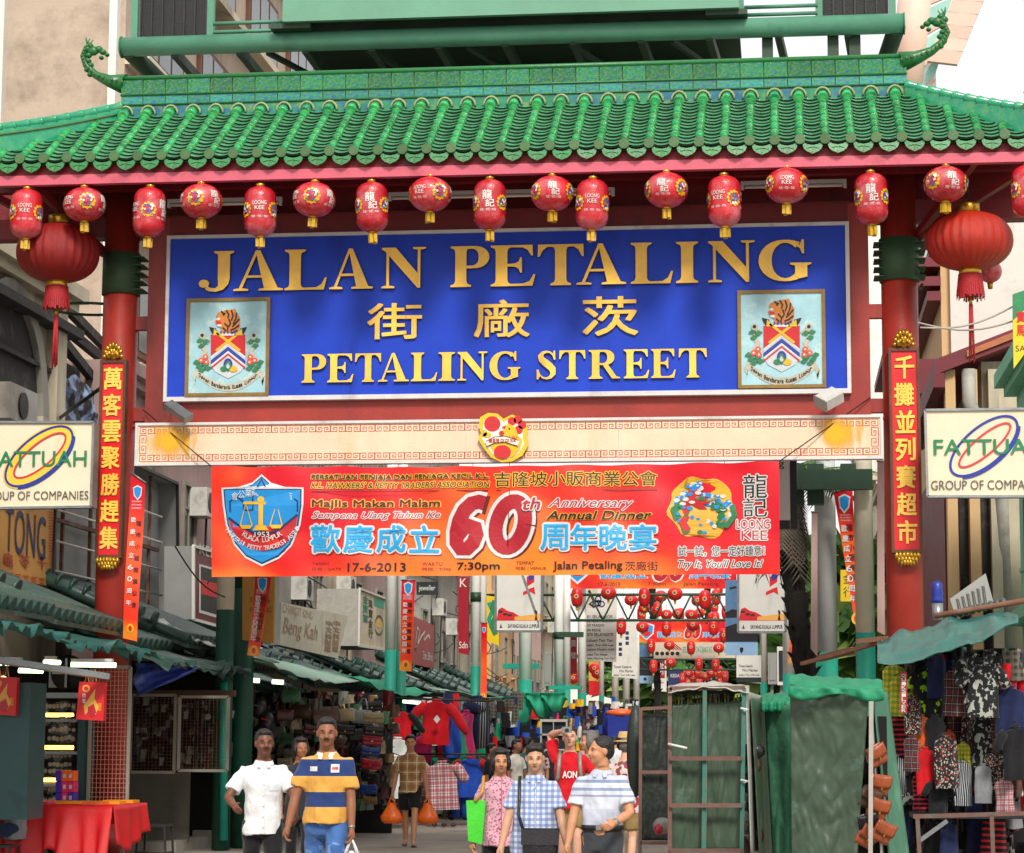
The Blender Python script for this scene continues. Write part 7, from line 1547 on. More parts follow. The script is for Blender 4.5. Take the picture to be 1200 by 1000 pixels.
def garment(mat,kind,m2=None):
    t=thing('hanging_shirt','','shirt',(0,0,0)); mb=MB()
    if kind in('shirt','long','vest'):
        def f(u,v):
            a=2*math.pi*u; z=-.72*v; w=(.20+.05*min(1,v*6)) if v<.15 else .25-.02*math.sin(v*3); w*= (1+.06*smoothnoise((v*4,a,1))); d=.055+.03*v
            return Vector((math.cos(a)*w,math.sin(a)*d*(1+.35*math.sin(5*a+v*2))+.02*math.sin(v*8+a),z-.05*abs(math.cos(a))*(v<.1)))
        mb.grid(f,28,12,mat); mb.grid(lambda u,v:Vector((math.cos(2*math.pi*u)*.2*v,math.sin(2*math.pi*u)*.055*v,.015*(1-v)-.05*abs(math.cos(2*math.pi*u))*v)),20,3,mat); mb.build('torso',t)
        if kind!='vest':
            for s in (-1,1):
                L_=.30 if kind=='shirt' else .58; sb=MB(); p0=Vector((s*.19,0,-.06)); p1=p0+Vector((s*L_*.62,0,-L_*.78)); sb.tube([p0,p0.lerp(p1,.3)+Vector((s*.02,0,.01)),p0.lerp(p1,.7),p1],[.075,.085,.08,.07 if kind=='shirt' else .05],m2 or mat,10); sb.build('sleeve',t)
        sb=MB(); sb.tube([(.07*math.cos(a),.04*math.sin(a),.02) for a in [2*math.pi*q/12 for q in range(13)]],.016,m2 or mat,6); sb.build('collar',t)
    else:
        for s in (-1,1):
            sb=MB(); sb.tube([(s*.06,0,0),(s*.08,0,-.3),(s*.09,0,-.75)],[.09,.085,.075],mat,10); sb.build('trouser_leg',t)
        sb=MB(); sb.tube([(0,0,.05),(0,0,-.12)],[.13,.16],mat,14); sb.build('waist',t)
    sb=MB(); sb.tube([(-.16,0,.0),(0,0,.07),(.16,0,.0)],.008,'dark_steel',5); sb.tube([(0,0,.07),(0,0,.14),(.03,0,.16)],.006,'dark_steel',5); sb.build('hanger',t)
    return t
CG={}
def hang(px,py,hpx,kind,mat,Y,lab,rz=0.,m2=None,grp='clothes hanging in the left clothes stall',wx=1.):
    k=F/(Y+30); sc=hpx/k/.74; P=at(px,py-hpx/2,Y); key=(kind,mat,m2)
    if key not in CG: o=garment(mat,kind,m2); CG[key]=o; o.location=P; o['label']=lab; o['group']=grp
    else: o=dup(CG[key],P,lab,grp)
    o.scale=(sc*wx,sc*wx,sc); o.rotation_euler=(0,random.uniform(-.05,.05),rz); return o
L=[(512,848,52,'long','c_red',14,'red long sleeved jersey with a white diamond, front of the rack',0,None),(470,852,36,'long','c_red',13.5,'red and black track jacket left of the red jersey',.1,'c_black'),(530,860,58,'vest','c_blue',14.6,'blue shirt seen edge on beside the red jersey',1.2,None),(537,872,60,'vest','c_green',14.9,'green shirt edge on behind the blue one',1.3,None),(545,868,66,'vest','c_pink',15.3,'pink shirt edge on behind the green one',1.3,None),
(552,852,50,'shorts','c_navy',16,'navy striped shorts, left of three pairs',.3,None),(559,850,52,'shorts','c_stripe',16.4,'pale striped shorts, middle of three pairs',.3,None),(565,852,48,'shorts','c_navy',16.8,'dark shorts, right of three pairs',.3,None),
(518,922,56,'shirt','c_plaid_red',13.6,'red and white plaid shirt hanging low in front of shoes',0,None),(551,912,46,'shirt','c_blue',14.5,'blue polo with red trim right of the plaid shirt',.3,'c_red'),(560,916,40,'shirt','c_hoop',15,'black and red hooped jersey beside the blue polo',.9,None),(567,912,36,'vest','c_orange',15.4,'orange jersey edge on at the rack end',1.1,None),
(466,890,48,'vest','c_white',13,'white and orange sports vest left of the man with orange bags',0,None),(460,918,60,'vest','c_white',12.6,'long white jersey below the sports vest',.2,None),(474,915,50,'vest','c_yellow',13.2,'yellow edged jersey beside the long white one',.9,None),(497,878,32,'vest','c_pink',15,'small pink top behind the man with orange bags',0,None),(487,905,60,'vest','c_navy',15.6,'navy jersey behind the man with orange bags',.4,None),(500,930,40,'vest','c_plaid_dark',14.4,'dark checked shirt left of the plaid shirt',.6,None),(540,935,44,'shorts','c_blue',14.6,'blue tracksuit bottoms low on the rack',.5,None),(524,885,36,'vest','c_red',15.2,'dark red shirt behind the long jersey',.2,None),
(628,832,22,'vest','c_red',26,'small red top in the dim stalls behind the crowd',0,None),(612,842,34,'vest','c_black',26,'black top in the dim stalls behind the crowd',0,None),(590,838,26,'vest','c_navy',24,'navy top hanging near the teal flap',.2,None)]
for a in L: hang(*a[:7],rz=a[7],m2=a[8])
A=Art(PY(13.6)); t=thing('badge','white diamond badge on the red long sleeved jersey','badge',tuple(at(507,842,13.6))); A.poly([(512,838),(516,843),(512,848),(508,843)],'white',1); A.build('patch',t)
t=thing('clothes_rack','dark steel rack carrying the clothes at left','rack',tuple(at(455,960,14)))
for (a,b) in (((455,818),(575,822)),((462,822),(462,960)),((572,822),(572,950)),((490,884),(575,884))): mb=MB(); mb.tube([at(*a,14.2),at(*b,14.2)],.02,'dark_steel',6); mb.build('tube',t)
t=thing('tube_light','bright lit white tube over the red jerseys in the clothes stall','tube light',tuple(at(472,823,16))); mb=MB(); mb.tube([at(472,822,16),at(493,824,16)],.035,'lit_green_tube',8); mb.build('tube',t); mb=MB(); mb.tube([at(472,820,16),at(493,822,16)],.02,'frame_white',8); mb.build('batten',t)
for px,py,Y in ((326,799,6),(298,797,5.5)): t=thing('tube_light','short lit tube under the pale green awning, %s'%('right one' if px>310 else 'left one'),'tube light',tuple(at(px,py,Y))); mb=MB(); mb.tube([at(px-7,py,Y),at(px+6,py+1,Y)],.035,'lit_green_tube',8); mb.build('tube',t); mb=MB(); mb.box((at(px-7,py,Y).x,Y,at(px,py-3,Y).z),(at(px+6,py,Y).x,Y+.08,at(px,py-1.5,Y).z),'frame_white'); mb.build('batten',t)
# shoes under the plaid shirt
for px in (515,526): t=thing('sandal_pair','pair of brown sandals on the ground under the plaid shirt, %s'%('left pair' if px<520 else 'right pair'),'sandals',tuple(at(px,962,13.5))); 
for t in [o for o in COL.objects if o.name.startswith('sandal_pair')]:
    for s in (-.09,.09): p=Vector((t.location.x+s,13.5,.04)); mb=MB(); mb.ball(p,.05,.13,.035,'lea_brown',10,6); mb.build('sandal',t)
# ------------------------------------------------------------------ stall cabinet and crates in the middle distance
t=thing('display_cabinet','dark teal cabinet with rows of small grey goods left of the crowd','cabinet',tuple(at(568,945,19)))
mb=MB(); pbox(mb,566,835,592,945,19,.4,'teal_metal'); mb.build('casing',t)
for r in range(9):
    mb=MB(); 
    for c_ in range(5): pbox(mb,571+c_*4,842+r*9,574+c_*4,848+r*9,18.95,.04,'panel_grey')
    stuff(mb.build('goods_row',t))
t=thing('stall_cabinet','low framed glass cabinet behind the tourist in red','cabinet',tuple(at(633,905,26))); mb=MB(); pbox(mb,633,845,665,880,26,.5,'window_glass'); mb.build('glass',t)
for (a,b,c,d) in ((633,843,665,846),(633,860,665,862),(633,878,665,881),(633,846,635,878),(648,846,649,878),(663,846,665,878)): mb=MB(); pbox(mb,a,b,c,d,25.9,.06,'pipe_grey'); mb.build('frame_bar',t)
t=thing('water_tank','blue tank with an orange sheet on top behind the hatted person','tank',tuple(at(715,870,31))); mb=MB(); a=at(712,868,31); b=at(742,838,31); mb.box((a.x,31,a.z),(b.x,32,b.z),'ring_blue'); mb.tube([((a.x+b.x)/2,31.5,a.z),((a.x+b.x)/2,31.5,b.z+.02)],.5,'ring_blue',16); mb.build('tank',t); mb=MB(); mb.ball(((a.x+b.x)/2,31.3,b.z+.05),.42,.4,.12,'box_orange',14,6); mb.build('cover',t)
# ------------------------------------------------------------------ covered carts at the right
M('tarp_green','3c4e3e',.45,.12,1.5,bump=.35,bs=5,dirt='6f8f84',da=.16,ds=2,spec=.4); M('tarp_dark','1c2620',.5,.2,3,bump=.5,bs=12,dirt='3a4a40',da=.2); M('tarp_bright','107a56',.6,.2,5,bump=.6,bs=16); M('tarp_silver','a9aca4',.4,.2,4,bump=.6,bs=14); M('tarp_mid','3a6a52',.45,.25,3,bump=.5,bs=12,dirt='6a9a80',da=.2)
def tarp(name,parent,quad,Y0,Y1,mat,nu=34,nv=44,amp=.035,solid=.008,seedv=0.):
    # quad px corners TL TR BR BL ; depth Y0 at left edge, Y1 at right edge
    def f(u,v):
        px=(quad[3][0]*(1-u)+quad[2][0]*u)*(1-v)+(quad[0][0]*(1-u)+quad[1][0]*u)*v; py=(quad[3][1]*(1-u)+quad[2][1]*u)*(1-v)+(quad[0][1]*(1-u)+quad[1][1]*u)*v
        p=at(px,py,Y0+(Y1-Y0)*u); n=amp*(.9*smoothnoise((u*1.6+seedv,v*1.1,seedv))-.55*abs(smoothnoise((u*1.6+v*2.2,v*.9-u*1.3,seedv+4)))-.5*abs(smoothnoise((u*5-v*4,v*5,seedv+9)))-.3*abs(smoothnoise((u*9+v*7,v*9,seedv+3)))+.12*math.sin(u*16+seedv)*(1-v)); return p+Vector((0,n,0))
    mb=MB(); mb.grid(f,nu,nv,mat); return mb.build(name,parent,solid=solid)
def barpx(t,a,b,Y,mat,w=.035,name='frame_bar'): mb=MB(); mb.bar(at(*a,Y),at(*b,Y),w,w,mat); mb.build(name,t)
ct=thing('covered_cart','rusty framed cart with two green tarpaulin panels and plastic top','cart',(at(840,1000,-8).x,-8,0))
tarp('tarpaulin',ct,[(788,826),(824,824),(822,996),(787,998)],-7.95,-7.9,'tarp_green',seedv=1); tarp('tarpaulin',ct,[(829,824),(869,822),(868,996),(828,996)],-7.9,-7.92,'tarp_green',seedv=5)
for (x0,y0,x1,y1,m) in ((785,806,785,1008,'rust_frame'),(826,806,825,1008,'teal_frame'),(872,806,869,1008,'teal_frame'),(785,807,873,806,'rust_frame'),(785,889,870,889,'rust_frame'),(785,944,870,944,'rust_frame'),(785,997,870,997,'rust_frame')): barpx(ct,(x0,y0),(x1,y1),-8.05 if y0!=y1 else -8.09,m,.038)
for (x0,y0,x1,y1) in ((787,812,870,811),): barpx(ct,(x0,y0),(x1,y1),-7.2,'dark_steel',.03)
# inner hangers showing under the top
mb=MB(); random.seed(8)
for i in range(22): p=at(792+i*3.6,814+random.uniform(-1,2),-7.3); mb.tube([p,p-Vector((0,0,.12)),p-Vector((.03,0,.2))],.007,['dark_steel','gold_metal','steel'][i%3],5)
stuff(mb.build('hook',ct))
def topf(u,v):
    p=at(783+95*u,812-8*v-6*math.sin(math.pi*u)*(1-.3*v),-8.1+1.6*v); return p+Vector((0,0,.03*smoothnoise((u*8,v*5,2))))
mb=MB(); mb.grid(topf,26,8,'tarp_silver'); mb.build('top_sheet',ct,solid=.01)
tarp('side_sheet',ct,[(874,810),(893,816),(898,1000),(880,1000)],-7.9,-6.4,'tarp_silver',amp=.08,seedv=9)
tarp('side_sheet',ct,[(880,818),(903,822),(905,1002),(890,1002)],-7.7,-6.2,'tarp_green',amp=.1,seedv=12)
for py in (830,914): mb=MB(); mb.tube([at(868,py,-8.1),at(877,py+2,-8.12),at(872,py+3,-8.1)],.01,'white',5); mb.build('tie',ct)
mb=MB(); mb.tube([at(783,872,-8.1),at(805,877,-8.15)],.012,'white',6); mb.build('tie',ct)
mb=MB(); 
for i in range(26): p=at(random.uniform(871,886),random.uniform(880,995),-7.4); mb.ball(p,random.uniform(.05,.1),.06,random.uniform(.06,.12),random.choice(['lea_black','lea_maroon','lea_grey','lea_brown']),8,6)
stuff(mb.build('bundled_goods',ct))
for s in (-.3,.5): mb=MB(); p=Vector((at(830,1000,-8).x+s,-7.5,.1)); mb.tube([p-Vector((0,.03,0)),p+Vector((0,.03,0))],.1,'black',14); mb.build('wheel',ct)
c2=thing('covered_cart','tall narrow cart under nearly black green tarpaulin left of the framed cart','cart',(at(768,1000,-5).x,-5,0))
tarp('tarpaulin',c2,[(752,836),(786,838),(786,985),(751,985)],-5,-5,'tarp_dark',seedv=3)
for a,b in (((751,830),(750,1000)),((785,828),(786,1000)),((751,831),(786,829)),((751,905),(786,905)),((751,988),(786,988))): barpx(c2,a,b,-5.1 if a[0]!=b[0] else -5.06,'rust_frame')
mb=MB(); mb.ball(at(745,880,-4.6),.1,.12,.5,'tarp_dark',12,10); mb.build('bulge',c2)
mb=MB(); mb.ball(at(776,968,-5.3),.1,.08,.09,'lea_grey',10,8); mb.ball(at(772,972,-5.35),.05,.06,.06,'lea_red',10,8); stuff(mb.build('bundled_goods',c2))
c3=thing('covered_cart','tall cart wrapped in green tarpaulin with bright green top, in front of the clothes','cart',(at(975,1000,-10.5).x,-10.5,0))
tarp('tarpaulin',c3,[(926,802),(1018,812),(1004,1010),(928,1010)],-10.5,-10.6,'tarp_green',50,64,.06,seedv=2)
def top3(u,v):
    p=at(924+110*u,806-14*math.sin(math.pi*min(1,v*1.0))*(1-.2*u)+4*u,-10.65+1.2*v); return p+Vector((0,-.04*smoothnoise((u*9,v*6,5)),.05*smoothnoise((u*7,v*5,2))))
mb=MB(); mb.grid(top3,34,12,'tarp_bright'); mb.grid(lambda u,v:at(924+112*u,804+3*u+v*(12+4*math.sin(u*9)),-10.68)+Vector((0,-.05*smoothnoise((u*9,v,3))-.02,0)),40,4,'tarp_bright'); mb.build('top_sheet',c3,solid=.008)
tarp('side_sheet',c3,[(1022,806),(1040,812),(1066,1010),(1042,1010)],-10.4,-9.3,'tarp_mid',12,26,.07,seedv=7); tarp('side_sheet',c3,[(1018,812),(1027,812),(1040,1010),(1033,1010)],-10.5,-10.1,'tarp_silver',6,20,.04,seedv=8)
barpx(c3,(1021,822),(1020,1010),-10.7,'pipe_grey',.035)
mb=MB(); mb.box((at(1005,1000,-10).x,-10.3,0),(at(1040,1000,-10).x,-9.4,at(1020,840,-10).z),'dark_inside'); mb.build('inner_shelf',c3)
for i,(px,py,m,lab) in enumerate(((1026,885,'lea_orange','topmost orange and black pouch'),(1030,920,'lea_orange','second orange pouch'),(1018,935,'lea_brown','brown pouch behind the tube'),(1028,948,'lea_orange','third orange pouch'),(1034,975,'lea_orange','fourth orange pouch'),(1015,980,'lea_orange','lowest orange pouch with a ring'),(1016,965,'lea_black','black pouch low in the cart'))):
    P=at(px,py,-10.55); key=('pouch',m)
    if key not in BG: BG[key]=t=bag(m,'flap'); t.name='pouch'; t.location=P; t['label']=lab+' hanging in the side of the tarpaulin cart'; t['group']='pouches in the side of the tall cart'
    else: t=dup(BG[key],P,lab+' hanging in the side of the tarpaulin cart','pouches in the side of the tall cart')
    t.scale=(.34,.8,.62); t.rotation_euler=(.2,random.uniform(-.5,.5),.4)
c4=thing('covered_cart','slumped green tarpaulin bundle with bright top between the two big carts','cart',(at(910,1000,-7).x,-7,0))
tarp('tarpaulin',c4,[(896,828),(930,826),(932,1010),(906,1010)],-7,-7.4,'tarp_mid',14,26,.1,seedv=14)
mb=MB(); mb.grid(lambda u,v:at(893+38*u,824-13*math.sin(math.pi*v*.8)+5*(1-u),-7.2+.9*v)+Vector((0,0,.04*smoothnoise((u*7,v*6,8)))),18,10,'tarp_bright'); mb.grid(lambda u,v:at(892+38*u,822+v*12,-7.25)+Vector((0,-.03*math.sin(u*25),0)),18,3,'tarp_bright'); mb.build('top_sheet',c4,solid=.01)
# ------------------------------------------------------------------ clothes stall at the right
rs=thing('clothes_stall','dark stall with a steel table and hanging clothes right of the tarpaulin cart','stall',(at(1120,1000,-5).x,-5,0))
mb=MB(); pbox(mb,1040,765,1260,1020,-4.4,.1,'dark_inside'); mb.build('shade_backing',rs)  # near-black sheet paints the shade at the back of the stall
for a,b in (((1070,957),(1215,953)),((1075,957),(1078,1010)),((1162,955),(1164,1010)),((1078,985),(1110,962))): barpx(rs,a,b,-6.6,'rust_frame' if a[1]<980 else 'steel',.04)
mb=MB(); pbox(mb,1070,955,1230,959,-6.5,.8,'dark_steel'); mb.build('table_top',rs)
G2='clothes hanging in the right stall'
L=[(1048,800,50,'vest','c_rasta','yellow and green checked top at the left end'),(1058,812,48,'vest','c_rasta','second yellow green checked top with crimson lettering'),(1088,812,60,'shirt','c_neon','black shorts with neon green flashes'),(1098,790,50,'vest','c_navy','navy top high under the teal awning'),(1120,808,55,'vest','c_plaid_dark','dark plaid shirt in the middle'),(1140,795,60,'shirt','c_camo','black tee with large white figures on the right'),(1152,806,62,'shirt','c_camo','second black tee with white figures'),(1162,796,66,'vest','c_camo','third dark patterned top at the right end'),
(1055,860,50,'vest','c_hoop','red and white hooped top'),(1050,905,44,'vest','c_stripe','pale striped garment low at left'),(1080,855,40,'vest','c_orange','brown and orange short'),(1095,858,44,'vest','c_black','black garment under the neon one'),(1084,900,52,'vest','c_red','dark red shirt below the neon one'),(1108,890,60,'vest','c_print','dark printed shirt with spots'),(1122,860,60,'vest','c_plaid_dark','plaid shirt below the first'),(1138,862,58,'vest','c_print','printed shorts with white patches'),(1155,868,60,'vest','c_camo','camouflage shorts at the right'),(1128,915,50,'vest','c_stripe','pale striped piece hanging low in the middle'),(1152,915,44,'vest','c_grey','grey bag like garment near the table'),(1100,932,40,'shirt','c_black','black cap coloured top near the table'),(1112,985,50,'vest','c_navy','navy piece under the table'),(1145,985,56,'vest','c_navy','blue piece under the table'),(1165,985,60,'vest','c_hoop','black and red piece under the table'),(1092,985,50,'vest','c_black','black piece under the table at left'),(1172,850,50,'vest','c_plaid_dark','dark checked piece beside the side cloth'),(1070,835,44,'vest','c_print','dark printed top beside the rasta tops'),(1184,830,56,'vest','c_navy','navy top at the far right edge'),(1190,880,60,'shirt','c_black','black tee with red mark at the right edge'),(1108,835,40,'vest','c_neon','small neon patterned top in the middle'),(1112,870,34,'vest','c_orange','small rust coloured top in the middle'),(1128,885,36,'vest','c_rasta','small yellow green piece in the middle'),(1165,900,44,'vest','c_print','spotted piece right of the grey one'),(1078,925,44,'vest','c_hoop','striped piece low at the left of the table'),(1176,930,40,'vest','c_plaid_red','pale plaid piece at the table end'),(1068,880,40,'vest','c_plaid_dark','checked piece above the striped one')]
for i,(px,py,h,kd,m,lab) in enumerate(L): hang(px,py+4,h,kd,m,-5.6-.12*(i%7),lab,rz=random.uniform(-.8,.8),grp=G2,wx=random.uniform(.7,.95))
t=thing('lettered_strap','crimson strap with white lettering hanging beside the yellow green tops','strap',tuple(at(1059,830,-6.6))); mb=MB(); pl=PY(-6.6); panel(mb,pl,[(1055,788),(1063,788),(1063,836),(1055,836)],'sign_crimson',.01); mb.build('strap',t); A=Art(pl); A.vtext('QUIKSILVER',1059,790,835,5,'sign_white',1); A.build('lettering',t)
# teal bent awning
aw=thing('awning','bent teal metal awning drooping to the left at the right edge','awning',tuple(at(1030,760,-6)))
def awf(u,v):
    _r=.05*abs(math.sin(u*9.5))**6*(1-v)
    px=1028+165*u; top=752-30*u-8*math.sin(u*3); bot=782-54*u+10*math.sin(math.pi*u)*.6
    if u<.12: bot-= (0.12-u)*60
    py=top+(bot-top)*v+2.5*math.sin(v*15); Y=-4.6-2.2*v; p=at(px,py,Y); return p+Vector((0,0,_r+.05*smoothnoise((u*6,v*3,1))-.03*abs(smoothnoise((u*14,v*5,3)))))
mb=MB(); mb.grid(awf,60,14,'teal_awning'); mb.build('sheet',aw,solid=.012)
mb=MB(); mb.tube([at(1095,722,-5),at(1225,700,-5)],.03,'rust_steel',8); mb.build('tube',aw)
mb=MB(); mb.bar(at(1005,752,-4.4),at(1040,748,-4.6),.05,.05,'rust_steel'); mb.bar(at(940,778,-3),at(1035,752,-4.6),.05,.04,'rust_steel'); mb.bar(at(960,772,-3),at(1000,762,-4),.07,.07,'rust_steel'); mb.build('support_pipes',aw)
for k in range(10): c=at(1112+k*7,722-k*1.8,-4.5); mb=MB(); mb.ball(c,.04,.1,.05,'roll_green',8,6); mb.build('roof_roll',aw)
t=thing('leaning_sign','grey board with small print leaning above the teal awning','sign',tuple(at(1118,722,-3))); pl=PY(-3); mb=MB(); panel(mb,pl,[(1113,702),(1155,672),(1166,712),(1120,722)],'panel_grey',.03); mb.build('board',t); A=Art(pl)
for i in range(6): A.line([(1121+i*6,702-i*3),(1124+i*6,716-i*1.5)],.02,'char_grey',1); A.line([(1123+i*6,702-i*3),(1126+i*6,714-i*1.5)],.01,'char_grey',1)
A.build('lettering',t)
t=thing('bottle','blue and clear water bottle standing beside the right pillar','bottle',tuple(at(1099,730,-2))); mb=MB(); p=at(1099,727,-2); mb.lathe([(.06,0),(.065,.05),(.065,.2)],p,'steel',14); mb.build('lower',t); mb=MB(); mb.lathe([(.066,.2),(.07,.24),(.06,.28),(.07,.32),(.06,.37),(.065,.42),(.03,.46)],p,'ring_blue',14); mb.build('upper',t)
# hanging yellow banner at the right edge
t=thing('hanging_sign','yellow hanging sign with red lettering at the upper right edge','sign',tuple(at(1190,420,-1))); pl=PY(-1); mb=MB(); panel(mb,pl,[(1187,376),(1215,350),(1215,395),(1188,432)],'sign_yellow',.04); mb.build('face',t); mb=MB(); panel(mb,pl,[(1187,345),(1215,335),(1215,350),(1187,376)],'leaf_green',.05); mb.build('top',t); A=Art(pl); A.text('寶',1191,365,1201,378,'red',1,bold=.02); A.text('馬',1191,381,1201,394,'red',1,bold=.02); A.text('SALE',1190,405,1212,412,'ink',1); A.build('lettering',t)
# overhead wires
for k,(a,b,Y,lab) in enumerate((((1075,378),(1200,372),-.8,'sagging pale wire from the right pillar to the right edge'),((1078,384),(1200,352),-.8,'second sagging wire right of the right pillar'),((205,640),(264,700),2,'thin black cable beside the maroon framed light box'))):
    P=[at(a[0]+(b[0]-a[0])*u,a[1]+(b[1]-a[1])*u+12*math.sin(math.pi*u),Y) for u in [q/10 for q in range(11)]]; t=thing('cable',lab,'cable',tuple(P[0])); mb=MB(); mb.tube(P,.012,'pipe_grey' if k<2 else 'wire',5); mb.build('strand',t)
# ------------------------------------------------------------------ people
from mathutils.bvhtree import BVHTree
t_fy={}
def remesh(mb, vox, smooth=2, wr=0., ws=9., seedv=0.):
    me=mb.mesh('tmp'); o=bpy.data.objects.new('tmp',me); COL.objects.link(o)
    r=o.modifiers.new('r','REMESH'); r.mode='VOXEL'; r.voxel_size=vox; r.use_smooth_shade=True
    if smooth: s=o.modifiers.new('s','SMOOTH'); s.iterations=smooth; s.factor=.5
    dg=bpy.context.evaluated_depsgraph_get(); me2=bpy.data.meshes.new_from_object(o.evaluated_get(dg)); bpy.data.objects.remove(o)
    if wr:
        n=[v.normal.copy() for v in me2.vertices]
        for v,q in zip(me2.vertices,n):
            c=v.co; k=smoothnoise((c.x*ws+seedv,c.y*ws,c.z*ws*.8))+.5*smoothnoise((c.x*ws*2.3,c.y*ws*2.3+seedv,c.z*ws*1.4+c.x*ws)); v.co=c+q*k*wr
    return me2
def skin_mat(key,c): 
    m=M(key,c,.48,.08,9,bump=.05,spec=.35); m.node_tree.nodes['Principled BSDF'].inputs['Subsurface Weight'].default_value=.08; return m
skin_mat('skin_dark','6b4230'); skin_mat('skin_brown','8a5a40'); skin_mat('skin_tan','b98462'); skin_mat('skin_light','c99a7c'); skin_mat('skin_pink','cf9d84')
M('hair_black','0d0b0b',.45,.2,20,bump=.6,bs=70); M('hair_grey','5f5c5a',.5,.3,20,bump=.6,bs=70); M('hair_brown','3a2418',.5,.2,20,bump=.6,bs=70); M('eye_white','8f8880',.3,.02); M('eye_dark','120c0a',.2,.02); M('lip_dark','6a3430',.5,.05); M('brow','17100d',.8,.05)
def ring_loft(mb,secs,mat,n=20,caps=True):     # secs: (x,y,z,rx,ry)
    vs=[];k=len(secs)
    for (x,y,z,rx,ry) in secs:
        for j in range(n): a=2*math.pi*j/n; c,s=math.cos(a),math.sin(a); vs.append((x+rx*abs(c)**.92*(1 if c>0 else -1),y+ry*abs(s)**.9*(1 if s>0 else -1),z))
    fs=[(i*n+j,i*n+(j+1)%n,(i+1)*n+(j+1)%n,(i+1)*n+j) for i in range(k-1) for j in range(n)]+[tuple(reversed(range(n))),tuple((k-1)*n+j for j in range(n))]
    if secs[0][2]>secs[-1][2]: fs=[tuple(reversed(f)) for f in fs]
    mb.add(vs,fs,mat,True)
def ik(a,b,l1,l2,pole):
    a,b=Vector(a),Vector(b); d=b-a; L=min(d.length,(l1+l2)*.999); d.normalize(); x=(l1*l1-l2*l2+L*L)/(2*L); h=math.sqrt(max(0,l1*l1-x*x)); p=Vector(pole); p=(p-d*p.dot(d)).normalized(); return a+d*x+p*h, a+d*L
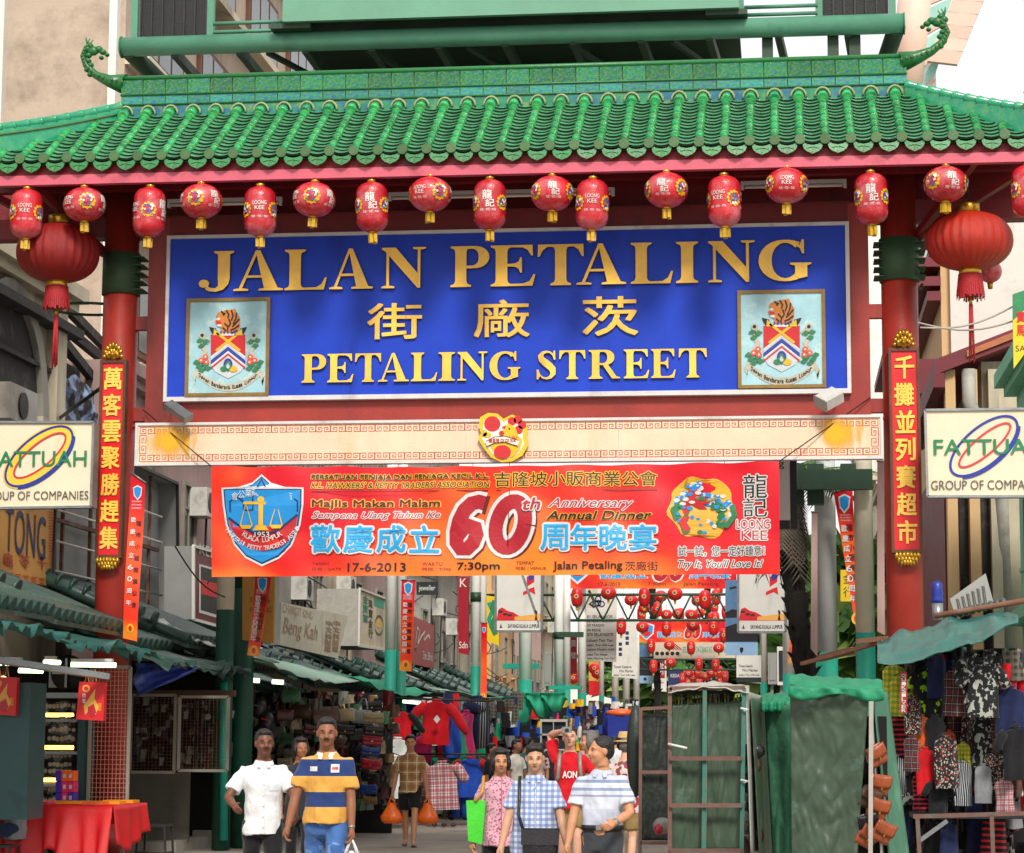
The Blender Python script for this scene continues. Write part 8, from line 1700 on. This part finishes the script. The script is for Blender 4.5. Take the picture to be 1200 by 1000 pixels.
def person(lab,loc,rz,H=1.7,skin='skin_tan',shirt=None,trousers=None,hair='hair_black',male=True,handL=None,handR=None,footL=(.09,-.12),footR=(-.09,.14),head=(0,0),short=.55,tuck=False,legs='long',fat=1.,hairstyle='short',moustache=False,shoe='lea_black',vox=.009,detail=True,belt=False,hem=None,fingers='curl',shirt_mesh=None,watch=None,group=None,sit=False,lean=0.,collar=None,sleeve='short',placket=None):
    t=thing('person',lab,'person',tuple(loc),group,rz); h=H
    hipz=.52*h if not sit else .30*h; base=0
    S_=lambda *a:Vector((a[0]*h,a[1]*h,a[2]*h))
    dz=hipz-.52*h; ly=-lean
    shz=.803*h+dz; hw=(.102 if male else .092)*h; 
    sh={1:Vector((hw,ly,shz-.020*h)),-1:Vector((-hw,ly,shz-.020*h))}; hp={1:Vector((.052*h,0,hipz)),-1:Vector((-.052*h,0,hipz))}
    hand={1:Vector(handL) if handL else Vector((.27,-.10,.47*h+dz)),-1:Vector(handR) if handR else Vector((-.27,-.05,.47*h+dz))}
    foot={1:Vector((footL[0],footL[1],.05*h+(footL[2] if len(footL)>2 else 0))),-1:Vector((footR[0],footR[1],.05*h+(footR[2] if len(footR)>2 else 0)))}
    b=MB(); cl=MB(); tr=MB(); f=fat
    # trunk
    T=[(0,0,hipz-.06*h,.075*h,.055*h),(0,0,hipz,.092*h*f,.062*h*f),(0,ly*.2,hipz+.07*h,.084*h*f,.060*h*f),(0,ly*.4,hipz+.13*h,.085*h*f,.058*h*f),(0,ly*.7,hipz+.21*h,.100*h*(1 if male else .92)*(f*.5+.5),.064*h*f**.5),(0,ly*.9,hipz+.25*h,.092*h,.052*h),(0,ly,hipz+.28*h,.062*h,.038*h),(0,ly-.004*h,hipz+.325*h,.036*h,.033*h),(0,ly-.012*h,hipz+.36*h,.031*h,.031*h)]
    ring_loft(b,T,skin)
    el={}
    for s in (1,-1):
        e,w=ik(sh[s],hand[s],.168*h,.148*h,(s*.5,.8,-.2)); el[s]=(e,w); d=(w-e).normalized()
        b.tube([sh[s]+Vector((-s*.015,0,0)),sh[s].lerp(e,.35),e,e.lerp(w,.3),w],[.027*h,.027*h,.0235*h,.024*h,.0155*h],skin,12)
        # hand: palm, four bent fingers, thumb
        hd=d.copy(); pn=Vector((-s,0,0)); pn=(pn-hd*pn.dot(hd)).normalized() if abs(hd.x)<.9 else Vector((0,0,1)); wd=hd.cross(pn)*(1)
        if wd.y>0: wd=-wd                                   # thumb side points forward
        pc=w+hd*.045; 
        b.tube([w,w+hd*.02,w+hd*.06,w+hd*.085],[.021,.028,.032,.026],skin,10)
        if detail:
            for q in range(4):
                o=w+hd*.075+wd*(.026-.018*q); l=[.034,.038,.035,.028][q]; cu=(.9 if fingers=='curl' else .25)+.08*q
                d1=(hd*math.cos(cu*.5)+pn*math.sin(cu*.5)); d2=(hd*math.cos(cu*1.3)+pn*math.sin(cu*1.3)); d3=(hd*math.cos(cu*1.9)+pn*math.sin(cu*1.9))
                p1=o+d1*l; p2=p1+d2*l*.75; b.tube([o-hd*.02,o,p1,p2,p2+d3*l*.55],[.0105,.0105,.0095,.009,.007],skin,8)
            o=w+hd*.03+wd*.026; b.tube([w+hd*.015+wd*.01,o,o+(hd*.7+wd*.6+pn*.3).normalized()*.035,o+(hd*.85+wd*.45+pn*.5).normalized()*.062],[.014,.013,.011,.008],skin,8)
        kn,an=ik(hp[s],foot[s],.245*h,.235*h,(s*.05,-1,.12)); 
        b.tube([hp[s],hp[s].lerp(kn,.4),kn,kn.lerp(an,.3),an],[.052*h*f**.5,.045*h,.030*h,.032*h,.020*h],skin,12)
        b.tube([an+Vector((0,.03,-.02)),an+Vector((0,-.03,-.035)),an+Vector((s*.01,-.13,-.055))],[.03,.036,.028],skin,10)
        if legs=='long': tr.tube([hp[s]+Vector((0,0,.02)),hp[s].lerp(kn,.3),hp[s].lerp(kn,.75),kn,kn.lerp(an,.5),an+Vector((0,0,-.01))],[.056*h*f**.5,.053*h*f**.5,.045*h,.043*h,.039*h,.037*h],trousers,14)
        elif legs=='short': tr.tube([hp[s]+Vector((0,0,.02)),hp[s].lerp(kn,.35),hp[s].lerp(kn,.8)],[.060*h,.060*h,.056*h],trousers,14)
        if shoe:
            fm=MB(); fm.ball(an+Vector((s*.012,-.06,-.05)),.048,.13,.038,shoe,12,8); fm.ball(an+Vector((0,.02,-.035)),.042,.055,.05,shoe,10,8); fm.v=[v+t.location for v in fm.v]; fm.build('shoe',t)
        # sleeves
        q=.62 if sleeve=='short' else .35 if sleeve=='cap' else 1.
        if sleeve!='none':
            end=sh[s].lerp(e,q+.12); cl.tube([sh[s]+Vector((-s*.045*h,0,-.004*h)),sh[s]+Vector((-s*.006*h,0,-.004*h)),sh[s].lerp(e,.35),end],[.034*h,.037*h,.038*h,.042*h],shirt,14)
    hemz=hem*h+dz if hem else (hipz+.03*h if tuck else hipz-.07*h)
    lo=[(0,0,hemz,(.097 if tuck else .101)*h*f,(.070 if tuck else .092)*h*f),(0,0,(hemz+hipz+.08*h)/2,(.098 if tuck else .101)*h*f,(.070 if tuck else .083)*h*f)]
    ring_loft(cl,lo+[(0,ly*.4,hipz+.10*h,.095*h*f,.072*h*f),(0,ly*.7,hipz+.20*h,.108*h*(1 if male else .95)*(f*.4+.6),.073*h*f**.5),(0,ly*.9,hipz+.240*h,.101*h,.068*h),(0,ly,hipz+.268*h,.086*h,.057*h),(0,ly,hipz+.290*h,.062*h,.044*h),(0,ly-.004*h,hipz+.314*h,.041*h,.036*h)],shirt)
    if trousers: ring_loft(tr,[(0,0,hipz-.075*h,.088*h*f**.5,.06*h*f),(0,0,hipz,.096*h*f,.066*h*f),(0,0,hipz+(.045 if tuck else .03)*h,.090*h*f,.064*h*f)],trousers)
    # head
    hx,hy=head; N=Vector((0,ly-.016*h,shz+.049*h)); Rm=Matrix.Rotation(R(hx),3,'Z')@Matrix.Rotation(R(hy),3,'X')
    HC=N+Rm@Vector((0,-.008*h,.074*h)); r=h*.0138*4.6
    K=1.05*h
    def hp_(x,y,z): return HC+Rm@Vector((x*K,y*K,z*K))
    hb=MB()
    def hball(x,y,z,a,b_,c,mat,mbx,n=14,m=10):
        q=MB(); q.ball((0,0,0),a*K,b_*K,c*K,mat,n,m); mbx.add([hp_(x,y,z)+Rm@v for v in q.v],[tuple(f_) for f_ in q.f],mat,True)
    hball(0,.008,.012,.043,.052,.052,skin,b,20,14); hball(0,-.012,-.022,.036,.040,.044,skin,b,18,12); hball(0,-.030,-.048,.018,.018,.016,skin,b); hball(0,-.05,-.008,.0075,.012,.016,skin,b); hball(0,-.056,-.017,.010,.010,.007,skin,b); hball(0,-.040,.010,.030,.014,.006,skin,b)
    for s in (1,-1): hball(s*.043,.006,-.006,.006,.011,.017,skin,b); hball(s*.020,-.036,-.020,.014,.014,.014,skin,b)
    hball(0,-.046,-.035,.012,.007,.006,skin,b)
    b.tube([hp_(0,.01,-.07),hp_(0,.005,-.03)],[.034*h,.034*h],skin,12)
    me=remesh(b,vox,2); me.materials.clear(); me.materials.append(M(skin)); o=bpy.data.objects.new('body',me); COL.objects.link(o); o.parent=t
    def put(mbx,name,vx=None,mat=None,wr=0.,sm=2):
        if vx: m_=remesh(mbx,vx,sm,wr,seedv=h*7+len(lab)); m_.materials.clear(); m_.materials.append(M(mat)); 
        else: m_=mbx.mesh(name)
        o=bpy.data.objects.new(name,m_); COL.objects.link(o); o.parent=t; return o
    if trousers: put(tr,'trousers',vox*1.5,trousers,.012,2)
    put(cl,'shirt',vox*1.3,shirt,.017,2)
    so=[c for c in t.children if c.name.startswith('shirt')][0]; bv=BVHTree.FromPolygons([v.co[:] for v in so.data.vertices],[p.vertices[:] for p in so.data.polygons])
    def fy(x,z,o=.004):
        r=bv.ray_cast(Vector((x,-2,z)),Vector((0,1,0))); return (r[0].y if r[0] else -.1)-o
    def strip(pts,w,mat,name,o=.004):
        fm=MB(); q=[Vector((x,fy(x,z,o),z)) for x,z in pts]
        for a,b_ in zip(q,q[1:]): d=(b_-a).normalized(); s_=d.cross(Vector((0,-1,0)))*w/2; fm.add([a-s_,a+s_,b_+s_,b_-s_],[(0,1,2,3)],mat)
        put(fm,name)
    if placket:
        z0=hemz+.02; z1=shz-.01*h; strip([(.012,z1+(z0-z1)*i/14) for i in range(15)],.006,placket,'placket')
        fm=MB()
        for i in range(6): z=z1+(z0-z1)*(i+.5)/6; fm.ball((0,fy(0,z,.003),z),.008,.004,.008,placket,8,5)
        stuff(put(fm,'buttons'))
    t_fy[t.name]=(fy,strip)
    # hair
    hm=MB()
    if hairstyle!='bald':
        hball(0,.016,.022,.047,.053,.049,hair,hm,20,14); hball(0,.03,.0,.045,.040,.045,hair,hm,16,12)
        if hairstyle=='side': hball(-.01,-.018,.052,.036,.032,.016,hair,hm); hball(.016,-.02,.050,.026,.026,.016,hair,hm)
        if hairstyle=='short': hball(0,-.016,.050,.034,.026,.016,hair,hm)
        if hairstyle=='bob':
            hball(0,.02,.02,.056,.056,.054,hair,hm,18,12)
            for s in (1,-1): hball(s*.043,.004,-.012,.016,.034,.044,hair,hm)
            hball(0,-.02,.053,.04,.026,.016,hair,hm)
        if hairstyle=='receding': hball(0,-.0,.048,.036,.03,.014,hair,hm)
        put(hm,'hair',max(.006,vox*.8),hair,.004,1)
    if detail:
        fm=MB()
        for s in (1,-1):
            hball(s*.0165,-.0470,.003,.0058,.004,.0022,'eye_white',fm,10,6); hball(s*.0165,-.0492,.003,.0036,.0026,.0026,'eye_dark',fm,8,6); 
        put(fm,'eyes'); fm=MB()
        for s in (1,-1): hball(s*.0175,-.0475,.0125,.0105,.004,.0022,'brow',fm,8,6)
        put(fm,'eyebrows'); fm=MB(); hball(0,-.0515,-.0345,.0115,.0035,.0026,'lip_dark',fm,10,6); put(fm,'mouth')
        if moustache: fm=MB(); hball(0,-.054,-.0275,.0155,.004,.0048,'brow',fm,10,6); put(fm,'moustache')
    if collar:
        fm=MB(); c=Vector((0,ly-.004*h,shz+.012*h)); P=[c+Vector((.045*h*math.sin(a),-.040*h*math.cos(a),.010*h-.016*h*(1+math.cos(a))/2)) for a in [R(18)+(2*math.pi-R(36))*q/18 for q in range(19)]]
        for p,q in zip(P,P[1:]): o_=Vector((0,0,.020*h)); ou=Vector((p.x,p.y-c.y,0))*.18; ou2=Vector((q.x,q.y-c.y,0))*.18; fm.add([p+ou,q+ou2,q+o_,p+o_,p+ou*.3,q+ou2*.3],[(0,1,2,3),(1,0,4,5)],collar)
        for s in (1,-1): fm.prism([c+Vector((s*.012*h,-.046*h,.004*h)),c+Vector((s*.036*h,-.040*h,.010*h)),c+Vector((s*.034*h,-.054*h,-.014*h)),c+Vector((s*.018*h,-.058*h,-.016*h))],(0,-.006,0),collar)
        put(fm,'collar')
    if belt:
        fm=MB(); z=hipz+.038*h; ring_loft(fm,[(0,0,z-.012*h,.104*h*f,.078*h*f),(0,0,z+.012*h,.104*h*f,.078*h*f)],'lea_black'); put(fm,'belt'); fm=MB(); fm.box((-.022,-.078*h*f-.012,z-.018),(.022,-.078*h*f,z+.018),'steel'); put(fm,'buckle')
    if watch:
        e,w=el[watch]; d=(w-e).normalized(); fm=MB(); fm.tube([w-d*.03,w-d*.01],.031,'steel',12); put(fm,'watch')
    t['_l']=0; del t['_l']
    return t,el,HC
def on_chest(t,pts,mat,name,o=.006):
    fy,st=t_fy[t.name]; mb=MB(); xs=[p[0] for p in pts]; zs=[p[1] for p in pts]; n=5; mb.grid(lambda u,v:Vector((min(xs)+(max(xs)-min(xs))*u,fy(min(xs)+(max(xs)-min(xs))*u,min(zs)+(max(zs)-min(zs))*v,o),min(zs)+(max(zs)-min(zs))*v)),n,n,mat); ob=bpy.data.objects.new(name,mb.mesh(name)); COL.objects.link(ob); ob.parent=t
def gp(px,Y): p=at(px,900,Y); return Vector((p.x,Y,0))
cloth('s_white','d9dadd',wr=.5); cloth('s_rugby','d09a48','bands',stops=[(0,'d09a48'),(.475,'d09a48'),(.515,'22376a'),(.578,'d09a48'),(.643,'22376a'),(.713,'d09a48')],wr=.4); cloth('s_plaid_tan','b08a62','plaid','8a6038','e0d0a8',sc=7,wr=.4); cloth('s_pink','c99aa8','print','9a5a72',sc=42,wr=.4); cloth('s_bluecheck','c4ccdc','check','4a68a8',sc=22,wr=.4)
cloth('s_polo','b9bfd0','bands',stops=[(0,'b9bfd0'),(.53,'c6cbd8'),(.575,'8f98b4'),(.583,'c6cbd8'),(.60,'8593b0'),(.612,'c6cbd8'),(.632,'7d8aa8'),(.642,'b4bbcd')],wr=.4); cloth('s_red','c00f1e',wr=.4); cloth('s_floral','cdbcb4','print','a03040','7a4a50',sc=13,wr=.4); cloth('s_greycheck','a8a494','check','6f6f68',sc=16,wr=.4); cloth('s_greytee','8a8c90',wr=.4); cloth('s_dark','23262c',wr=.4); cloth('s_teal','2f5a5c',wr=.4); cloth('s_offwhite','b8b4aa',wr=.4); cloth('t_black','17161a',wr=.4); cloth('t_grey','3a3d42',wr=.4); cloth('t_khaki','8a7448',wr=.4)
cloth('t_jeans','3f66a0','camo','5f86bc','3a5c94',sc=5,wr=.5); cloth('t_jeansdark','2a3a58',wr=.4)
Yw=-10
# 1 man in white
t,el,hc=person('man in a white shirt and black trousers with bent arms, leftmost walker',gp(309,-9.6),R(14),1.69,'skin_dark','s_white','t_black',handL=(.27,-.34,.95),handR=(-.25,-.32,1.02),moustache=True,collar='s_white',fat=1.0,hem=.455,fingers='open',head=(8,0),vox=.0085,placket='pale_grey')
on_chest(t,[(.045,1.15),(.135,1.26)],'pale_grey','pocket')
# 2 man in striped rugby shirt
t,el,hc=person('man in a yellow and navy striped polo shirt and blue jeans with a moustache',gp(383,-10.2),R(4),1.79,'skin_brown','s_rugby','t_jeans',handL=(.23,-.10,.82),handR=(-.31,-.12,.86),moustache=True,collar='frame_white',hem=.50,footL=(.10,-.25),footR=(-.10,.2),watch=1,head=(6,4),vox=.0085,fat=1.05)
on_chest(t,[(-.13,1.33),(-.065,1.37)],'frame_white','chest_badge'); on_chest(t,[(.05,1.32),(.12,1.39)],'frame_white','chest_badge'); on_chest(t,[(.06,1.345),(.11,1.368)],'red','chest_print',.01)
def plastic_bag(P,w,hh,mat,lab,name='plastic_bag',draw=None):
    b=thing(name,lab,'bag',tuple(P)); mb=MB(); n=18
    def f(u,v):
        a=2*math.pi*u; k=(.12+.88*min(1,(v*1.5))**.8)*(1 if v<.85 else 1-(v-.85)*2.2); return P+Vector((math.cos(a)*w/2*k*(1+.1*smoothnoise((a*1.3,v*5,w*9))),math.sin(a)*w*.32*k*(1+.12*smoothnoise((a*2,v*4,3))),-.09-hh*v+.012*smoothnoise((a*3,v*9,1))))
    mb.grid(f,26,16,mat); mb.grid(lambda u,v:P+Vector((math.cos(2*math.pi*u)*w/2*.67*v,math.sin(2*math.pi*u)*w*.22*v,-.09-hh)),16,2,mat); mb.build('sack',b)
    for s in (-1,1): mb=MB(); mb.tube([P+Vector((s*.06,0,-.13)),P+Vector((s*.02,0,-.03)),P+Vector((0,0,.012))],[.02,.012,.01],mat,6); mb.build('handle',b)
    if draw: draw(b,P)
M('bag_orange','ee6a1c',.3,.12,6,bump=.5,bs=14); M('bag_white','d6d2d6',.3,.1,6,bump=.5,bs=14)
def wpt(t,l): return t.matrix_world@Vector(l) if False else t.location+Matrix.Rotation(t.rotation_euler[2],3,'Z')@Vector(l)
def hand_of(t,el,s): e,w=el[s]; return wpt(t,w+(w-e).normalized()*.09)
P=hand_of(t,el,1); 
def dr(b,P): mb=MB(); mb.ball(P+Vector((.02,-.11,-.33)),.05,.012,.035,'crimson',10,6); mb.build('print',b)
plastic_bag(P,.24,.42,'bag_white','white plastic bag with a red mark held by the man in the striped shirt',draw=dr)
# 3 man with two orange bags
t,el,hc=person('man in a tan checked shirt and black shorts walking with two orange bags',gp(481,5.6),R(3),1.68,'skin_tan','s_plaid_tan','t_black',handL=(.27,-.05,.74),handR=(-.27,-.05,.74),legs='short',shoe=None,collar='s_plaid_tan',footL=(.08,-.22),footR=(-.08,.18),hem=.47,head=(4,4))
for s,l in ((1,'orange plastic bag on the right in view beside the man in black shorts'),(-1,'orange plastic bag hanging on the left in view beside the man in black shorts')): plastic_bag(hand_of(t,el,s)+Vector((0,0,.03)),.34,.31,'bag_orange',l)
mb=MB(); 
for s in (1,-1): q=wpt(t,(s*.08,(-.26 if s==1 else .14),.012)); mb=MB(); mb.ball(q,.05,.13,.015,'lea_brown',10,6); mb.build('sandal',t)
# 4 woman in pink
t4,el4,hc=person('woman in a pink patterned blouse with a green bag',gp(586,-9.2),R(8),1.53,'skin_tan','s_pink','t_black',male=False,hairstyle='bob',handL=(.22,-.12,.70),handR=(-.24,-.06,.68),collar='s_pink',hem=.44,head=(6,6),placket='crimson')
b=thing('shoulder_bag','bright green flat bag on a yellow strap beside the woman in pink','bag',tuple(wpt(t4,(-.23,-.06,.95)))); M('bag_green','3fc22a',.4,.1,5,bump=.2); o=wpt(t4,(-.22,-.13,.94))
mb=MB(); mb.prism([o+Vector((-.08,0,.13)),o+Vector((.09,.02,.13)),o+Vector((.06,.02,-.25)),o+Vector((-.06,0,-.22))],(0,.04,0),'bag_green'); mb.build('sack',b); mb=MB(); mb.tube([o+Vector((.0,0,.12)),wpt(t4,(-.155,-.10,1.15)),wpt(t4,(-.145,-.05,1.275)),wpt(t4,(-.15,.05,1.2))],.016,'ochre',6); mb.build('strap',b)
# 5 woman in blue check
t5,el5,hc=person('woman in a blue and white checked shirt with a black shoulder bag, in the middle',gp(627,-10.9),R(2),1.58,'skin_light','s_bluecheck','t_black',male=False,hairstyle='side',handL=(.27,-.12,.74),handR=(-.27,-.10,.72),collar='s_bluecheck',hem=.43,fat=1.22,head=(4,10),vox=.0085,placket='s_polo')
b=thing('shoulder_bag','black shoulder bag hung across the woman in blue checks','bag',tuple(wpt(t5,(.02,-.16,.78)))); o=wpt(t5,(.06,-.20,.79)); mb=MB()
def bf(u,v):
    a=2*math.pi*u; c_,s_=math.cos(a),math.sin(a); return o+Vector((.155*abs(c_)**.5*(1 if c_>0 else -1)*(1-.1*v),.05*abs(s_)**.6*(1 if s_>0 else -1),.11-.22*v))
mb.grid(bf,24,6,'lea_black'); mb.add([bf(u/24,0) for u in range(24)],[tuple(range(24))],'lea_black'); mb.build('body',b); mb=MB(); mb.box(o+Vector((-.15,-.062,-.02)),o+Vector((.15,-.05,.10)),'poster_dark'); mb.build('flap',b)
mb=MB(); mb.tube([o+Vector((-.14,0,.09)),wpt(t5,(-.12,-.155,1.0)),wpt(t5,(-.115,-.14,1.15)),wpt(t5,(-.12,-.07,1.30)),wpt(t5,(-.12,.02,1.30))],.014,'lea_black',6); mb.build('strap',b)
# 6 man in pale polo
t,el,hc=person('man in a pale blue striped polo shirt and grey trousers looking aside',gp(706,-11.2),R(-8),1.64,'skin_tan','s_polo','t_grey',handL=(.16,-.30,.96),handR=(-.26,-.12,.76),tuck=True,belt=True,collar='s_polo',hairstyle='receding',head=(-52,0),watch=1,fat=1.02,vox=.0085)
# 7 tourist in red
t7,el7,hc=person('tourist in a red football shirt raising a camera to the face',gp(668,-2.6),R(2),1.76,'skin_pink','s_red','t_khaki',hair='hair_brown',handL=(.25,-.28,1.10),handR=(-.10,-.16,1.70),legs='short',head=(0,-6),hem=.46)
c=hand_of(t7,el7,-1); b=thing('camera','small grey camera held up by the tourist in red','camera',tuple(c)); mb=MB(); mb.box(c+Vector((-.02,-.05,-.03)),c+Vector((.09,-.02,.04)),'steel'); mb.build('body',b); mb=MB(); mb.tube([c+Vector((.035,-.05,0)),c+Vector((.035,-.08,0))],.022,'black',10); mb.build('lens',b)
b=thing('backpack','backpack with grey straps on the tourist in red','backpack',tuple(wpt(t7,(0,.16,1.2)))); mb=MB(); mb.ball(wpt(t7,(0,.20,1.2)),.15,.10,.24,'lea_grey',14,10); mb.build('sack',b)
for s in (1,-1): mb=MB(); mb.tube([wpt(t7,(s*.11,.12,1.40)),wpt(t7,(s*.115,0,1.455)),wpt(t7,(s*.12,-.10,1.36)),wpt(t7,(s*.13,-.12,1.18)),wpt(t7,(s*.17,0,1.08))],.024,'lea_grey',6); mb.build('strap',b)
A=Art(Loc(wpt(t7,(0,-.135,1.2)),(1,0,0),.004)); A.text('AON',-.085,.045,.085,-.035,'white',1,bold=.03); A.build('shirt_lettering',t7)
# 8, 9 behind
person('grey haired person in a pale checked shirt behind the tourist in red',gp(692,-1.6),R(-30),1.72,'skin_tan','s_greycheck','t_grey',hair='hair_grey',hairstyle='bob',male=False,head=(-35,0),vox=.012)
t9,el9,hc=person('person in a floral shirt and straw hat seen from behind, beside the dark cart',gp(733,-1.8),R(170),1.66,'skin_light','s_floral','t_khaki',hair='hair_grey',legs='short',vox=.012,head=(0,0),fat=1.1)
b=thing('straw_hat','straw hat with a dark band on the person in the floral shirt','hat',tuple(wpt(t9,hc))); M('straw','c9a870',.8,.15,20,bump=.6,bs=60); p=wpt(t9,hc)+Vector((0,0,.045)); mb=MB(); mb.lathe([(.155,0),(.155,.012),(.1,.02),(.098,.09),(.08,.125),(.02,.125)],p,'straw',24); mb.build('crown_and_brim',b); mb=MB(); mb.lathe([(.102,.022),(.102,.05)],p,'brow',24); mb.build('band',b)
# seated man at the left edge
t,el,hc=person('seated man in grey tee and jeans half hidden by the teal cabinet',gp(20,-2.2),R(-60),1.68,'skin_brown','s_greytee','t_jeansdark',sit=True,handL=(.12,-.42,.62),handR=(-.12,-.42,.60),footL=(.12,-.45),footR=(-.12,-.5),vox=.012,detail=False)
# 10 figure behind the striped man
person('person in black half hidden behind the man in the striped polo shirt',gp(352,-4.5),R(10),1.62,'skin_brown','s_dark','t_black',vox=.012,detail=False,handR=(-.2,-.1,.8),head=(20,0),male=False,hairstyle='bob')
# crowd further down, too small to show hands clearly
for i,(px,Y,H_,sh_,tr_,rz,sk,lab,hr) in enumerate(((574,9,1.55,'s_dark','t_black',80,'skin_tan','vendor in a dark shirt seated low left of the woman in pink','hair_black'),(604,12,1.62,'s_offwhite','t_jeansdark',60,'skin_brown','person in a white tee seen sideways behind the two women','hair_black'),(617,14,1.66,'s_teal','t_black',150,'skin_tan','person in a teal shirt seen from behind above the two women','hair_black'),(634,16,1.55,'s_floral','t_black',-40,'skin_tan','person in a patterned top left of the tourist in red','hair_brown'),(650,20,1.7,'s_dark','t_grey',20,'skin_tan','dark clothed walker just behind the tourist in red','hair_black'),(700,15,1.65,'s_greytee','t_black',170,'skin_light','person in grey walking away beside the floral shirt','hair_black'),(720,24,1.7,'s_white','t_jeansdark',175,'skin_tan','person in white walking away near the blue tank','hair_black'),(682,28,1.6,'s_pink','t_black',5,'skin_tan','distant person in pink between the tourist and the grey haired person','hair_black'),(645,30,1.7,'s_teal','t_grey',-10,'skin_brown','distant person in teal near the glass cabinet','hair_black'),(742,33,1.68,'s_red','t_black',10,'skin_tan','distant person in red beside the dark cart','hair_black'),(590,22,1.66,'s_bluecheck','t_black',90,'skin_tan','distant person in blue checks under the scalloped flap','hair_black'),(536,17.5,1.62,'s_dark','t_black',40,'skin_tan','dark figure behind the clothes rack','hair_black'))):
    person(lab,gp(px,Y),R(rz),H_,sk,sh_,tr_,hair=hr,vox=.016,detail=False,group='people in the background crowd',head=(0,0),footL=(.09,-.15),footR=(-.09,.12),sit=False)
